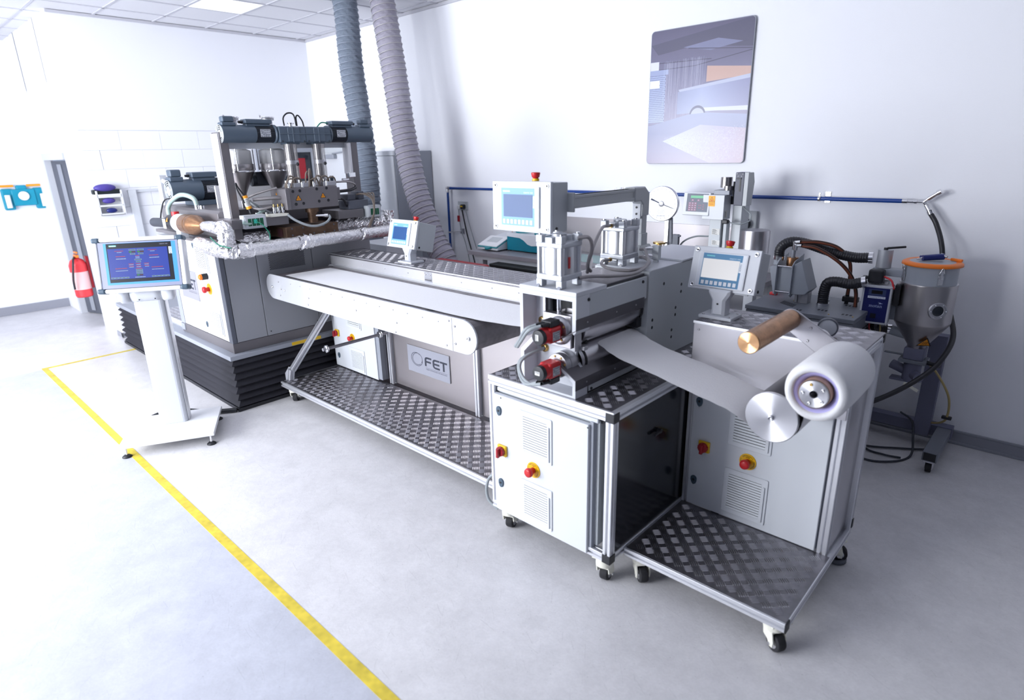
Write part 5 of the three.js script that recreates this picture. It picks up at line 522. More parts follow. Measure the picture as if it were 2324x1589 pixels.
// ---------------------------------------------------------------- conveyor cart
const CF = -2.15;                                        // front edge of the conveyor cart
{
  const t = thing('conveyor_cart', 'long aluminium cart with a chequered platform and switch cabinet under the conveyor', 'machine cart', [-3.5, 0, -2.8]);
  const s = 0.045, y = 0.1675, top = 0.19;
  part(t, 'base_rail', prof([-4.77, y, CF - 0.0225], [-2.11, y, CF - 0.0225], s), M.profile, 'front rail'); part(t, 'base_rail', prof([-4.77 + 0.0225, y, CF - 0.045], [-4.77 + 0.0225, y, -3.11], s), M.profile); part(t, 'base_rail', prof([-4.77, y, -3.11], [-2.11, y, -3.11], s), M.profile); part(t, 'base_rail', prof([-2.133, y, CF - 0.045], [-2.133, y, -3.11], s), M.profile);
  part(t, 'platform', B(-4.76, -2.112, 0.183, top, -2.72, CF - 0.012, 0.001), M.tread); part(t, 'tread_pattern', tread(-4.74, -2.115, -2.70, CF - 0.02, top, 0.052), M.treadBar, null, 'stuff');
  for (const [x, z, a] of [[-4.70, -2.225, 2.4], [-2.2, -2.3, 0.5], [-4.68, -3.05, 1.2], [-2.2, -3.05, 0.2]]) caster(t, x, z, 0.146, a);
  for (const x of [-4.74, -3.985, -2.95, -2.14]) part(t, 'post', prof([x, 0.19, -2.755], [x, 0.903, -2.755], s), M.profile); for (const x of [-4.74, -2.14]) part(t, 'post', prof([x, 0.19, -3.1], [x, 1.14, -3.1], s), M.profile); part(t, 'top_rail', prof([-4.76, 1.155, -2.82], [-2.3, 1.155, -2.82], s), M.profile);
  part(t, 'brace', [prof([-4.745, 0.27, -2.255], [-4.745, 0.76, -2.70], s), prof([-4.745, 0.19, -2.228], [-4.745, 0.275, -2.245], s)], M.profile, 'slanting brace at the platform end'); part(t, 'brace_plate', [extr([[-2.27, 0.19], [-2.2, 0.19], [-2.2, 0.25], [-2.24, 0.30], [-2.27, 0.28]], 'x', -4.776, -4.768, 0.001)], M.aluPlain);
  part(t, 'panel', B(-3.96, -2.975, 0.195, 0.93, -2.775, -2.765, 0.001), M.panelSteel, 'brushed steel panel behind the maker plate'); part(t, 'panel', B(-2.925, -2.165, 0.195, 0.93, -2.775, -2.765, 0.001), M.panelSteel, 'brushed steel panel at the right'); part(t, 'rear_panel', B(-4.76, -2.12, 0.195, 1.15, -3.128, -3.122, 0.001), M.steel);
  part(t, 'rear_infill', B(-4.72, -4.01, 0.2, 1.1, -2.80, -2.79, 0), M.panelSteel);
  // switch cabinet
  const z = -2.695; part(t, 'cabinet_body', B(-4.72, -4.08, 0.2, 0.95, -2.775, -2.735, 0.002), M.midGrey); part(t, 'door', B(-4.77, -4.12, 0.198, 0.93, -2.73, z, 0.004), M.white); part(t, 'door_edge', B(-4.119, -4.07, 0.205, 0.93, -2.745, -2.705, 0.002), M.midGrey);
  vent(t, -4.525, -4.30, 0.60, 0.86, z, 13); vent(t, -4.525, -4.29, 0.205, 0.42, z, 13); knobSwitch(t, -4.69, 0.515, z); eStop(t, -4.455, 0.51, z, 1.0); lock(t, -4.705, 0.31, z); lock(t, -4.705, 0.82, z);
  const rod = part(t, 'cloth_bar', cyl([-3.985, 0.635, -2.735], [-3.985, 0.635, -2.15], 0.0125), M.satin, 'round steel bar sticking out of the cabinet post'); for (const q of [-2.66, -2.18]) part(rod, 'shaft_collar', [lathe([[0.0125, -0.008], [0.028, -0.008], [0.028, 0.008], [0.0125, 0.008]], [-3.985, 0.635, q], [0, 0, 1], 24)], M.chrome);
  const mp = thing('maker_plate', 'grey aluminium maker plate with ring emblem and large letters on the steel panel', 'sign', [-3.51, 0.365, -2.764]); part(mp, 'plate', B(-3.765, -3.26, 0.358, 0.578, -2.764, -2.757, 0.002), M.satin); part(mp, 'print', face(0.5, 0.216, [-3.5125, 0.468, -2.7565]), printed(canvasTex(1024, 640, (g, w, h) => fet(g, w, h, '#9597a3')), 0.45));
  // rear housing with chequered top
  const hz0 = -3.13, hz1 = -2.775; part(t, 'top_cover', B(-4.82, -2.30, 1.185, 1.20, hz0, hz1, 0.002), M.tread); part(t, 'tread_pattern', tread(-4.81, -2.31, hz0 + 0.01, hz1 - 0.005, 1.20, 0.05), M.treadBar, null, 'stuff'); part(t, 'housing_front', [B(-4.80, -3.46, 1.095, 1.185, hz1 - 0.012, hz1, 0.001), B(-3.455, -2.50, 1.095, 1.185, hz1 - 0.012, hz1, 0.001)], M.rail); part(t, 'edge_trim', B(-4.82, -2.30, 1.195, 1.203, hz1 - 0.006, hz1 + 0.004, 0.002), M.aluPlain); part(t, 'splice_plate', B(-3.50, -3.42, 1.10, 1.182, hz1, hz1 + 0.004, 0.001), M.alu); for (const x of [-3.485, -3.435]) bolt(t, [x, 1.165, hz1 + 0.004], [0, 0, 1], 0.9, M.steel); for (const x of [-4.6, -4.3, -4.0, -3.7, -3.1, -2.8, -2.56]) bolt(t, [x, 1.15, hz1], [0, 0, 1], 0.7, M.steel); part(t, 'end_cover', B(-4.82, -4.812, 1.1, 1.19, hz0, hz1, 0.001), M.alu); part(t, 'rear_sheet', B(-4.8, -2.3, 1.09, 1.19, hz0, hz0 + 0.008, 0), M.alu);
  hmi('small operator panel with a dark blue screen on the chequered conveyor cover', [-3.84, 1.2, -2.88], [-3.9, 1.419, -2.895], 0.351, 0.219, 0.27, 0.19, 'dark', { bezel: [-0.135, 0.105, -0.09, 0.085], stop: 0.04 }, [-3.825, -2.905, 1.2]);
}
// ---------------------------------------------------------------- belt conveyor and the fibre web
{
  const t = thing('belt_conveyor', 'belt conveyor with rounded white side plates running from the extruder to the calender', 'conveyor', [-3.6, 0.9, -2.48]);
  const x0 = -4.88, x1 = -2.36, y0 = 0.905, y1 = 1.108, r = (y1 - y0) / 2, yc = (y0 + y1) / 2; const zf = -2.205;
  const oval = (a, b, rad = r) => [...circ(b - rad, yc, rad, 14, -Math.PI / 2, Math.PI / 2), ...circ(a + rad, yc, rad, 14, Math.PI / 2, Math.PI * 1.5)];
  const side = (z0, z1) => { const L = -4.62, R = -2.565; part(t, 'side_plate', extr([[L - 0.001, y0], [L - 0.001, y1], ...circ(x0 + r, yc, r, 14, Math.PI / 2, Math.PI * 1.5)], 'z', z0, z1, 0.0015), M.aluW); part(t, 'side_plate', B(L + 0.001, R - 0.001, y0, y1, z0, z1, 0.0015), M.aluW); part(t, 'side_plate', extr([[R + 0.001, y1], [R + 0.001, y0], ...circ(x1 - r, yc, r, 14, -Math.PI / 2, Math.PI / 2)], 'z', z0, z1, 0.0015), M.aluW); };
  side(zf - 0.012, zf); side(-2.77, -2.76);
  part(t, 'belt', extr(oval(x0 + 0.012, x1 - 0.012, r - 0.012), 'z', -2.757, zf - 0.014, 0.001), M.belt); part(t, 'belt_seam', B(-2.86, -2.80, y1 - 0.0125, y1 - 0.0108, -2.35, zf - 0.016, 0), M.dark); part(t, 'edge_guide', B(-4.55, x1 - r, y1 - 0.003, y1 + 0.001, zf - 0.016, zf - 0.0005, 0.001), M.aluPlain); part(t, 'rear_guide', B(-4.72, -2.45, y1 - 0.012, y1 + 0.004, -2.775, -2.745, 0.002), M.aluPlain);
  for (const [x, y, s] of [[-4.77, yc, 1.7], [-2.425, yc, 1.9]]) bolt(t, [x, y, zf], [0, 0, 1], s);
  for (const [x, y] of [[-4.66, 1.06], [-4.655, 0.95], [-4.63, 1.005], [-2.54, 1.06], [-2.54, 0.955]]) bolt(t, [x, y, zf], [0, 0, 1], 1.1, M.steel); for (const [x, y] of [[-4.57, 1.0], [-4.2, 0.99], [-4.22, 0.935], [-3.56, 0.995], [-3.10, 0.985], [-3.12, 0.92], [-2.59, 1.085], [-2.62, 0.93]]) bolt(t, [x, y, zf], [0, 0, 1], 1, M.steel); for (let i = 0; i < 13; i++) bolt(t, [-4.46 + i * 0.148, 1.065, zf], [0, 0, 1], 0.65, M.satin);
  // web: belt, nip, dancer line, drum, up to the roll
  const path = [[-4.66, 1.101], [-3.5, 1.101], [-2.55, 1.103], [-2.2, 1.112], [-1.85, 1.128], [-1.68, 1.1325], [-1.60, 1.108], [-1.5, 1.068], [-1.27, 1.020], [-1.05, 0.976], [-0.93, 0.947], [-0.875, 0.924], [-0.825, 0.8995], [-0.785, 0.8875], [-0.74, 0.8850], [-0.69, 0.9065], [-0.664, 0.942], [-0.652, 0.985], [-0.6495, 1.03]];
  const c2 = new THREE.CatmullRomCurve3(path.map((p) => V(p[0], p[1], 0)), false, 'centripetal'), n = 150, nz = 10, zA0 = -2.27, zB0 = -2.68, zA1 = -2.305, zB1 = -2.632, pos = [], uv = [], idx = [];
  for (const sgn of [1, -1]) { const o = pos.length / 3; for (let i = 0; i <= n; i++) { const p = c2.getPoint(i / n), tg = c2.getTangent(i / n), nx = -tg.y, ny = tg.x, bl = Math.min(1, Math.max(0, (p.x + 2.45) / 0.7)), zA = zA0 + (zA1 - zA0) * bl, zB = zB0 + (zB1 - zB0) * bl; for (let k = 0; k <= nz; k++) { const wob = (k === 0 || k === nz) ? Math.sin(i * 1.3) * 0.002 + Math.sin(i * 0.37) * 0.003 : 0, zz = zA + (zB - zA) * k / nz + (k === 0 ? wob : -wob), th = (k === 0 || k === nz) ? 0.0004 : 0.0022; pos.push(p.x + nx * th * sgn, p.y + ny * th * sgn, zz); uv.push(p.x, zz); } } for (let i = 0; i < n; i++) for (let k = 0; k < nz; k++) { const a = o + i * (nz + 1) + k, b = a + nz + 1; if (sgn > 0) idx.push(a, b, a + 1, b, b + 1, a + 1); else idx.push(a, a + 1, b, b, a + 1, b + 1); } }
  const g = new THREE.BufferGeometry(); g.setAttribute('position', new THREE.Float32BufferAttribute(pos, 3)); g.setAttribute('uv', new THREE.Float32BufferAttribute(uv, 2)); g.setIndex(idx); g.computeVertexNormals();
  solo('fibre_web', 'white fibre web lying on the belt and passing through the calender down to the winder', 'fabric', [-2.5, 1.1, -2.48], g, M.fibre);
}
// ---------------------------------------------------------------- calender cart
const NF = -2.02, NX0 = -2.09, NX1 = -1.322, NT = 0.925;
function cartFrame(t, x0, x1, y0, y1, z0, z1, s) {       // slotted aluminium frame with end caps
  const h = s / 2; for (const y of [y0 + h, y1 - h]) { for (const z of [z1 - h, z0 + h]) part(t, 'rail', prof([x0, y, z], [x1 - s, y, z], s), M.profile); for (const x of [x0 + h, x1 - h]) part(t, 'rail', prof([x, y, z0 + s * (x > x0 + s ? 1 : 1)], [x, y, z1 - s * (x > x0 + s ? 0 : 1)], s), M.profile); }
  for (const x of [x0 + h, x1 - h]) for (const z of [z1 - h, z0 + h]) part(t, 'post', prof([x, y0 + s, z], [x, y1 - s, z], s), M.profile);
}
{
  const t = thing('calender_cart', 'square machine cart with a white louvred door and chequered top, in front of the conveyor', 'machine cart', [-1.7, 0, -2.6]), s = 0.042, zb = -3.42;
  cartFrame(t, NX0, NX1, 0.153, NT - 0.006, zb, NF, s);
  for (const y of [0.153, NT - 0.006 - s]) { part(t, 'end_cap', B(NX1 - s, NX1 + 0.002, y - 0.001, y + s + 0.001, NF - 0.001, NF + 0.003, 0.001), M.black); part(t, 'end_cap', B(NX1 - 0.001, NX1 + 0.003, y - 0.001, y + s + 0.001, NF - s, NF + 0.003, 0.001), M.black); }
  part(t, 'top_plate', B(NX0 + 0.004, NX1 - 0.004, NT - 0.006, NT, zb + 0.004, NF - 0.006, 0.001), M.tread); part(t, 'tread_pattern', [tread(NX0 + 0.01, -1.88, -3.2, NF - 0.012, NT, 0.05), tread(-1.535, NX1 - 0.03, -3.3, NF - 0.03, NT, 0.05)], M.treadBar, null, 'stuff'); part(t, 'edge_strip', [B(NX0 + 0.002, NX1 - 0.002, NT - 0.007, NT + 0.0015, NF - 0.014, NF + 0.001, 0.001), B(NX1 - 0.022, NX1, NT - 0.007, NT + 0.001, zb, NF, 0.001)], M.profile);
  part(t, 'side_panel', B(NX1 - 0.012, NX1 - 0.008, 0.19, NT - 0.045, zb + 0.03, NF - 0.04, 0.001), M.blackGloss, 'glossy black side panel'); part(t, 'side_panel', B(NX0 + 0.008, NX0 + 0.012, 0.19, NT - 0.045, zb + 0.03, NF - 0.04, 0.001), M.steel); part(t, 'side_fitting', [cyl([NX1 - 0.008, 0.70, -2.42], [NX1 + 0.012, 0.70, -2.42], 0.012, 0.012, 10), cyl([NX1 + 0.008, 0.70, -2.42], [NX1 + 0.008, 0.70, -2.36], 0.008, 0.008, 10)], M.black);
  part(t, 'cabinet_body', B(NX0 + 0.05, NX1 - 0.09, 0.2, 0.855, -2.3, NF - 0.028, 0.003), M.greyPaint); part(t, 'top_gap', B(NX0 + 0.045, NX1 - 0.045, 0.84, 0.876, NF - 0.05, NF - 0.036, 0), M.slot); part(t, 'body_lip', B(NX0 + 0.05, NX1 - 0.09, 0.845, 0.868, NF - 0.03, NF - 0.012, 0.006), M.white); part(t, 'door', B(NX0 + 0.042, NX1 - 0.125, 0.162, 0.838, NF - 0.018, NF + 0.012, 0.004), M.white); part(t, 'door_edge', B(NX1 - 0.126, NX1 - 0.108, 0.175, 0.85, NF - 0.03, NF - 0.004, 0.002), M.midGrey);
  const z = NF + 0.012; vent(t, -1.862, -1.655, 0.56, 0.80, z, 14); vent(t, -1.862, -1.655, 0.19, 0.42, z, 13); lock(t, -2.005, 0.76, z); lock(t, -2.005, 0.345, z); knobSwitch(t, -1.985, 0.535, z); eStop(t, -1.775, 0.495, z, 1.15); for (const x of [-1.99, -1.45]) part(t, 'door_screw', lathe([[0, 0.001], [0.004, 0.001], [0.004, 0]], [x, 0.825, z], [0, 0, 1], 10), M.black);
  caster(t, -2.03, -2.09, 0.153, 1.9); caster(t, -1.385, -2.075, 0.153, 1.75); caster(t, -2.02, -3.33, 0.153, 0.4); caster(t, -1.38, -3.33, 0.153, 1.2);
  solo('cart_cable', 'grey cable leaving the left side of the calender cart and curving under it', 'cable', [-2.1, 0.2, -2.05], tube([[-2.08, 0.34, -2.06], [-2.125, 0.31, -2.04], [-2.145, 0.24, -2.03], [-2.13, 0.17, -2.03], [-2.07, 0.13, -2.04]], 0.0085, 30, 8), M.cable);
}
// ---------------------------------------------------------------- calender
const CX0 = -1.876, CX1 = -1.545, CT = 1.42, CZ = -2.04, AX = -1.662, UY = 1.225, LY = 1.058;
{
  const t = thing('calender', 'grey steel calender with two driven nip rolls bolted on the cart', 'machine', [-1.7, NT, -2.7]);
  part(t, 'foot_plate', B(CX0, CX1, NT, NT + 0.012, -2.65, CZ, 0.002), M.frameGrey);
  // end frame facing the operator
  part(t, 'end_frame', [extr([[CX0, 1.18], [CX0, CT - 0.02], [CX1, CT - 0.02], [CX1, 1.24], [CX1 - 0.012, 1.228], [CX1 - 0.022, 1.235], [CX1 - 0.022, CT - 0.042], [CX0 + 0.02, CT - 0.042], [CX0 + 0.02, 1.165]], 'z', CZ - 0.1, CZ, 0.001)], M.frameGrey, 'upper frame'); part(t, 'top_plate', B(CX0, CX1, CT - 0.02, CT, -2.27, CZ, 0.002), M.frameGrey);
  part(t, 'end_frame', [extr([[CX0, NT + 0.01], [CX0, 1.105], [CX0 + 0.07, 1.175], [CX0 + 0.09, 1.165], [CX0 + 0.022, 1.095], [CX0 + 0.022, NT + 0.01]], 'z', CZ - 0.1, CZ, 0.001)], M.frameGrey, 'lower left frame'); part(t, 'end_frame', [extr([[CX1 - 0.018, NT + 0.01], [CX1 - 0.018, 1.0], [CX1 - 0.105, 1.06], [CX1 - 0.1, 1.072], [CX1, 1.012], [CX1, NT + 0.01]], 'z', CZ - 0.1, CZ, 0.001)], M.frameGrey, 'lower frame');
  part(t, 'back_plate', extr([[CX0 + 0.01, NT], [CX0 + 0.01, CT - 0.03], [CX1 - 0.01, CT - 0.03], [CX1 - 0.01, 1.24], [CX1 - 0.07, 1.2], [CX1 - 0.07, 1.08], [CX1 - 0.01, 1.0], [CX1 - 0.01, NT]], 'z', CZ - 0.115, CZ - 0.095, 0.001, [[[-1.785, 1.14], [-1.615, 1.14], [-1.615, 1.388], [-1.785, 1.388]]]), M.frameGrey); part(t, 'slot_recess', B(-1.80, -1.60, 1.14, 1.395, -2.20, -2.19, 0), M.slot); part(t, 'slide_rail', [B(-1.80, -1.782, 1.13, 1.39, CZ - 0.096, CZ - 0.075, 0.002), B(-1.619, -1.60, 1.13, 1.39, CZ - 0.096, CZ - 0.075, 0.002)], M.satin);
  part(t, 'side_housing', [B(CX1 - 0.014, CX1, 1.29, CT - 0.02, -2.62, CZ - 0.1, 0.001)], M.greyPaint, 'grey side sheet of the roll housing'); part(t, 'side_housing', [B(CX0, CX0 + 0.014, 1.18, CT - 0.02, -2.62, CZ - 0.1, 0.001)], M.greyPaint); part(t, 'housing', [B(CX0, CX1, NT, CT, -3.45, -2.64, 0.002)], M.greyPaint, 'closed drive housing at the rear');
  part(t, 'guide_sheet', [extr([[CX1 + 0.002, 1.30], [CX1 + 0.002, 1.248], [CX1 - 0.088, 1.195], [CX1 - 0.09, 1.199], [CX1 - 0.001, 1.251], [CX1 - 0.001, 1.30]], 'z', -2.60, CZ + 0.002, 0.0005)], M.darkSteel, 'dark folded sheet above the web'); part(t, 'guide_sheet', [extr([[CX1 + 0.002, 0.965], [CX1 + 0.002, 1.015], [CX1 - 0.094, 1.078], [CX1 - 0.096, 1.074], [CX1 - 0.001, 1.012], [CX1 - 0.001, 0.965]], 'z', -2.60, CZ + 0.002, 0.0005)], M.darkSteel, 'dark folded sheet below the web'); part(t, 'base_side', [B(CX1 - 0.012, CX1, NT, 0.966, -2.62, CZ - 0.09, 0.001)], M.greyPaint);
  for (const zz of [-2.12, -2.35, -2.52]) { bolt(t, [CX1 + 0.003, 1.275, zz], [1, 0, 0], 0.6, M.satin); bolt(t, [CX1 + 0.003, 0.99, zz], [1, 0, 0], 0.6, M.satin); } bolt(t, [CX1, 1.375, -2.13], [1, 0, 0], 1.2, M.black); bolt(t, [CX1, 1.38, -2.58], [1, 0, 0], 1.2, M.black); bolt(t, [CX1, 0.945, -2.16], [1, 0, 0], 1.1, M.black); for (const [y, zz] of [[1.335, -2.79], [1.16, -2.69], [1.12, -2.69], [1.14, -2.93], [1.18, -2.93], [1.06, -2.90], [1.02, -2.90], [1.30, -2.98], [1.26, -2.98]]) part(t, 'bolt_hole', lathe([[0, 0.001], [0.008, 0.001], [0.009, 0]], [CX1, y, zz], [1, 0, 0], 12), M.black);
  part(t, 'nip_roll', cyl([AX, UY, -2.15], [AX, UY, -2.64], 0.088, 0.088, 48), M.steel, 'upper roll'); part(t, 'nip_roll', cyl([AX, LY, -2.15], [AX, LY, -2.64], 0.072, 0.072, 48), M.steel, 'lower roll'); part(t, 'roll_end', [cyl([AX, UY, -2.62], [AX, UY, -2.635], 0.095), B(-1.75, -1.58, 1.13, 1.27, -2.645, -2.60)], M.black); part(t, 'roll_collar', [cyl([AX, LY, -2.09], [AX, LY, -2.15], 0.06, 0.06, 32), cyl([AX, LY, -2.15], [AX, LY, -2.165], 0.076, 0.076, 32)], M.satin); part(t, 'roll_seal', cyl([AX, LY, -2.175], [AX, LY, -2.19], 0.0745, 0.0745, 32), M.rubber);
  part(t, 'bearing_block', [B(-1.765, -1.60, 1.145, 1.298, -2.115, -2.075, 0.003)], M.steelDull, 'upper sliding bearing block'); part(t, 'bearing_flange', lathe([[0, 0.022], [0.052, 0.022], [0.054, 0.02], [0.066, 0.012], [0.068, 0]], [AX, UY, -2.077], [0, 0, 1], 40), M.satin, 'upper flange'); part(t, 'bearing_flange', lathe([[0, 0.06], [0.056, 0.06], [0.058, 0.058], [0.058, 0.0]], [AX, LY, -2.115], [0, 0, 1], 40), M.satin, 'lower flange'); for (let i = 0; i < 8; i++) { const a = i * Math.PI / 4 + 0.3; bolt(t, [AX + Math.cos(a) * 0.047, LY + Math.sin(a) * 0.047, -2.055], [0, 0, 1], 0.8, M.brass); } for (let i = 0; i < 4; i++) { const a = i * Math.PI / 2 + 0.6; bolt(t, [AX + Math.cos(a) * 0.046, UY + Math.sin(a) * 0.046, -2.055], [0, 0, 1], 0.9, M.brass); }
  part(t, 'side_bar', [B(CX1 - 0.05, CX1 - 0.042, 1.13, 1.24, -2.14, -2.09), B(CX1 - 0.045, CX1 - 0.02, 1.13, 1.15, -2.16, -2.13)], M.satin); part(t, 'cable_bush', lathe([[0.012, 0.012], [0.02, 0.010], [0.02, 0]], [-1.80, 1.10, CZ - 0.095], [0, 0, 1], 20), M.brass); part(t, 'cable_bush', lathe([[0.012, 0.012], [0.02, 0.010], [0.02, 0]], [-1.815, 1.235, CZ - 0.095], [0, 0, 1], 20), M.brass);
  part(t, 'mesh_cover', B(CX0 + 0.01, CX1 - 0.03, CT - 0.02, CT - 0.014, -2.65, -2.27, 0), M.darkSteel, 'perforated cover'); const mc = []; for (let i = 0; i <= 26; i++) { const x = CX0 + 0.015 + i * 0.0108; mc.push(B(x, x + 0.0032, CT - 0.014, CT - 0.011, -2.65, -2.27, 0)); } for (let i = 0; i <= 34; i++) { const zz = -2.65 + i * 0.011; mc.push(B(CX0 + 0.012, CX1 - 0.03, CT - 0.0125, CT - 0.010, zz, zz + 0.0032, 0)); } part(t, 'mesh_wires', mc, M.mesh, null, 'stuff'); part(t, 'rear_top_plate', B(CX0, CX1, CT, CT + 0.003, -2.98, -2.655, 0.001), M.frameGrey);
  part(t, 'rear_cover', B(CX0, CX1 + 0.004, CT + 0.003, CT + 0.014, -3.45, -2.97, 0.003), M.frameGrey);
  // roll drives
  const drive = (label, y, up, s) => {
    const d = thing('roll_drive', label, 'motor', [AX, y, -2.0], 'red and black roll drives'); const x = AX;
    part(d, 'housing', [B(x - 0.036, x + 0.036, y - 0.036, y + 0.036, -2.045, -1.965, 0.012), lathe([[0.036, 0], [0.036, 0.03], [0.03, 0.03]], [x, y, -1.97], [0, 0, 1], 28)], M.red, 'red housing'); part(d, 'cap', lathe([[0.033, -0.028], [0.035, -0.024], [0.035, 0.018], [0.032, 0.022], [0, 0.0225]], [x, y, -1.94], [0, 0, 1], 32), M.black, 'black cap'); part(d, 'cap_label', face(0.018, 0.028, [x - 0.004, y, -1.917], [0, 0, 1], up ? [0, 1, 0] : [1, 0, 0]), stickerM); part(d, 'label', face(0.05, 0.042, [x + 0.0365, y - 0.004, -2.004], [1, 0, 0]), plateM); part(d, 'connector_box', [B(x - 0.028, x + 0.03, y + s * 0.036 - (s < 0 ? 0.03 : 0), y + s * 0.036 + (s > 0 ? 0.03 : 0), -2.04, -1.975, 0.006), ...[-0.014, 0.014].map((q) => cyl([x + q, y + s * 0.05, -1.98], [x + q - 0.008, y + s * 0.052, -1.94], 0.011, 0.009, 12))], M.black); part(d, 'shaft_cover', cyl([x, y, -2.045], [x, y, -2.058], 0.03), M.redDark); return d;
  };
  drive('upper red and black roll drive on the calender, connectors on its top', UY, true, 1); drive('lower red and black roll drive on the calender, connectors underneath', LY, false, -1);
  const cb = (label, pts, r = 0.008) => solo('drive_cable', label, 'cable', pts[0], tube(pts, r, 36, 8), M.cable, 'grey cables of the roll drives');
  for (const q of [0, 1]) { cb(q ? 'grey cable from the upper drive, right of the pair, pointing down left' : 'grey cable from the upper drive, left of the pair, pointing down left', [[AX - 0.022 + q * 0.028, UY + 0.052, -1.935], [AX - 0.06 + q * 0.02, UY + 0.03, -1.905], [AX - 0.11 + q * 0.012, UY - 0.03, -1.92], [AX - 0.15 + q * 0.012, UY - 0.072, -1.935]]); cb(q ? 'grey cable looping from the lower drive to the brass bush, inner of the pair' : 'grey cable looping from the lower drive to the brass bush, outer of the pair', [[AX - 0.022 + q * 0.026, LY - 0.053, -1.935], [AX - 0.08 + q * 0.02, LY - 0.075 + q * 0.006, -1.935], [AX - 0.15 + q * 0.01, LY - 0.075 + q * 0.012, -1.97], [AX - 0.185 + q * 0.008, LY - 0.02, -1.99], [AX - 0.175 + q * 0.006, LY + 0.015, -2.02], [AX - 0.138, LY + 0.042, CZ - 0.085]]); }
  // pneumatic cylinders
  const cylinder = (label, cx, cz, withRod) => {
    const d = thing('press_cylinder', label, 'cylinder', [cx, CT, cz], 'square aluminium press cylinders'), y = CT + 0.003, h = 0.075; const head = (y0, y1, foot) => { const g = [B(cx - h, cx + h, foot ? y0 + 0.03 : y0, foot ? y1 : y1 - 0.035, cz - h, cz + h, 0.008)]; for (const a of [-1, 1]) for (const b of [-1, 1]) g.push(foot ? B(cx + a * h - a * 0.036, cx + a * h, y0, y0 + 0.035, cz + b * h - b * 0.036, cz + b * h, 0.005) : B(cx + a * h - a * 0.038, cx + a * h, y1 - 0.04, y1 - 0.004, cz + b * h - b * 0.03, cz + b * h, 0.005)); return g; };
    part(d, 'foot_head', head(y, y + 0.06, true), M.casting); part(d, 'cap_head', [...head(y + 0.175, y + 0.235, false), cyl([cx, y + 0.19, cz], [cx, y + 0.232, cz], 0.034), B(cx - 0.02, cx + 0.02, y + 0.195, y + 0.222, cz - h, cz + h, 0.003)], M.casting); part(d, 'barrel', [cyl([cx, y + 0.055, cz], [cx, y + 0.18, cz], 0.0725, 0.0725, 48), B(cx - 0.061, cx + 0.061, y + 0.055, y + 0.18, cz - 0.061, cz + 0.061, 0.004)], M.barrel); for (const a of [-1, 1]) for (const b of [-1, 1]) { part(d, 'tie_rod', cyl([cx + a * 0.062, y + 0.055, cz + b * 0.062], [cx + a * 0.062, y + 0.18, cz + b * 0.062], 0.0115), M.aluPlain); part(d, 'tie_bolt', [cyl([cx + a * 0.06, y + 0.222, cz + b * 0.058], [cx + a * 0.06, y + 0.236, cz + b * 0.058], 0.011, 0.011, 6), cyl([cx + a * 0.06, y + 0.004, cz + b * h], [cx + a * 0.06, y + 0.004, cz + b * (h + 0.004)], 0.009, 0.009, 6)], M.chrome); }
    if (!withRod) for (const q of [y + 0.03, y + 0.205]) part(d, 'port_fitting', [cyl([cx - 0.005, q, cz + h - 0.004], [cx - 0.005, q, cz + h + 0.012], 0.011, 0.011, 6)], M.brass);
    if (withRod) { part(d, 'label', B(cx + 0.0700, cx + 0.0735, y + 0.085, y + 0.135, cz + 0.012, cz + 0.024, 0), M.red, 'red label'); part(d, 'rod_gland', cyl([cx, CT - 0.052, cz], [cx, CT - 0.02, cz], 0.03, 0.034), M.aluPlain); part(d, 'piston_rod', [cyl([cx, CT - 0.12, cz], [cx, CT - 0.05, cz], 0.0125), cyl([cx, CT - 0.15, cz], [cx, CT - 0.12, cz], 0.010)], M.chrome); part(d, 'coupling', [cyl([cx, CT - 0.145, cz], [cx, CT - 0.125, cz], 0.016, 0.016, 6), cyl([cx, CT - 0.185, cz], [cx, CT - 0.15, cz], 0.011), cyl([cx, CT - 0.20, cz], [cx, CT - 0.178, cz], 0.026, 0.026, 6)], M.steel); }
  };
  cylinder('square press cylinder with a red label, on the front end of the calender', -1.705, -2.122, true); cylinder('square press cylinder with hose fittings, on the rear end of the calender', -1.795, -2.745, false);
  const vb = thing('valve_block', 'small grey valve block with two hose unions beside the rear cylinder', 'valve', [-1.645, CT, -2.88]); part(vb, 'block', [B(-1.675, -1.635, 1.437, 1.512, -2.905, -2.875, 0.003), B(-1.668, -1.642, 1.423, 1.437, -2.90, -2.88)], M.greyPaint); for (const y of [1.455, 1.495]) part(vb, 'union', [cyl([-1.67, y, -2.885], [-1.70, y, -2.872], 0.011, 0.011, 6), cyl([-1.70, y, -2.872], [-1.735, y - 0.006, -2.855], 0.009, 0.008, 12)], M.chrome);
  const hz = (label, pts, r = 0.0085) => solo('air_hose_braided', label, 'hose', pts[0], tube(pts, r, 60, 10), M.braid, 'braided air hoses on the calender');
  hz('braided hose from the front cylinder top dropping behind it towards the rear cylinder', [[-1.632, 1.635, -2.16], [-1.60, 1.635, -2.20], [-1.61, 1.58, -2.24], [-1.64, 1.50, -2.25], [-1.66, 1.465, -2.30], [-1.72, 1.455, -2.38], [-1.80, 1.47, -2.5], [-1.9, 1.47, -2.62]]);
  hz('braided hose arching from the loop up to the cap of the rear cylinder', [[-1.84, 1.46, -2.55], [-1.72, 1.452, -2.36], [-1.655, 1.47, -2.27], [-1.66, 1.53, -2.29], [-1.70, 1.60, -2.40], [-1.76, 1.632, -2.53], [-1.795, 1.632, -2.60], [-1.80, 1.63, -2.655]]);
  hz('braided hose lying from the front cylinder foot over the mesh to the valves', [[-1.632, 1.455, -2.17], [-1.61, 1.452, -2.25], [-1.58, 1.44, -2.36], [-1.565, 1.428, -2.5], [-1.575, 1.432, -2.62], [-1.60, 1.455, -2.72], [-1.655, 1.475, -2.79], [-1.70, 1.492, -2.845], [-1.735, 1.489, -2.855]]);
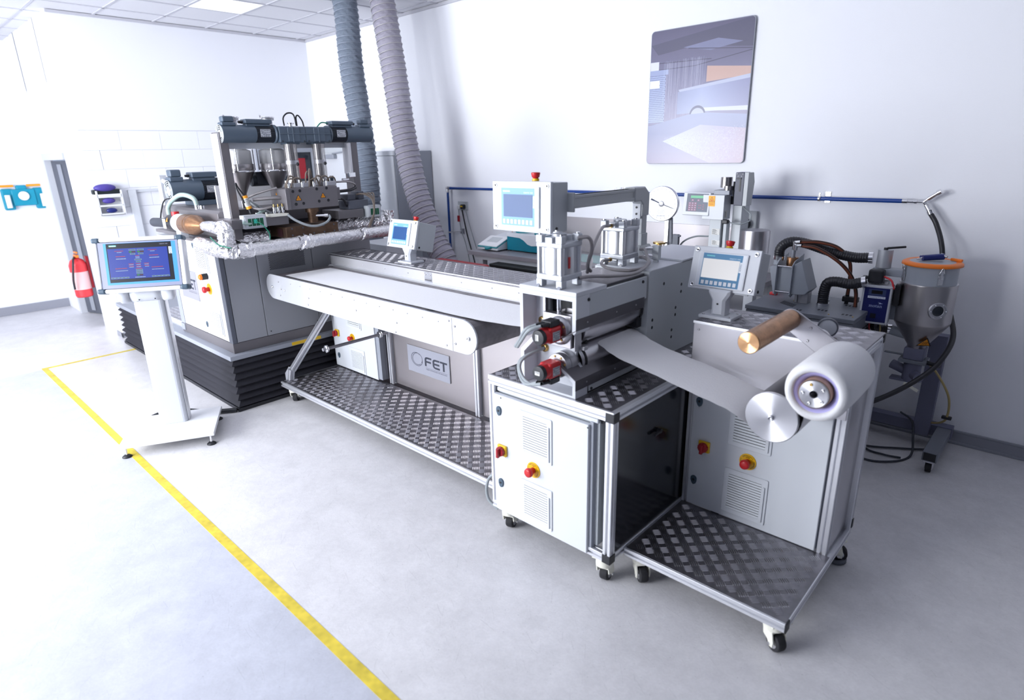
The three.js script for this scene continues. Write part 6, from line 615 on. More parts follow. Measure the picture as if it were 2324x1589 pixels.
  hz('braided hose from the rear cylinder foot to the lower union of the valve block', [[-1.80, 1.453, -2.655], [-1.80, 1.455, -2.60], [-1.77, 1.443, -2.555], [-1.70, 1.432, -2.54], [-1.62, 1.43, -2.57], [-1.585, 1.435, -2.65], [-1.62, 1.446, -2.76], [-1.70, 1.45, -2.84], [-1.735, 1.449, -2.855]]);
  // panel on its support arm
  const ar = thing('support_arm', 'grey cranked support arm that carries the operator panel over the calender', 'support arm', [-1.79, CT + 0.003, -2.97]), ax = -1.815;
  part(ar, 'column', [B(ax - 0.028, ax + 0.028, CT + 0.06, 1.74, -3.0, -2.95, 0.006), B(ax - 0.032, ax + 0.032, CT + 0.06, 1.56, -3.005, -2.945, 0.004), extr([[ax - 0.07, CT + 0.014], [ax + 0.07, CT + 0.014], [ax + 0.07, CT + 0.03], [ax + 0.036, CT + 0.075], [ax - 0.036, CT + 0.075], [ax - 0.07, CT + 0.03]], 'z', -3.03, -2.92, 0.004)], M.midPaint); part(ar, 'elbow', [extr([[-2.86, 1.735], [-2.86, 1.81], [-2.965, 1.81], [-3.01, 1.775], [-3.01, 1.655], [-2.945, 1.655], [-2.945, 1.715], [-2.925, 1.735]], 'x', ax - 0.034, ax + 0.034, 0.006)], M.midPaint); part(ar, 'arm', [B(ax - 0.026, ax + 0.026, 1.742, 1.803, -2.88, -2.335, 0.004), B(ax - 0.029, ax + 0.029, 1.742, 1.758, -2.88, -2.335, 0.003), B(ax - 0.029, ax + 0.029, 1.788, 1.803, -2.88, -2.335, 0.003)], M.midPaint); part(ar, 'cover_plate', [B(ax - 0.03, ax + 0.02, 1.64, 1.72, -2.948, -2.94, 0.002)], M.white); for (const y of [1.665, 1.70]) part(ar, 'screw', lathe([[0, 0.002], [0.006, 0.002], [0.006, 0]], [ax - 0.005, y, -2.94], [0, 0, 1], 12), M.black); part(ar, 'mount', B(ax - 0.045, ax + 0.028, 1.725, 1.815, -2.345, -2.33), M.midPaint);
  hmi('operator panel on the support arm above the calender, grey blue screen', [-2.0, 1.62, -2.26], [-2.006, 1.752, -2.2], 0.375, 0.237, 0.02, 0.132, 'grey', { bezel: [-0.1425, 0.124, -0.095, 0.094], stop: 0.045 }, null);
}
// ---------------------------------------------------------------- winder cart
const WX0 = -1.32, WX1 = -0.562, WF = -2.14, WB = -3.03, WD = -2.70;
{
  const t = thing('winder_cart', 'right hand machine cart with a low chequered platform and a white louvred cabinet', 'machine cart', [-0.95, 0, -2.6]), s = 0.042, y0 = 0.142, yt = 0.184;
  for (const [a, b] of [[[WX0, 0.163, WF - 0.021], [WX1 - 0.004, 0.163, WF - 0.021]], [[WX0 + 0.021, 0.163, WF - s], [WX0 + 0.021, 0.163, WB]], [[WX1 - 0.021, 0.163, WF - s], [WX1 - 0.021, 0.163, WB]], [[WX0 + s, 0.163, WB + 0.021], [WX1 - s, 0.163, WB + 0.021]]]) part(t, 'rail', prof(a, b, s), M.profile);
  part(t, 'end_cap', B(WX1 - 0.006, WX1 + 0.002, y0 - 0.002, yt + 0.002, WF - s, WF + 0.002, 0.003), M.black); part(t, 'end_cap', B(WX1 - 0.02, WX1 + 0.003, y0 + 0.042, yt + 0.05, WB - 0.004, WB + 0.02, 0.003), M.black);
  part(t, 'platform', B(WX0 + 0.004, WX1 - 0.006, yt - 0.004, yt + 0.001, WD, WF - 0.01, 0.001), M.tread); part(t, 'tread_pattern', tread(WX0 + 0.012, WX1 - 0.012, WD + 0.005, WF - 0.016, yt + 0.001, 0.05), M.treadBar, null, 'stuff');
  for (const [x, z] of [[WX0 + 0.021, WD - 0.021], [WX1 - 0.045, WD - 0.021], [WX0 + 0.021, WB + 0.021], [WX1 - 0.021, WB + 0.021]]) part(t, 'post', prof([x, yt, z], [x, 1.175, z], s), M.profile); part(t, 'rail', prof([WX1 - 0.021, 1.165, WB + s], [WX1 - 0.021, 1.165, WD], s), M.profile); part(t, 'end_cap', B(WX1 - 0.03, WX1 + 0.003, 1.15, 1.192, WB - 0.003, WB + 0.025, 0.003), M.black);
  part(t, 'cabinet_body', B(WX0 + 0.045, WX1 - 0.08, 0.2, 0.86, WD - 0.25, WD - 0.028, 0.003), M.greyPaint); part(t, 'door', B(WX0 + 0.03, WX1 - 0.075, 0.188, 0.872, WD - 0.022, WD + 0.004, 0.004), M.white); part(t, 'door_edge', B(WX1 - 0.078, WX1 - 0.062, 0.195, 0.865, WD - 0.03, WD - 0.01, 0.002), M.darkGrey);
  const z = WD + 0.004; vent(t, -1.092, -0.88, 0.60, 0.86, z, 14); vent(t, -1.095, -0.875, 0.222, 0.47, z, 14); lock(t, -1.255, 0.79, z); lock(t, -1.255, 0.345, z); knobSwitch(t, -1.21, 0.545, z); eStop(t, -0.985, 0.535, z, 1.15); part(t, 'door_screw', lathe([[0, 0.001], [0.004, 0.001], [0.004, 0]], [-0.70, 0.86, z], [0, 0, 1], 10), M.black);
  part(t, 'front_panel', B(WX0 + 0.004, WX1 - 0.06, 0.885, 1.185, WD - 0.006, WD + 0.006, 0.002), M.steelDull, 'brushed steel panel above the door'); part(t, 'side_plate', B(WX1 - 0.075, WX1 - 0.03, 0.87, 1.18, WD + 0.0, WD + 0.006, 0.001), M.steel); part(t, 'side_panel', B(WX1 - 0.03, WX1 - 0.026, 0.19, 1.15, WB + 0.03, WD - 0.04, 0.001), M.steel); part(t, 'side_panel', B(WX0 + 0.018, WX0 + 0.022, 0.19, 1.15, WB + 0.03, WD - 0.04, 0.001), M.darkSteel); part(t, 'rear_panel', B(WX0, WX1, 0.19, 1.17, WB + 0.002, WB + 0.006, 0.001), M.steel);
  for (const [x, y] of [[WX0 + 0.03, 1.155], [-0.645, 1.155], [-0.64, 0.90]]) bolt(t, [x, y, WD + 0.006], [0, 0, 1], 0.9, M.steel);
  part(t, 'top_plate', B(WX0, WX1, 1.186, 1.195, WB, WD + 0.004, 0.002), M.tread); part(t, 'tread_pattern', tread(WX0 + 0.008, WX1 - 0.012, WB + 0.01, WD - 0.006, 1.195, 0.05), M.treadBar, null, 'stuff'); part(t, 'edge_trim', B(WX0, WX1 - 0.06, 1.184, 1.1975, WD, WD + 0.008, 0.002), M.aluPlain);
  caster(t, -1.265, -2.21, y0, -0.7); caster(t, -0.625, -2.205, y0, -0.55); caster(t, -0.615, -2.98, y0, 0.3); caster(t, -1.25, -2.96, y0, 1.0); part(t, 'outer_bumper', lathe([[0.03, 0.004], [0.05, 0.004], [0.05, 0.02], [0.03, 0.02]], [-0.60, 0, -2.975], [0, 1, 0], 24), M.darkGrey);
  hmi('operator panel with a blank white screen on the winder cart', [-1.25, 1.195, -2.85], [-1.257, 1.431, -2.845], 0.342, 0.213, 0.245, 0.13, 'white', { bezel: [-0.133, 0.115, -0.0925, 0.08], stop: -0.015 }, [-1.25, -2.835, 1.195]);
  // rolls
  const dx = -0.758, dy = 0.986, R = 0.1, zf = -2.268;
  const dr = thing('drive_drum', 'dark winding drum with a turned aluminium end disc, lowest of the three rolls', 'roller', [dx, dy, -2.48]); part(dr, 'drum', cyl([dx, dy, zf - 0.012], [dx, dy, -2.68], R - 0.002, R - 0.002, 64), M.drum); const disc = part(dr, 'end_disc', lathe([...turnedFace(0.002, 0.1015, 0.006, 40), [0.1035, 0.004], [0.1035, -0.006], [0.0, -0.006]].reverse(), [dx, dy, zf - 0.006], [0, 0, 1], 96), M.turned); part(dr, 'centre_screw', lathe([[0, 0.004], [0.005, 0.004], [0.006, 0.009], [0.009, 0.009], [0.0115, 0.004], [0.0115, 0]].reverse(), [dx, dy, zf], [0, 0, 1], 24), M.chrome); void disc; part(dr, 'journal', cyl([dx, dy, -2.68], [dx, dy, -2.70], 0.03), M.steel);
  const rx = -0.612, ry = 1.128, Rr = 0.117, rz = -2.262;
  const ro = thing('fibre_roll', 'thick white roll of wound fibre on a flanged core, pressed on the dark drum', 'roll', [rx, ry, -2.45]); part(ro, 'wound_fibre', lathe([[0.078, -0.016], [0.081, -0.004], [0.089, 0.004], [0.098, 0.002], [0.110, -0.010], [0.1165, -0.03], [Rr, -0.08], [Rr + 0.001, -0.2], [Rr, -0.33], [0.114, -0.36], [0.10, -0.372], [0.05, -0.372]].reverse(), [rx, ry, rz], [0, 0, 1], 72), M.fibre); part(ro, 'inner_layers', lathe([[0.057, -0.045], [0.06, -0.03], [0.07, -0.016], [0.079, -0.012]].reverse(), [rx, ry, rz], [0, 0, 1], 48), M.core, 'bluish inner layers'); part(ro, 'core_tube', lathe([[0.0545, -0.05], [0.0545, 0.006], [0.057, 0.006], [0.057, -0.05]].reverse(), [rx, ry, rz], [0, 0, 1], 48), M.card); part(ro, 'hub', lathe([[0.0, -0.03], [0.013, -0.03], [0.013, 0.009], ...turnedFace(0.015, 0.051, 0.011, 16), [0.054, 0.008], [0.054, -0.05]].reverse(), [rx, ry, rz], [0, 0, 1], 64), M.turned); part(ro, 'bore', cyl([rx, ry, rz - 0.028], [rx, ry, rz - 0.03], 0.0129), M.slot);
  for (let i = 0; i < 5; i++) { const a = 1.9 + i * Math.PI * 2 / 5; bolt(ro, [rx + Math.cos(a) * 0.038, ry + Math.sin(a) * 0.038, rz + 0.010], [0, 0, 1], 0.95, i === 0 ? M.brass : M.chrome); }
  const kx = -0.862, ky = 1.282; const cr = thing('copper_roll', 'copper coloured spare winding shaft pointing at the viewer, highest of the rolls', 'roller', [kx, ky, -2.45]); part(cr, 'shaft', cyl([kx, ky, -2.236], [kx, ky, -2.675], 0.0435, 0.0435, 48), M.copper); part(cr, 'end_face', lathe([[0.0, -0.002], [0.002, -0.002], ...turnedFace(0.0025, 0.041, 0.002, 18), [0.0435, 0]].reverse(), [kx, ky, -2.235], [0, 0, 1], 64), M.copperEnd);
  const arm = thing('turret_arm', 'flat aluminium turret arm joining the copper shaft to the white roll', 'arm', [-0.74, 1.2, -2.685]); const ux = rx - kx, uy = ry - ky, ul = Math.hypot(ux, uy), nx = -uy / ul, ny = ux / ul, ang = Math.atan2(ny, nx); part(arm, 'plate', extr([...circ(kx, ky, 0.046, 16, ang, ang + Math.PI), ...circ(rx, ry, 0.05, 16, ang + Math.PI, ang + 2 * Math.PI)], 'z', -2.688, -2.676, 0.002), M.steelDull); for (const [f, g] of [[0.30, 0.025], [0.38, -0.028], [0.66, 0.02]]) bolt(arm, [kx + ux * f + nx * g, ky + uy * f + ny * g, -2.676], [0, 0, 1], 0.9, M.steel); part(arm, 'pivot', [cyl([(kx + rx) / 2, (ky + ry) / 2 + 0.01, -2.688], [(kx + rx) / 2, (ky + ry) / 2 + 0.01, -2.70], 0.04)], M.steel);
  const wh = thing('brake_wheel', 'small pale wheel with a dark rim standing behind the turret arm', 'wheel', [-0.735, 1.196, -2.78]); part(wh, 'rim', lathe([[0.036, -0.012], [0.042, -0.012], [0.042, 0.008], [0.036, 0.008]].reverse(), [-0.742, 1.238, -2.80], [0.25, 0, 1], 32), M.darkGrey); part(wh, 'face', lathe([[0, 0.006], [0.036, 0.006], [0.036, 0], [0, 0]].reverse(), [-0.742, 1.238, -2.80], [0.25, 0, 1], 32), M.frameGrey);
}
// ---------------------------------------------------------------- bench along the back wall
const BT = 1.05;
{
  const b = thing('lab_bench', 'long grey topped bench on white legs against the back wall', 'bench', [-3.1, 0, -4.6]);
  part(b, 'worktop', B(-4.64, -1.64, BT - 0.04, BT, WALL_Z + 0.02, -4.26, 0.003), M.table); part(b, 'rail', [B(-4.58, -1.7, BT - 0.085, BT - 0.04, -4.33, -4.30)], M.white); for (const [x, z] of [[-4.50, -4.34], [-3.0, -4.34], [-1.70, -4.34], [-4.55, -4.8], [-1.70, -4.8]]) part(b, 'leg', B(x - 0.035, x + 0.035, 0, BT - 0.04, z - 0.035, z + 0.035, 0.004), M.white); part(b, 'end_rail', [B(-4.58, -4.52, 0.5, 0.56, -4.8, -4.38)], M.white);
  solo('splash_panel', 'brushed steel splash panel on the wall above the bench', 'panel', [-3.2, BT, WALL_Z + 0.01], [B(-4.2, -2.04, BT, 1.385, WALL_Z + 0.002, WALL_Z + 0.012, 0.002)], M.splash);
  solo('cutting_mat', 'pale green mat on the bench behind the rear cylinder', 'mat', [-3.2, BT, -4.5], B(-3.5, -2.75, BT, BT + 0.006, -4.72, -4.40, 0.001), M.teal2);
  // balances
  const sc = thing('moisture_balance', 'white and teal laboratory balance with a sloping keypad, left of two on the bench', 'balance', [-4.42, BT, -4.5]); part(sc, 'base', [extr([[-4.36, BT + 0.012], [-4.36, BT + 0.045], [-4.52, BT + 0.10], [-4.78, BT + 0.14], [-4.80, BT + 0.012]], 'x', -4.58, -4.30, 0.004)], M.slat); part(sc, 'foot', B(-4.56, -4.32, BT, BT + 0.012, -4.76, -4.40), M.black); const kp = new THREE.Matrix4().makeRotationX(0.36).setPosition(-4.44, BT + 0.088, -4.45); part(sc, 'keypad', xf(B(-0.135, 0.135, -0.006, 0.006, -0.105, 0.105, 0.004), kp), M.whiteGloss); part(sc, 'keypad_edge', [xf(B(-0.14, 0.14, -0.016, -0.004, -0.108, 0.115, 0.006), kp), xf(cyl([0.02, -0.016, 0.105], [0.02, -0.002, 0.105], 0.045), kp)], M.teal); part(sc, 'display', xf(B(-0.075, 0.075, 0.006, 0.0075, -0.07, 0.03, 0), kp), M.greyPaint); part(sc, 'lid', [cyl([-4.30, BT + 0.135, -4.66], [-4.30, BT + 0.165, -4.66], 0.075)], M.teal);
  const s2 = thing('moisture_balance', 'teal fronted laboratory balance with a wavy white band, right of two on the bench', 'balance', [-4.05, BT, -4.55]); part(s2, 'body', B(-4.28, -3.80, BT + 0.01, BT + 0.175, -4.72, -4.48, 0.006), M.teal3); part(s2, 'upper_band', [extr([[-4.278, BT + 0.175], [-4.278, BT + 0.148], [-4.10, BT + 0.14], [-4.05, BT + 0.12], [-4.0, BT + 0.085], [-3.95, BT + 0.072], [-3.802, BT + 0.08], [-3.802, BT + 0.175]], 'z', -4.482, -4.474, 0.002)], M.slat); part(s2, 'top', [B(-4.28, -3.80, BT + 0.172, BT + 0.182, -4.72, -4.476, 0.004)], M.slat); part(s2, 'lid', [cyl([-4.15, BT + 0.18, -4.62], [-4.15, BT + 0.235, -4.62], 0.1), cyl([-3.9, BT + 0.18, -4.56], [-3.9, BT + 0.20, -4.56], 0.06)], M.teal); part(s2, 'warning_sign', triGeo(0.03, [-4.235, BT + 0.20, -4.515], [-0.5, 0, 0.8]), warnM); for (const x of [-4.26, -3.82]) part(s2, 'foot', cyl([x, BT, -4.5], [x, BT + 0.012, -4.5], 0.012), M.black);
  const cr = thing('plastic_crate', 'black plastic crate with a wide rim standing on a low stool under the bench', 'crate', [-3.95, 0.55, -4.25]); part(cr, 'tub', [extr([[-4.14, 0.62], [-4.21, 0.95], [-3.43, 0.95], [-3.52, 0.62]], 'z', -4.62, -4.22, 0.01)], M.crate); part(cr, 'rim', [B(-4.25, -3.40, 0.93, 0.965, -4.66, -4.18, 0.01), B(-4.225, -3.42, 0.885, 0.9, -4.64, -4.195, 0.005)], M.crate); solo('crate_stool', 'low white stool carrying the black crate under the bench', 'stool', [-3.8, 0, -4.4], [B(-4.15, -3.45, 0.58, 0.62, -4.6, -4.2), B(-4.14, -4.10, 0, 0.58, -4.59, -4.55), B(-3.5, -3.46, 0, 0.58, -4.59, -4.55), B(-4.14, -4.10, 0, 0.58, -4.25, -4.21), B(-3.5, -3.46, 0, 0.58, -4.25, -4.21)], M.slat);
  // dial thickness gauge
  const gx = -2.47, gy = 1.592, gz = -4.35; const dialTex = canvasTex(512, 512, (g) => { g.fillStyle = '#f4f4f6'; g.fillRect(0, 0, 512, 512); g.translate(256, 256); g.strokeStyle = '#33384a'; for (let i = 0; i < 100; i++) { g.save(); g.rotate(i * Math.PI / 50); g.lineWidth = i % 5 ? 2 : 4; g.beginPath(); g.moveTo(0, -238); g.lineTo(0, i % 5 ? -226 : -216); g.stroke(); g.restore(); } g.fillStyle = '#3a3f52'; g.font = '15px sans-serif'; g.textAlign = 'center'; g.fillText('FABRIC THICKNESS', 0, 104); g.fillText('GAUGE READING IN', 0, 126); g.fillText('MILLIMETRES', 0, 148); g.font = 'bold 22px sans-serif'; g.fillText('MILLIMETRES', 0, 192); });
  const dg = thing('thickness_gauge', 'large round white dial gauge on a slim stand on the bench', 'gauge', [gx, BT, gz]); part(dg, 'dial_case', lathe([[0, 0], [0.13, 0], [0.134, 0.006], [0.134, 0.035], [0.128, 0.038], [0.126, 0.034]].reverse(), [gx, gy, gz - 0.035], [0.08, 0, 1], 56), M.aluPlain); const df = new THREE.CircleGeometry(0.1275, 56); df.applyQuaternion(new THREE.Quaternion().setFromUnitVectors(V(0, 0, 1), V(0.08, 0, 1).normalize())); df.translate(gx, gy, gz - 0.0005); part(dg, 'dial_face', df, printed(dialTex, 0.35)); part(dg, 'needle', [cyl([gx - 0.085, gy + 0.034, gz + 0.012], [gx, gy, gz + 0.005], 0.0035, 0.0035, 6), cyl([gx - 0.085, gy + 0.034, gz + 0.012], [gx - 0.06, gy + 0.024, gz + 0.010], 0.006, 0.005, 8), cyl([gx, gy, gz + 0.005], [gx + 0.10, gy - 0.033, gz - 0.002], 0.0025, 0.0012, 6)], M.navyInk); part(dg, 'needle_hub', lathe([[0, 0.009], [0.02, 0.008], [0.022, 0.002], [0.022, 0]].reverse(), [gx, gy, gz], [0.08, 0, 1], 24), M.satin); part(dg, 'stand', [B(gx + 0.02, gx + 0.055, BT + 0.03, gy - 0.1, gz - 0.06, gz - 0.03, 0.003)], M.aluPlain); part(dg, 'stand_back', [extr([[gx + 0.06, BT + 0.03], [gx + 0.10, BT + 0.03], [gx + 0.075, gy - 0.1], [gx + 0.06, gy - 0.1]], 'z', gz - 0.06, gz - 0.04, 0.002)], M.darkGrey); part(dg, 'base', B(gx - 0.09, gx + 0.12, BT, BT + 0.03, gz - 0.12, gz + 0.02, 0.004), M.darkGrey); part(dg, 'anvil', [cyl([gx + 0.0, 1.282, gz + 0.0], [gx + 0.0, 1.295, gz], 0.05, 0.05, 28), cyl([gx, 1.255, gz], [gx, 1.283, gz], 0.02)], M.brass); part(dg, 'lifter', [B(gx + 0.10, gx + 0.15, 1.26, 1.36, gz - 0.05, gz - 0.02, 0.004), cyl([gx + 0.1, 1.35, gz - 0.03], [gx + 0.165, 1.35, gz - 0.03], 0.008), cyl([gx + 0.1, 1.27, gz - 0.03], [gx + 0.16, 1.27, gz - 0.03], 0.008), B(gx + 0.02, gx + 0.11, 1.245, 1.262, gz - 0.05, gz - 0.02)], M.darkGrey);
  // melt flow tester
  const kt = canvasTex(512, 512, (g) => { g.fillStyle = '#4a5468'; g.fillRect(0, 0, 512, 512); g.fillStyle = '#5fb585'; g.fillRect(90, 58, 420, 70); const key = (x, y) => { g.strokeStyle = '#c2406a'; g.lineWidth = 6; g.strokeRect(x, y, 44, 40); g.fillStyle = '#a9abc0'; g.fillRect(x + 8, y + 8, 28, 22); }; key(120, 168); key(260, 168); key(400, 168); for (let r = 0; r < 4; r++) for (let c = 0; c < 3; c++) key(60 + c * 68, 256 + r * 62); for (const [x, y] of [[300, 320], [340, 320], [300, 390], [340, 390], [400, 300], [400, 360], [400, 430]]) { g.fillStyle = '#b04a6e'; g.fillRect(x, y, 22, 20); } });
  const mt = thing('melt_flow_tester', 'tall grey bench tester with keypad, yellow warning label and steel weights on top', 'tester', [-2.02, BT, -4.4]);
  const km = new THREE.Matrix4().makeRotationX(-0.12).setPosition(-2.16, 1.605, -4.33); part(mt, 'keypad_box', xf(B(-0.115, 0.10, -0.085, 0.082, -0.07, 0, 0.006), km), M.slat); part(mt, 'keypad', xf(face(0.17, 0.132, [0.0, 0.008, 0.001], [0, 0, 1]), km), printed(kt, 0.4));
  part(mt, 'head', B(-2.115, -1.95, 1.495, 1.672, -4.45, -4.33, 0.004), M.slat); const yt = canvasTex(128, 192, (g) => { g.fillStyle = '#f2a81d'; g.fillRect(0, 0, 128, 192); g.strokeStyle = '#3a2a10'; g.lineWidth = 5; g.beginPath(); g.moveTo(64, 22); g.lineTo(114, 108); g.lineTo(14, 108); g.closePath(); g.stroke(); g.fillStyle = '#c8640f'; g.beginPath(); g.moveTo(64, 56); g.lineTo(90, 98); g.lineTo(38, 98); g.fill(); g.fillStyle = '#c07d10'; g.fillRect(22, 136, 84, 7); g.fillRect(22, 156, 84, 7); }); part(mt, 'warning_label', face(0.05, 0.075, [-2.045, 1.628, -4.329], [0, 0, 1]), printed(yt, 0.5)); part(mt, 'side_label', face(0.04, 0.05, [-1.949, 1.535, -4.37], [1, 0, 0]), stickerM);
  part(mt, 'column', [B(-2.065, -1.975, BT, 1.5, -4.46, -4.36, 0.004), B(-1.965, -1.94, BT, 1.48, -4.44, -4.38, 0.003), B(-1.93, -1.86, BT, 1.62, -4.58, -4.44, 0.004)], M.greyPaint); part(mt, 'paper_label', face(0.062, 0.045, [-2.01, 1.405, -4.358], [0, 0, 1]), stickerM); part(mt, 'paper_label', face(0.062, 0.035, [-2.005, 1.325, -4.358], [0, 0, 1]), stickerM); part(mt, 'top_platform', B(-2.05, -1.93, 1.672, 1.705, -4.47, -4.36, 0.004), M.midGrey); part(mt, 'weight', [cyl([-1.985, 1.722, -4.42], [-1.985, 1.795, -4.42], 0.042, 0.042, 36)], M.chromeDark); part(mt, 'weight', cyl([-1.95, 1.705, -4.38], [-1.95, 1.735, -4.38], 0.032, 0.032, 32), M.chromeDark); part(mt, 'weight_stem', cyl([-1.985, 1.70, -4.42], [-1.985, 1.725, -4.42], 0.01), M.black);
  part(mt, 'lift_unit', [B(-1.895, -1.83, 1.60, 1.83, -4.46, -4.36, 0.004)], M.blueBlack); part(mt, 'lift_side', extr([[-4.36, 1.60], [-4.36, 1.83], [-4.45, 1.828], [-4.475, 1.76], [-4.45, 1.60]], 'x', -1.83, -1.80, 0.002), M.midPaint); part(mt, 'lift_arm', [B(-1.96, -1.88, 1.60, 1.66, -4.5, -4.44, 0.003)], M.black); part(mt, 'lift_slot', [B(-1.862, -1.852, 1.70, 1.79, -4.36, -4.357, 0), B(-1.885, -1.85, 1.785, 1.792, -4.36, -4.352, 0.001)], M.black); for (const [x, y] of [[-1.885, 1.82], [-1.845, 1.82], [-1.875, 1.805], [-1.85, 1.805]]) bolt(mt, [x, y, -4.36], [0, 0, 1], 0.5); part(mt, 'guide_rod', [cyl([-1.90, 1.66, -4.42], [-1.885, 1.815, -4.42], 0.008), cyl([-1.92, 1.66, -4.4], [-1.918, 1.765, -4.4], 0.007)], M.black); part(mt, 'plug', [B(-1.955, -1.91, 1.47, 1.50, -4.36, -4.32, 0.006)], M.black); part(mt, 'lead', tube([[-1.85, 1.60, -4.42], [-1.84, 1.57, -4.45], [-1.80, 1.53, -4.46], [-1.79, 1.49, -4.42], [-1.83, 1.47, -4.36], [-1.90, 1.48, -4.34]], 0.005, 40, 8), M.cable);
  solo('steel_canister', 'upright brushed steel cylinder on the bench right of the tester', 'canister', [-1.74, BT, -4.42], [cyl([-1.745, BT, -4.43], [-1.745, 1.425, -4.43], 0.105, 0.105, 48), cyl([-1.745, 1.425, -4.43], [-1.745, 1.428, -4.43], 0.1, 0.1, 48)], M.steel); solo('bench_cable', 'grey cable hooping over the bench edge between dial gauge and tester', 'cable', [-2.3, 1.2, -4.5], tube([[-2.36, BT, -4.42], [-2.36, 1.15, -4.43], [-2.33, 1.28, -4.45], [-2.25, 1.335, -4.5], [-2.15, 1.34, -4.55]], 0.007, 40, 8), M.cable);
}
// ---------------------------------------------------------------- granule dryer and its hopper
{
  const d = thing('granule_dryer', 'low dark grey dryer cabinet behind the winder with slotted lid', 'dryer', [-1.25, 0, -4.15]); part(d, 'cabinet', B(-1.56, -0.905, 0.05, 0.97, -4.47, -3.93, 0.006), M.dryer); part(d, 'lid', B(-1.565, -0.90, 0.972, 1.0, -4.475, -3.925, 0.004), M.dryer); const slots = []; for (let i = 0; i < 9; i++) slots.push(B(-1.40 + i * 0.012, -1.394 + i * 0.012, 1.0, 1.0008, -4.18 + i * 0.008, -4.10 + i * 0.008, 0)); for (const [x, z] of [[-1.22, -4.36], [-1.05, -4.3], [-1.15, -4.08], [-1.0, -4.05], [-1.28, -4.0]]) for (let i = 0; i < 3; i++) slots.push(B(x + i * 0.022, x + i * 0.022 + 0.012, 1.0, 1.0008, z, z + 0.03, 0)); part(d, 'lid_slot', slots, M.slot, null, 'stuff'); for (const [x, z] of [[-1.35, -4.22], [-1.06, -3.98], [-0.95, -4.38], [-0.93, -4.0], [-1.2, -4.25]]) bolt(d, [x, 1.0, z], [0, 1, 0], 0.8, M.brass); for (const z of [-3.99, -4.4]) bolt(d, [-0.904, 0.93, z], [1, 0, 0], 0.8, M.steel);
  const sv = []; for (let r = 0; r < 5; r++) for (let i = 0; i < 6; i++) sv.push(B(-0.905, -0.9035, 0.80 + r * 0.022, 0.812 + r * 0.022, -4.36 + i * 0.035, -4.34 + i * 0.035, 0)); part(d, 'side_slot', sv, M.slot, null, 'stuff'); for (const [x, z] of [[-1.5, -4.0], [-0.96, -4.0], [-1.5, -4.42], [-0.96, -4.42]]) part(d, 'foot', cyl([x, 0, z], [x, 0.05, z], 0.03), M.black);
  solo('tool_heap', 'small red and blue tools lying at the rear left edge of the dryer lid', 'tools', [-1.58, 1.0, -4.38], [B(-1.55, -1.50, 1.0, 1.02, -4.33, -4.30, 0.005), ball(-1.51, 1.03, -4.43, 0.022), ball(-1.535, 1.022, -4.40, 0.014)], M.coral);
  const ih = thing('air_heater', 'grey funnel shaped heater head with two side cheeks standing on the dryer lid', 'heater', [-1.34, 1.0, -4.2]);
  part(ih, 'cheek', extr([[-4.28, 1.09], [-4.13, 1.04], [-4.10, 1.06], [-4.10, 1.255], [-4.14, 1.28], [-4.30, 1.31], [-4.30, 1.25]], 'x', -1.452, -1.446, 0.001), M.hopperGrey); part(ih, 'cheek', extr([[-4.28, 1.09], [-4.13, 1.04], [-4.10, 1.06], [-4.10, 1.255], [-4.14, 1.28], [-4.30, 1.31], [-4.30, 1.25]], 'x', -1.352, -1.346, 0.001), M.hopperGrey); part(ih, 'core', B(-1.446, -1.352, 1.075, 1.24, -4.26, -4.13, 0.004), M.hopperGrey); part(ih, 'left_funnel', [extr([[-1.50, 1.23], [-1.452, 1.245], [-1.452, 1.06], [-1.462, 1.05]], 'z', -4.26, -4.12, 0.002), cyl([-1.475, 1.24, -4.2], [-1.475, 1.275, -4.2], 0.03)], M.hopperGrey); part(ih, 'right_funnel', [extr([[-1.346, 1.06], [-1.346, 1.26], [-1.30, 1.29], [-1.235, 1.10], [-1.26, 1.07]], 'z', -4.28, -4.12, 0.003)], M.hopperGrey); part(ih, 'post', [prof([-1.315, 1.0, -4.2], [-1.315, 1.075, -4.2], 0.045), B(-1.295, -1.25, 1.0, 1.075, -4.24, -4.17)], M.satin); part(ih, 'tie_bar', [cyl([-1.45, 1.245, -4.11], [-1.35, 1.245, -4.11], 0.005), cyl([-1.45, 1.075, -4.11], [-1.35, 1.075, -4.11], 0.005)], M.chrome); part(ih, 'coil', lathe([[0.02, -0.03], [0.036, -0.03], [0.036, 0.03], [0.02, 0.03]], [-1.385, 1.265, -4.2], [0, 1, 0], 20), M.copper); part(ih, 'stand_pipe', [cyl([-1.385, 1.25, -4.2], [-1.385, 1.345, -4.2], 0.013)], M.midGrey); part(ih, 'elbow', [cyl([-1.385, 1.34, -4.2], [-1.385, 1.40, -4.2], 0.012), cyl([-1.385, 1.395, -4.2], [-1.35, 1.40, -4.2], 0.010), cyl([-1.37, 1.345, -4.185], [-1.37, 1.38, -4.185], 0.012), cyl([-1.37, 1.375, -4.185], [-1.335, 1.378, -4.185], 0.010)], M.chrome);
  const bh = (label, pts, r = 0.033) => { const o = thing('ribbed_hose', label, 'hose', pts[0], 'black ribbed hoses of the dryer'); part(o, 'hose', ribTube(pts, r, 0.014, 0.0013, 20), M.hose); const c = curve(pts); for (const u of [0, 1]) { const p = c.getPointAt(u), q = c.getTangentAt(u).multiplyScalar(0.012); part(o, 'hose_clip', cyl([p.x - q.x, p.y - q.y, p.z - q.z], [p.x + q.x, p.y + q.y, p.z + q.z], r + 0.005, r + 0.005, 24), M.chrome); } };
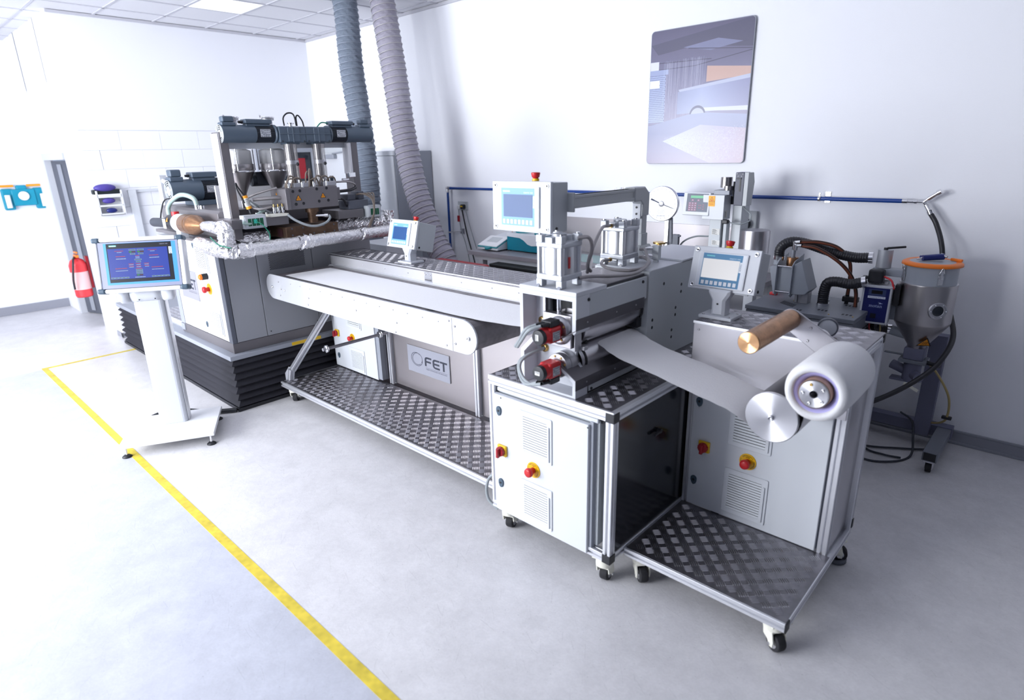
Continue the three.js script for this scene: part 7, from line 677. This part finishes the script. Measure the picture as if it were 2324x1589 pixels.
  bh('long black ribbed hose sweeping from the heater head over to the hopper valve', [[-1.475, 1.285, -4.2], [-1.47, 1.35, -4.2], [-1.42, 1.392, -4.22], [-1.33, 1.385, -4.25], [-1.18, 1.335, -4.3], [-1.05, 1.31, -4.32], [-0.955, 1.315, -4.33]], 0.032); bh('short black ribbed hose rising from the dryer lid and bending towards the hopper', [[-1.165, 1.005, -4.2], [-1.165, 1.09, -4.2], [-1.15, 1.15, -4.2], [-1.10, 1.165, -4.2], [-1.02, 1.16, -4.2], [-0.945, 1.18, -4.21]], 0.032); bh('black ribbed hose dropping from the control box to the hopper bottom', [[-0.90, 1.0, -4.36], [-0.885, 0.90, -4.36], [-0.87, 0.86, -4.37], [-0.80, 0.86, -4.39]], 0.028);
  const br = (label, pts) => solo('copper_hose', label, 'hose', pts[0], tube(pts, 0.0115, 60, 10), M.hoseBrown, 'striped brown cooling hoses'); br('upper striped brown hose curving from the heater head fitting to the dryer lid', [[-1.345, 1.40, -4.2], [-1.24, 1.40, -4.24], [-1.14, 1.365, -4.29], [-1.075, 1.28, -4.33], [-1.06, 1.16, -4.34], [-1.06, 1.06, -4.34]]); br('lower striped brown hose curving from the heater head fitting to the dryer lid', [[-1.33, 1.378, -4.185], [-1.24, 1.365, -4.2], [-1.12, 1.29, -4.24], [-1.04, 1.2, -4.27], [-1.0, 1.10, -4.28], [-0.99, 1.0, -4.28]]);
  solo('solenoid_valve', 'small black solenoid valve on the dryer lid below the brown hoses', 'valve', [-1.06, 1.0, -4.34], [cyl([-1.06, 1.0, -4.34], [-1.06, 1.06, -4.34], 0.012), B(-1.085, -0.99, 1.015, 1.05, -4.36, -4.32, 0.005)], M.black);
  // hopper on its trolley
  const hx = -0.635, hz = -4.38; const st = thing('hopper_stand', 'dark blue grey trolley with one column and castor foot by the back wall', 'stand', [-0.6, 0, -4.6]);
  part(st, 'column', B(hx + 0.03, hx + 0.125, 0.09, 0.80, -4.72, -4.64, 0.004), M.standGrey); part(st, 'base_bar', B(-1.3, -0.39, 0.085, 0.16, -4.78, -4.70, 0.003), M.standGrey); part(st, 'foot_bar', [B(-0.475, -0.395, 0.092, 0.155, -4.78, -4.235, 0.003)], M.dryer); part(st, 'bar_opening', B(-0.468, -0.402, 0.098, 0.149, -4.236, -4.233, 0), M.slot); part(st, 'foot_bar', [B(-1.3, -1.22, 0.092, 0.155, -4.78, -4.5, 0.003)], M.standGrey);
  const ca = part(st, 'castor', [B(-0.465, -0.405, 0.08, 0.092, -4.30, -4.24), B(-0.46, -0.452, 0.03, 0.085, -4.31, -4.26), B(-0.418, -0.41, 0.03, 0.085, -4.31, -4.26)], M.steel); part(ca, 'wheel', cyl([-0.45, 0.036, -4.295], [-0.42, 0.036, -4.295], 0.036, 0.036, 28), M.rubber); part(st, 'castor_wheel', cyl([-0.45, 0.036, -4.72], [-0.42, 0.036, -4.72], 0.036, 0.036, 24), M.rubber); part(st, 'castor_wheel', cyl([-1.28, 0.036, -4.6], [-1.25, 0.036, -4.6], 0.036, 0.036, 24), M.rubber);
  const h = thing('drying_hopper', 'round steel drying hopper with an orange rimmed lid and a sight glass', 'hopper', [hx, 0.75, hz]); const lt = (name, p, m, label) => part(h, name, lathe(p, [hx, 0, hz], [0, 1, 0], 56), m, label);
  lt('lid', [[0, 1.318], [0.118, 1.318], [0.12, 1.31]], M.hopperGrey); lt('lid_ring', [[0.118, 1.318], [0.138, 1.322], [0.156, 1.312], [0.158, 1.298], [0.146, 1.295]].reverse(), M.orange, 'orange rubber rim'); lt('collar', [[0.14, 1.30], [0.142, 1.185]].reverse(), M.hopperGrey); lt('body', [[0.15, 1.19], [0.152, 1.182], [0.152, 0.955], [0.15, 0.945]].reverse(), M.hopperSteel); lt('shoulder', [[0.14, 1.19], [0.151, 1.19]].reverse(), M.steel); lt('cone', [[0.152, 0.948], [0.15, 0.94], [0.052, 0.79], [0.05, 0.775]].reverse(), M.hopperSteel);
  part(h, 'lid_handle', [B(hx - 0.09, hx - 0.02, 1.315, 1.328, hz - 0.13, hz - 0.115, 0.004)], M.orange); part(h, 'lid_handle', [xf(B(-0.035, 0.035, -0.008, 0.008, -0.008, 0.008, 0.004), new THREE.Matrix4().makeRotationY(-0.5).setPosition(hx + 0.11, 1.328, hz - 0.055))], M.orange);
  for (const a of [1.05, 2.55]) { const x = hx + Math.cos(a) * 0.144, z = hz + Math.sin(a) * 0.144, m = new THREE.Matrix4().makeRotationY(Math.PI / 2 - a).setPosition(x, 0, z); part(h, 'toggle_latch', [xf(B(-0.014, 0.014, 1.20, 1.255, 0, 0.008, 0.002), m), xf(B(-0.007, 0.007, 1.235, 1.285, 0.006, 0.013, 0.002), m), xf(tube([[-0.012, 1.27, 0.01], [0, 1.30, 0.014], [0.012, 1.27, 0.01]], 0.0025, 16, 6), m)], M.chrome); }
  const sa = 0.94, sd = [Math.cos(sa) * 0.152, Math.sin(sa) * 0.152]; const sg = part(h, 'sight_glass', lathe([[0.03, 0.006], [0.034, 0.012], [0.05, 0.010], [0.052, 0]].reverse(), [hx + sd[0] * 0.97, 1.045, hz + sd[1] * 0.97], [sd[0], 0, sd[1]], 36), M.satin); part(sg, 'glass', lathe([[0, 0.005], [0.031, 0.005], [0.031, 0]].reverse(), [hx + sd[0] * 0.985, 1.045, hz + sd[1] * 0.985], [sd[0], 0, sd[1]], 28), M.darkGlass); for (let i = 0; i < 6; i++) { const a = i * Math.PI / 3, U = V(-sd[1], 0, sd[0]).normalize(); bolt(sg, [hx + sd[0] * 1.045 + U.x * Math.cos(a) * 0.042, 1.045 + Math.sin(a) * 0.042, hz + sd[1] * 1.045 + U.z * Math.cos(a) * 0.042], [sd[0], 0, sd[1]], 0.55); }
  part(h, 'warning_sign', triGeo(0.085, [hx + Math.cos(1.0) * 0.101, 0.838, hz + Math.sin(1.0) * 0.101], [Math.cos(1.0), -0.62, Math.sin(1.0)]), printed(warnTex, 0.4, 0, { side: THREE.DoubleSide }));
  const ov = thing('hopper_outlet', 'dark cast outlet valve with slide gate and levers under the hopper cone', 'valve', [hx, 0.55, hz]); part(ov, 'neck', [B(hx - 0.055, hx + 0.055, 0.70, 0.775, hz - 0.055, hz + 0.055, 0.006)], M.standGrey); part(ov, 'slide_gate', [B(hx - 0.075, hx + 0.075, 0.68, 0.70, hz - 0.07, hz + 0.07, 0.003), B(hx - 0.17, hx - 0.07, 0.705, 0.711, hz - 0.03, hz + 0.0, 0.002)], M.dryer); part(ov, 'gate_handle', cyl([hx + 0.075, 0.69, hz + 0.02], [hx + 0.145, 0.69, hz + 0.05], 0.013), M.black); part(ov, 'body', [cyl([hx, 0.55, hz], [hx, 0.68, hz], 0.05), cyl([hx - 0.12, 0.63, hz - 0.03], [hx, 0.60, hz], 0.03), cyl([hx + 0.02, 0.60, hz + 0.03], [hx + 0.055, 0.60, hz + 0.085], 0.03), B(hx - 0.11, hx + 0.04, 0.545, 0.56, hz - 0.03, hz + 0.04)], M.standGrey); part(ov, 'tag', xf(B(-0.045, 0.045, -0.01, 0.01, -0.002, 0.002, 0.001), new THREE.Matrix4().makeRotationZ(-0.4).setPosition(hx + 0.02, 0.525, hz + 0.06)), M.cream); part(ov, 'inlet_pipe', [cyl([hx - 0.17, 0.86, hz - 0.01], [hx - 0.07, 0.845, hz], 0.03)], M.hopperGrey);
  const gun = thing('blow_gun', 'blue air blow gun lying on the hopper lid', 'air gun', [hx - 0.02, 1.318, hz + 0.0]); part(gun, 'grip', [cyl([hx - 0.05, 1.337, hz + 0.03], [hx + 0.045, 1.345, hz - 0.035], 0.017, 0.019), cyl([hx - 0.07, 1.336, hz - 0.02], [hx - 0.02, 1.336, hz + 0.0], 0.009)], M.navy); part(gun, 'trigger', cyl([hx + 0.03, 1.36, hz - 0.03], [hx + 0.065, 1.345, hz - 0.02], 0.007), M.satin); part(gun, 'nozzle', cyl([hx - 0.05, 1.336, hz + 0.03], [hx - 0.075, 1.33, hz + 0.05], 0.006, 0.004), M.chrome);
  const va = thing('loader_valve', 'silver cylindrical valve with black lever left of the hopper lid', 'valve', [hx - 0.25, 1.2, hz + 0.05]); const vx = hx - 0.245, vz = hz + 0.05; part(va, 'cylinder', cyl([vx, 1.262, vz], [vx, 1.372, vz], 0.042, 0.042, 36), M.casting); part(va, 'bracket', [B(vx - 0.05, hx - 0.13, 1.215, 1.26, vz - 0.04, vz + 0.03, 0.004)], M.hopperGrey); part(va, 'lever', [cyl([vx, 1.372, vz], [vx, 1.385, vz], 0.012), xf(B(0, 0.10, -0.006, 0.006, -0.009, 0.009, 0.003), new THREE.Matrix4().makeRotationY(0.35).multiply(new THREE.Matrix4().makeRotationZ(0.12)).setPosition(vx + 0.005, 1.382, vz))], M.black); part(va, 'actuator', B(vx - 0.055, vx + 0.03, 1.175, 1.258, vz + 0.04, vz + 0.10, 0.012), M.black, 'black actuator box'); part(va, 'plug_lead', tube([[vx - 0.05, 1.2, vz + 0.06], [vx - 0.085, 1.20, vz + 0.06], [vx - 0.075, 1.17, vz + 0.06]], 0.01, 18, 8), M.black); part(va, 'tee', [cyl([vx - 0.06, 1.165, vz + 0.02], [vx + 0.05, 1.165, vz + 0.02], 0.024), B(vx - 0.03, vx + 0.01, 1.13, 1.20, vz + 0.0, vz + 0.04)], M.satin); part(va, 'yellow_tag', face(0.024, 0.01, [vx - 0.045, 1.16, vz + 0.046], [0, 0, 1]), M.yellow); part(va, 'wire', tube([[vx + 0.03, 1.22, vz + 0.08], [vx + 0.075, 1.20, vz + 0.09], [vx + 0.095, 1.15, vz + 0.09]], 0.006, 20, 8), M.coral);
  const mo = canvasTex(320, 512, (g) => { g.fillStyle = '#101a5c'; g.fillRect(0, 0, 320, 512); g.fillStyle = '#39466e'; g.fillRect(54, 22, 222, 92); g.fillStyle = '#06070f'; g.fillRect(92, 38, 140, 52); g.fillStyle = '#d7dcea'; g.fillRect(52, 124, 226, 34); g.fillStyle = '#2a3050'; g.font = '22px sans-serif'; g.textAlign = 'center'; g.textBaseline = 'middle'; g.fillText('Processing Dryer TV', 165, 142, 200); g.fillStyle = '#b9c4e6'; g.font = '56px serif'; g.fillText('motan', 168, 270); g.beginPath(); g.moveTo(190, 206); g.lineTo(224, 222); g.lineTo(214, 204); g.lineTo(232, 222); g.lineTo(262, 226); g.lineTo(230, 234); g.lineTo(196, 236); g.lineTo(216, 226); g.fill(); g.fillStyle = '#0a0c20'; g.fillRect(118, 384, 74, 72); });
  const cb = thing('dryer_controller', 'blue fronted control box with white lettering, left of the steel hopper', 'control box', [-0.86, 0.95, -4.24]), bm = new THREE.Matrix4().makeRotationY(0.1).setPosition(-0.868, 1.043, -4.22); part(cb, 'box', xf(B(-0.08, 0.08, -0.122, 0.122, -0.1, 0, 0.005), bm), M.frameGrey); part(cb, 'front', xf(face(0.136, 0.216, [0, 0, 0.001], [0, 0, 1]), bm), printed(mo, 0.35)); for (const a of [-1, 1]) for (const b of [-1, 1]) part(cb, 'screw', xf(lathe([[0, 0.002], [0.005, 0.002], [0.005, 0]].reverse(), [a * 0.073, b * 0.115, 0], [0, 0, 1], 10), bm), M.steel); part(cb, 'bracket', xf(B(0.08, 0.13, -0.1, 0.1, -0.1, -0.08, 0.003), bm), M.dryer); part(cb, 'terminal_strip', xf(B(0.088, 0.12, 0.0, 0.13, -0.09, -0.03, 0.004), bm), M.black); for (let i = 0; i < 4; i++) part(cb, 'wire', xf(tube([[-0.05 + i * 0.03, -0.121, -0.04], [-0.045 + i * 0.03, -0.17, -0.05], [-0.02 + i * 0.02, -0.21, -0.07]], 0.005, 16, 6), bm), [M.black, M.redDark, M.black, M.tubeYellow][i]);
  const fc = (label, pts, m, r = 0.007) => solo('floor_lead', label, 'cable', pts[0], tube(pts, r, 60, 8), m, 'leads on the floor behind the winder'); fc('black lead coiling on the floor left of the hopper trolley', [[-1.0, 0.06, -4.3], [-0.8, 0.012, -4.2], [-0.65, 0.012, -4.25], [-0.56, 0.012, -4.42], [-0.58, 0.1, -4.55], [-0.62, 0.17, -4.66], [-0.7, 0.2, -4.7]], M.cableDark); fc('second black lead lying straight on the floor by the trolley base bar', [[-1.1, 0.012, -4.45], [-0.85, 0.012, -4.4], [-0.62, 0.012, -4.52], [-0.5, 0.012, -4.6]], M.cableDark); fc('third black lead looping up to the trolley column', [[-0.98, 0.25, -4.5], [-0.9, 0.13, -4.42], [-0.82, 0.02, -4.36], [-0.7, 0.012, -4.34], [-0.6, 0.012, -4.36]], M.cableDark);
  solo('sample_tube', 'thin yellowish plastic tube looping from the hopper outlet to the trolley base', 'tube', [hx + 0.2, 0.4, -4.5], tube([[hx + 0.06, 0.68, hz - 0.05], [hx + 0.13, 0.60, -4.45], [hx + 0.205, 0.45, -4.5], [hx + 0.215, 0.30, -4.55], [hx + 0.18, 0.22, -4.62], [hx + 0.09, 0.165, -4.7]], 0.007, 60, 8), M.tubeYellow); solo('hose_clip_small', 'little black clip on the yellowish tube', 'clip', [hx + 0.21, 0.30, -4.55], B(hx + 0.185, hx + 0.24, 0.275, 0.295, -4.575, -4.545, 0.005), M.black);
}
scene.traverse((o) => { if (o.isLight) { o.castShadow = !o.isRectAreaLight; } });
renderer.render(scene, camera);
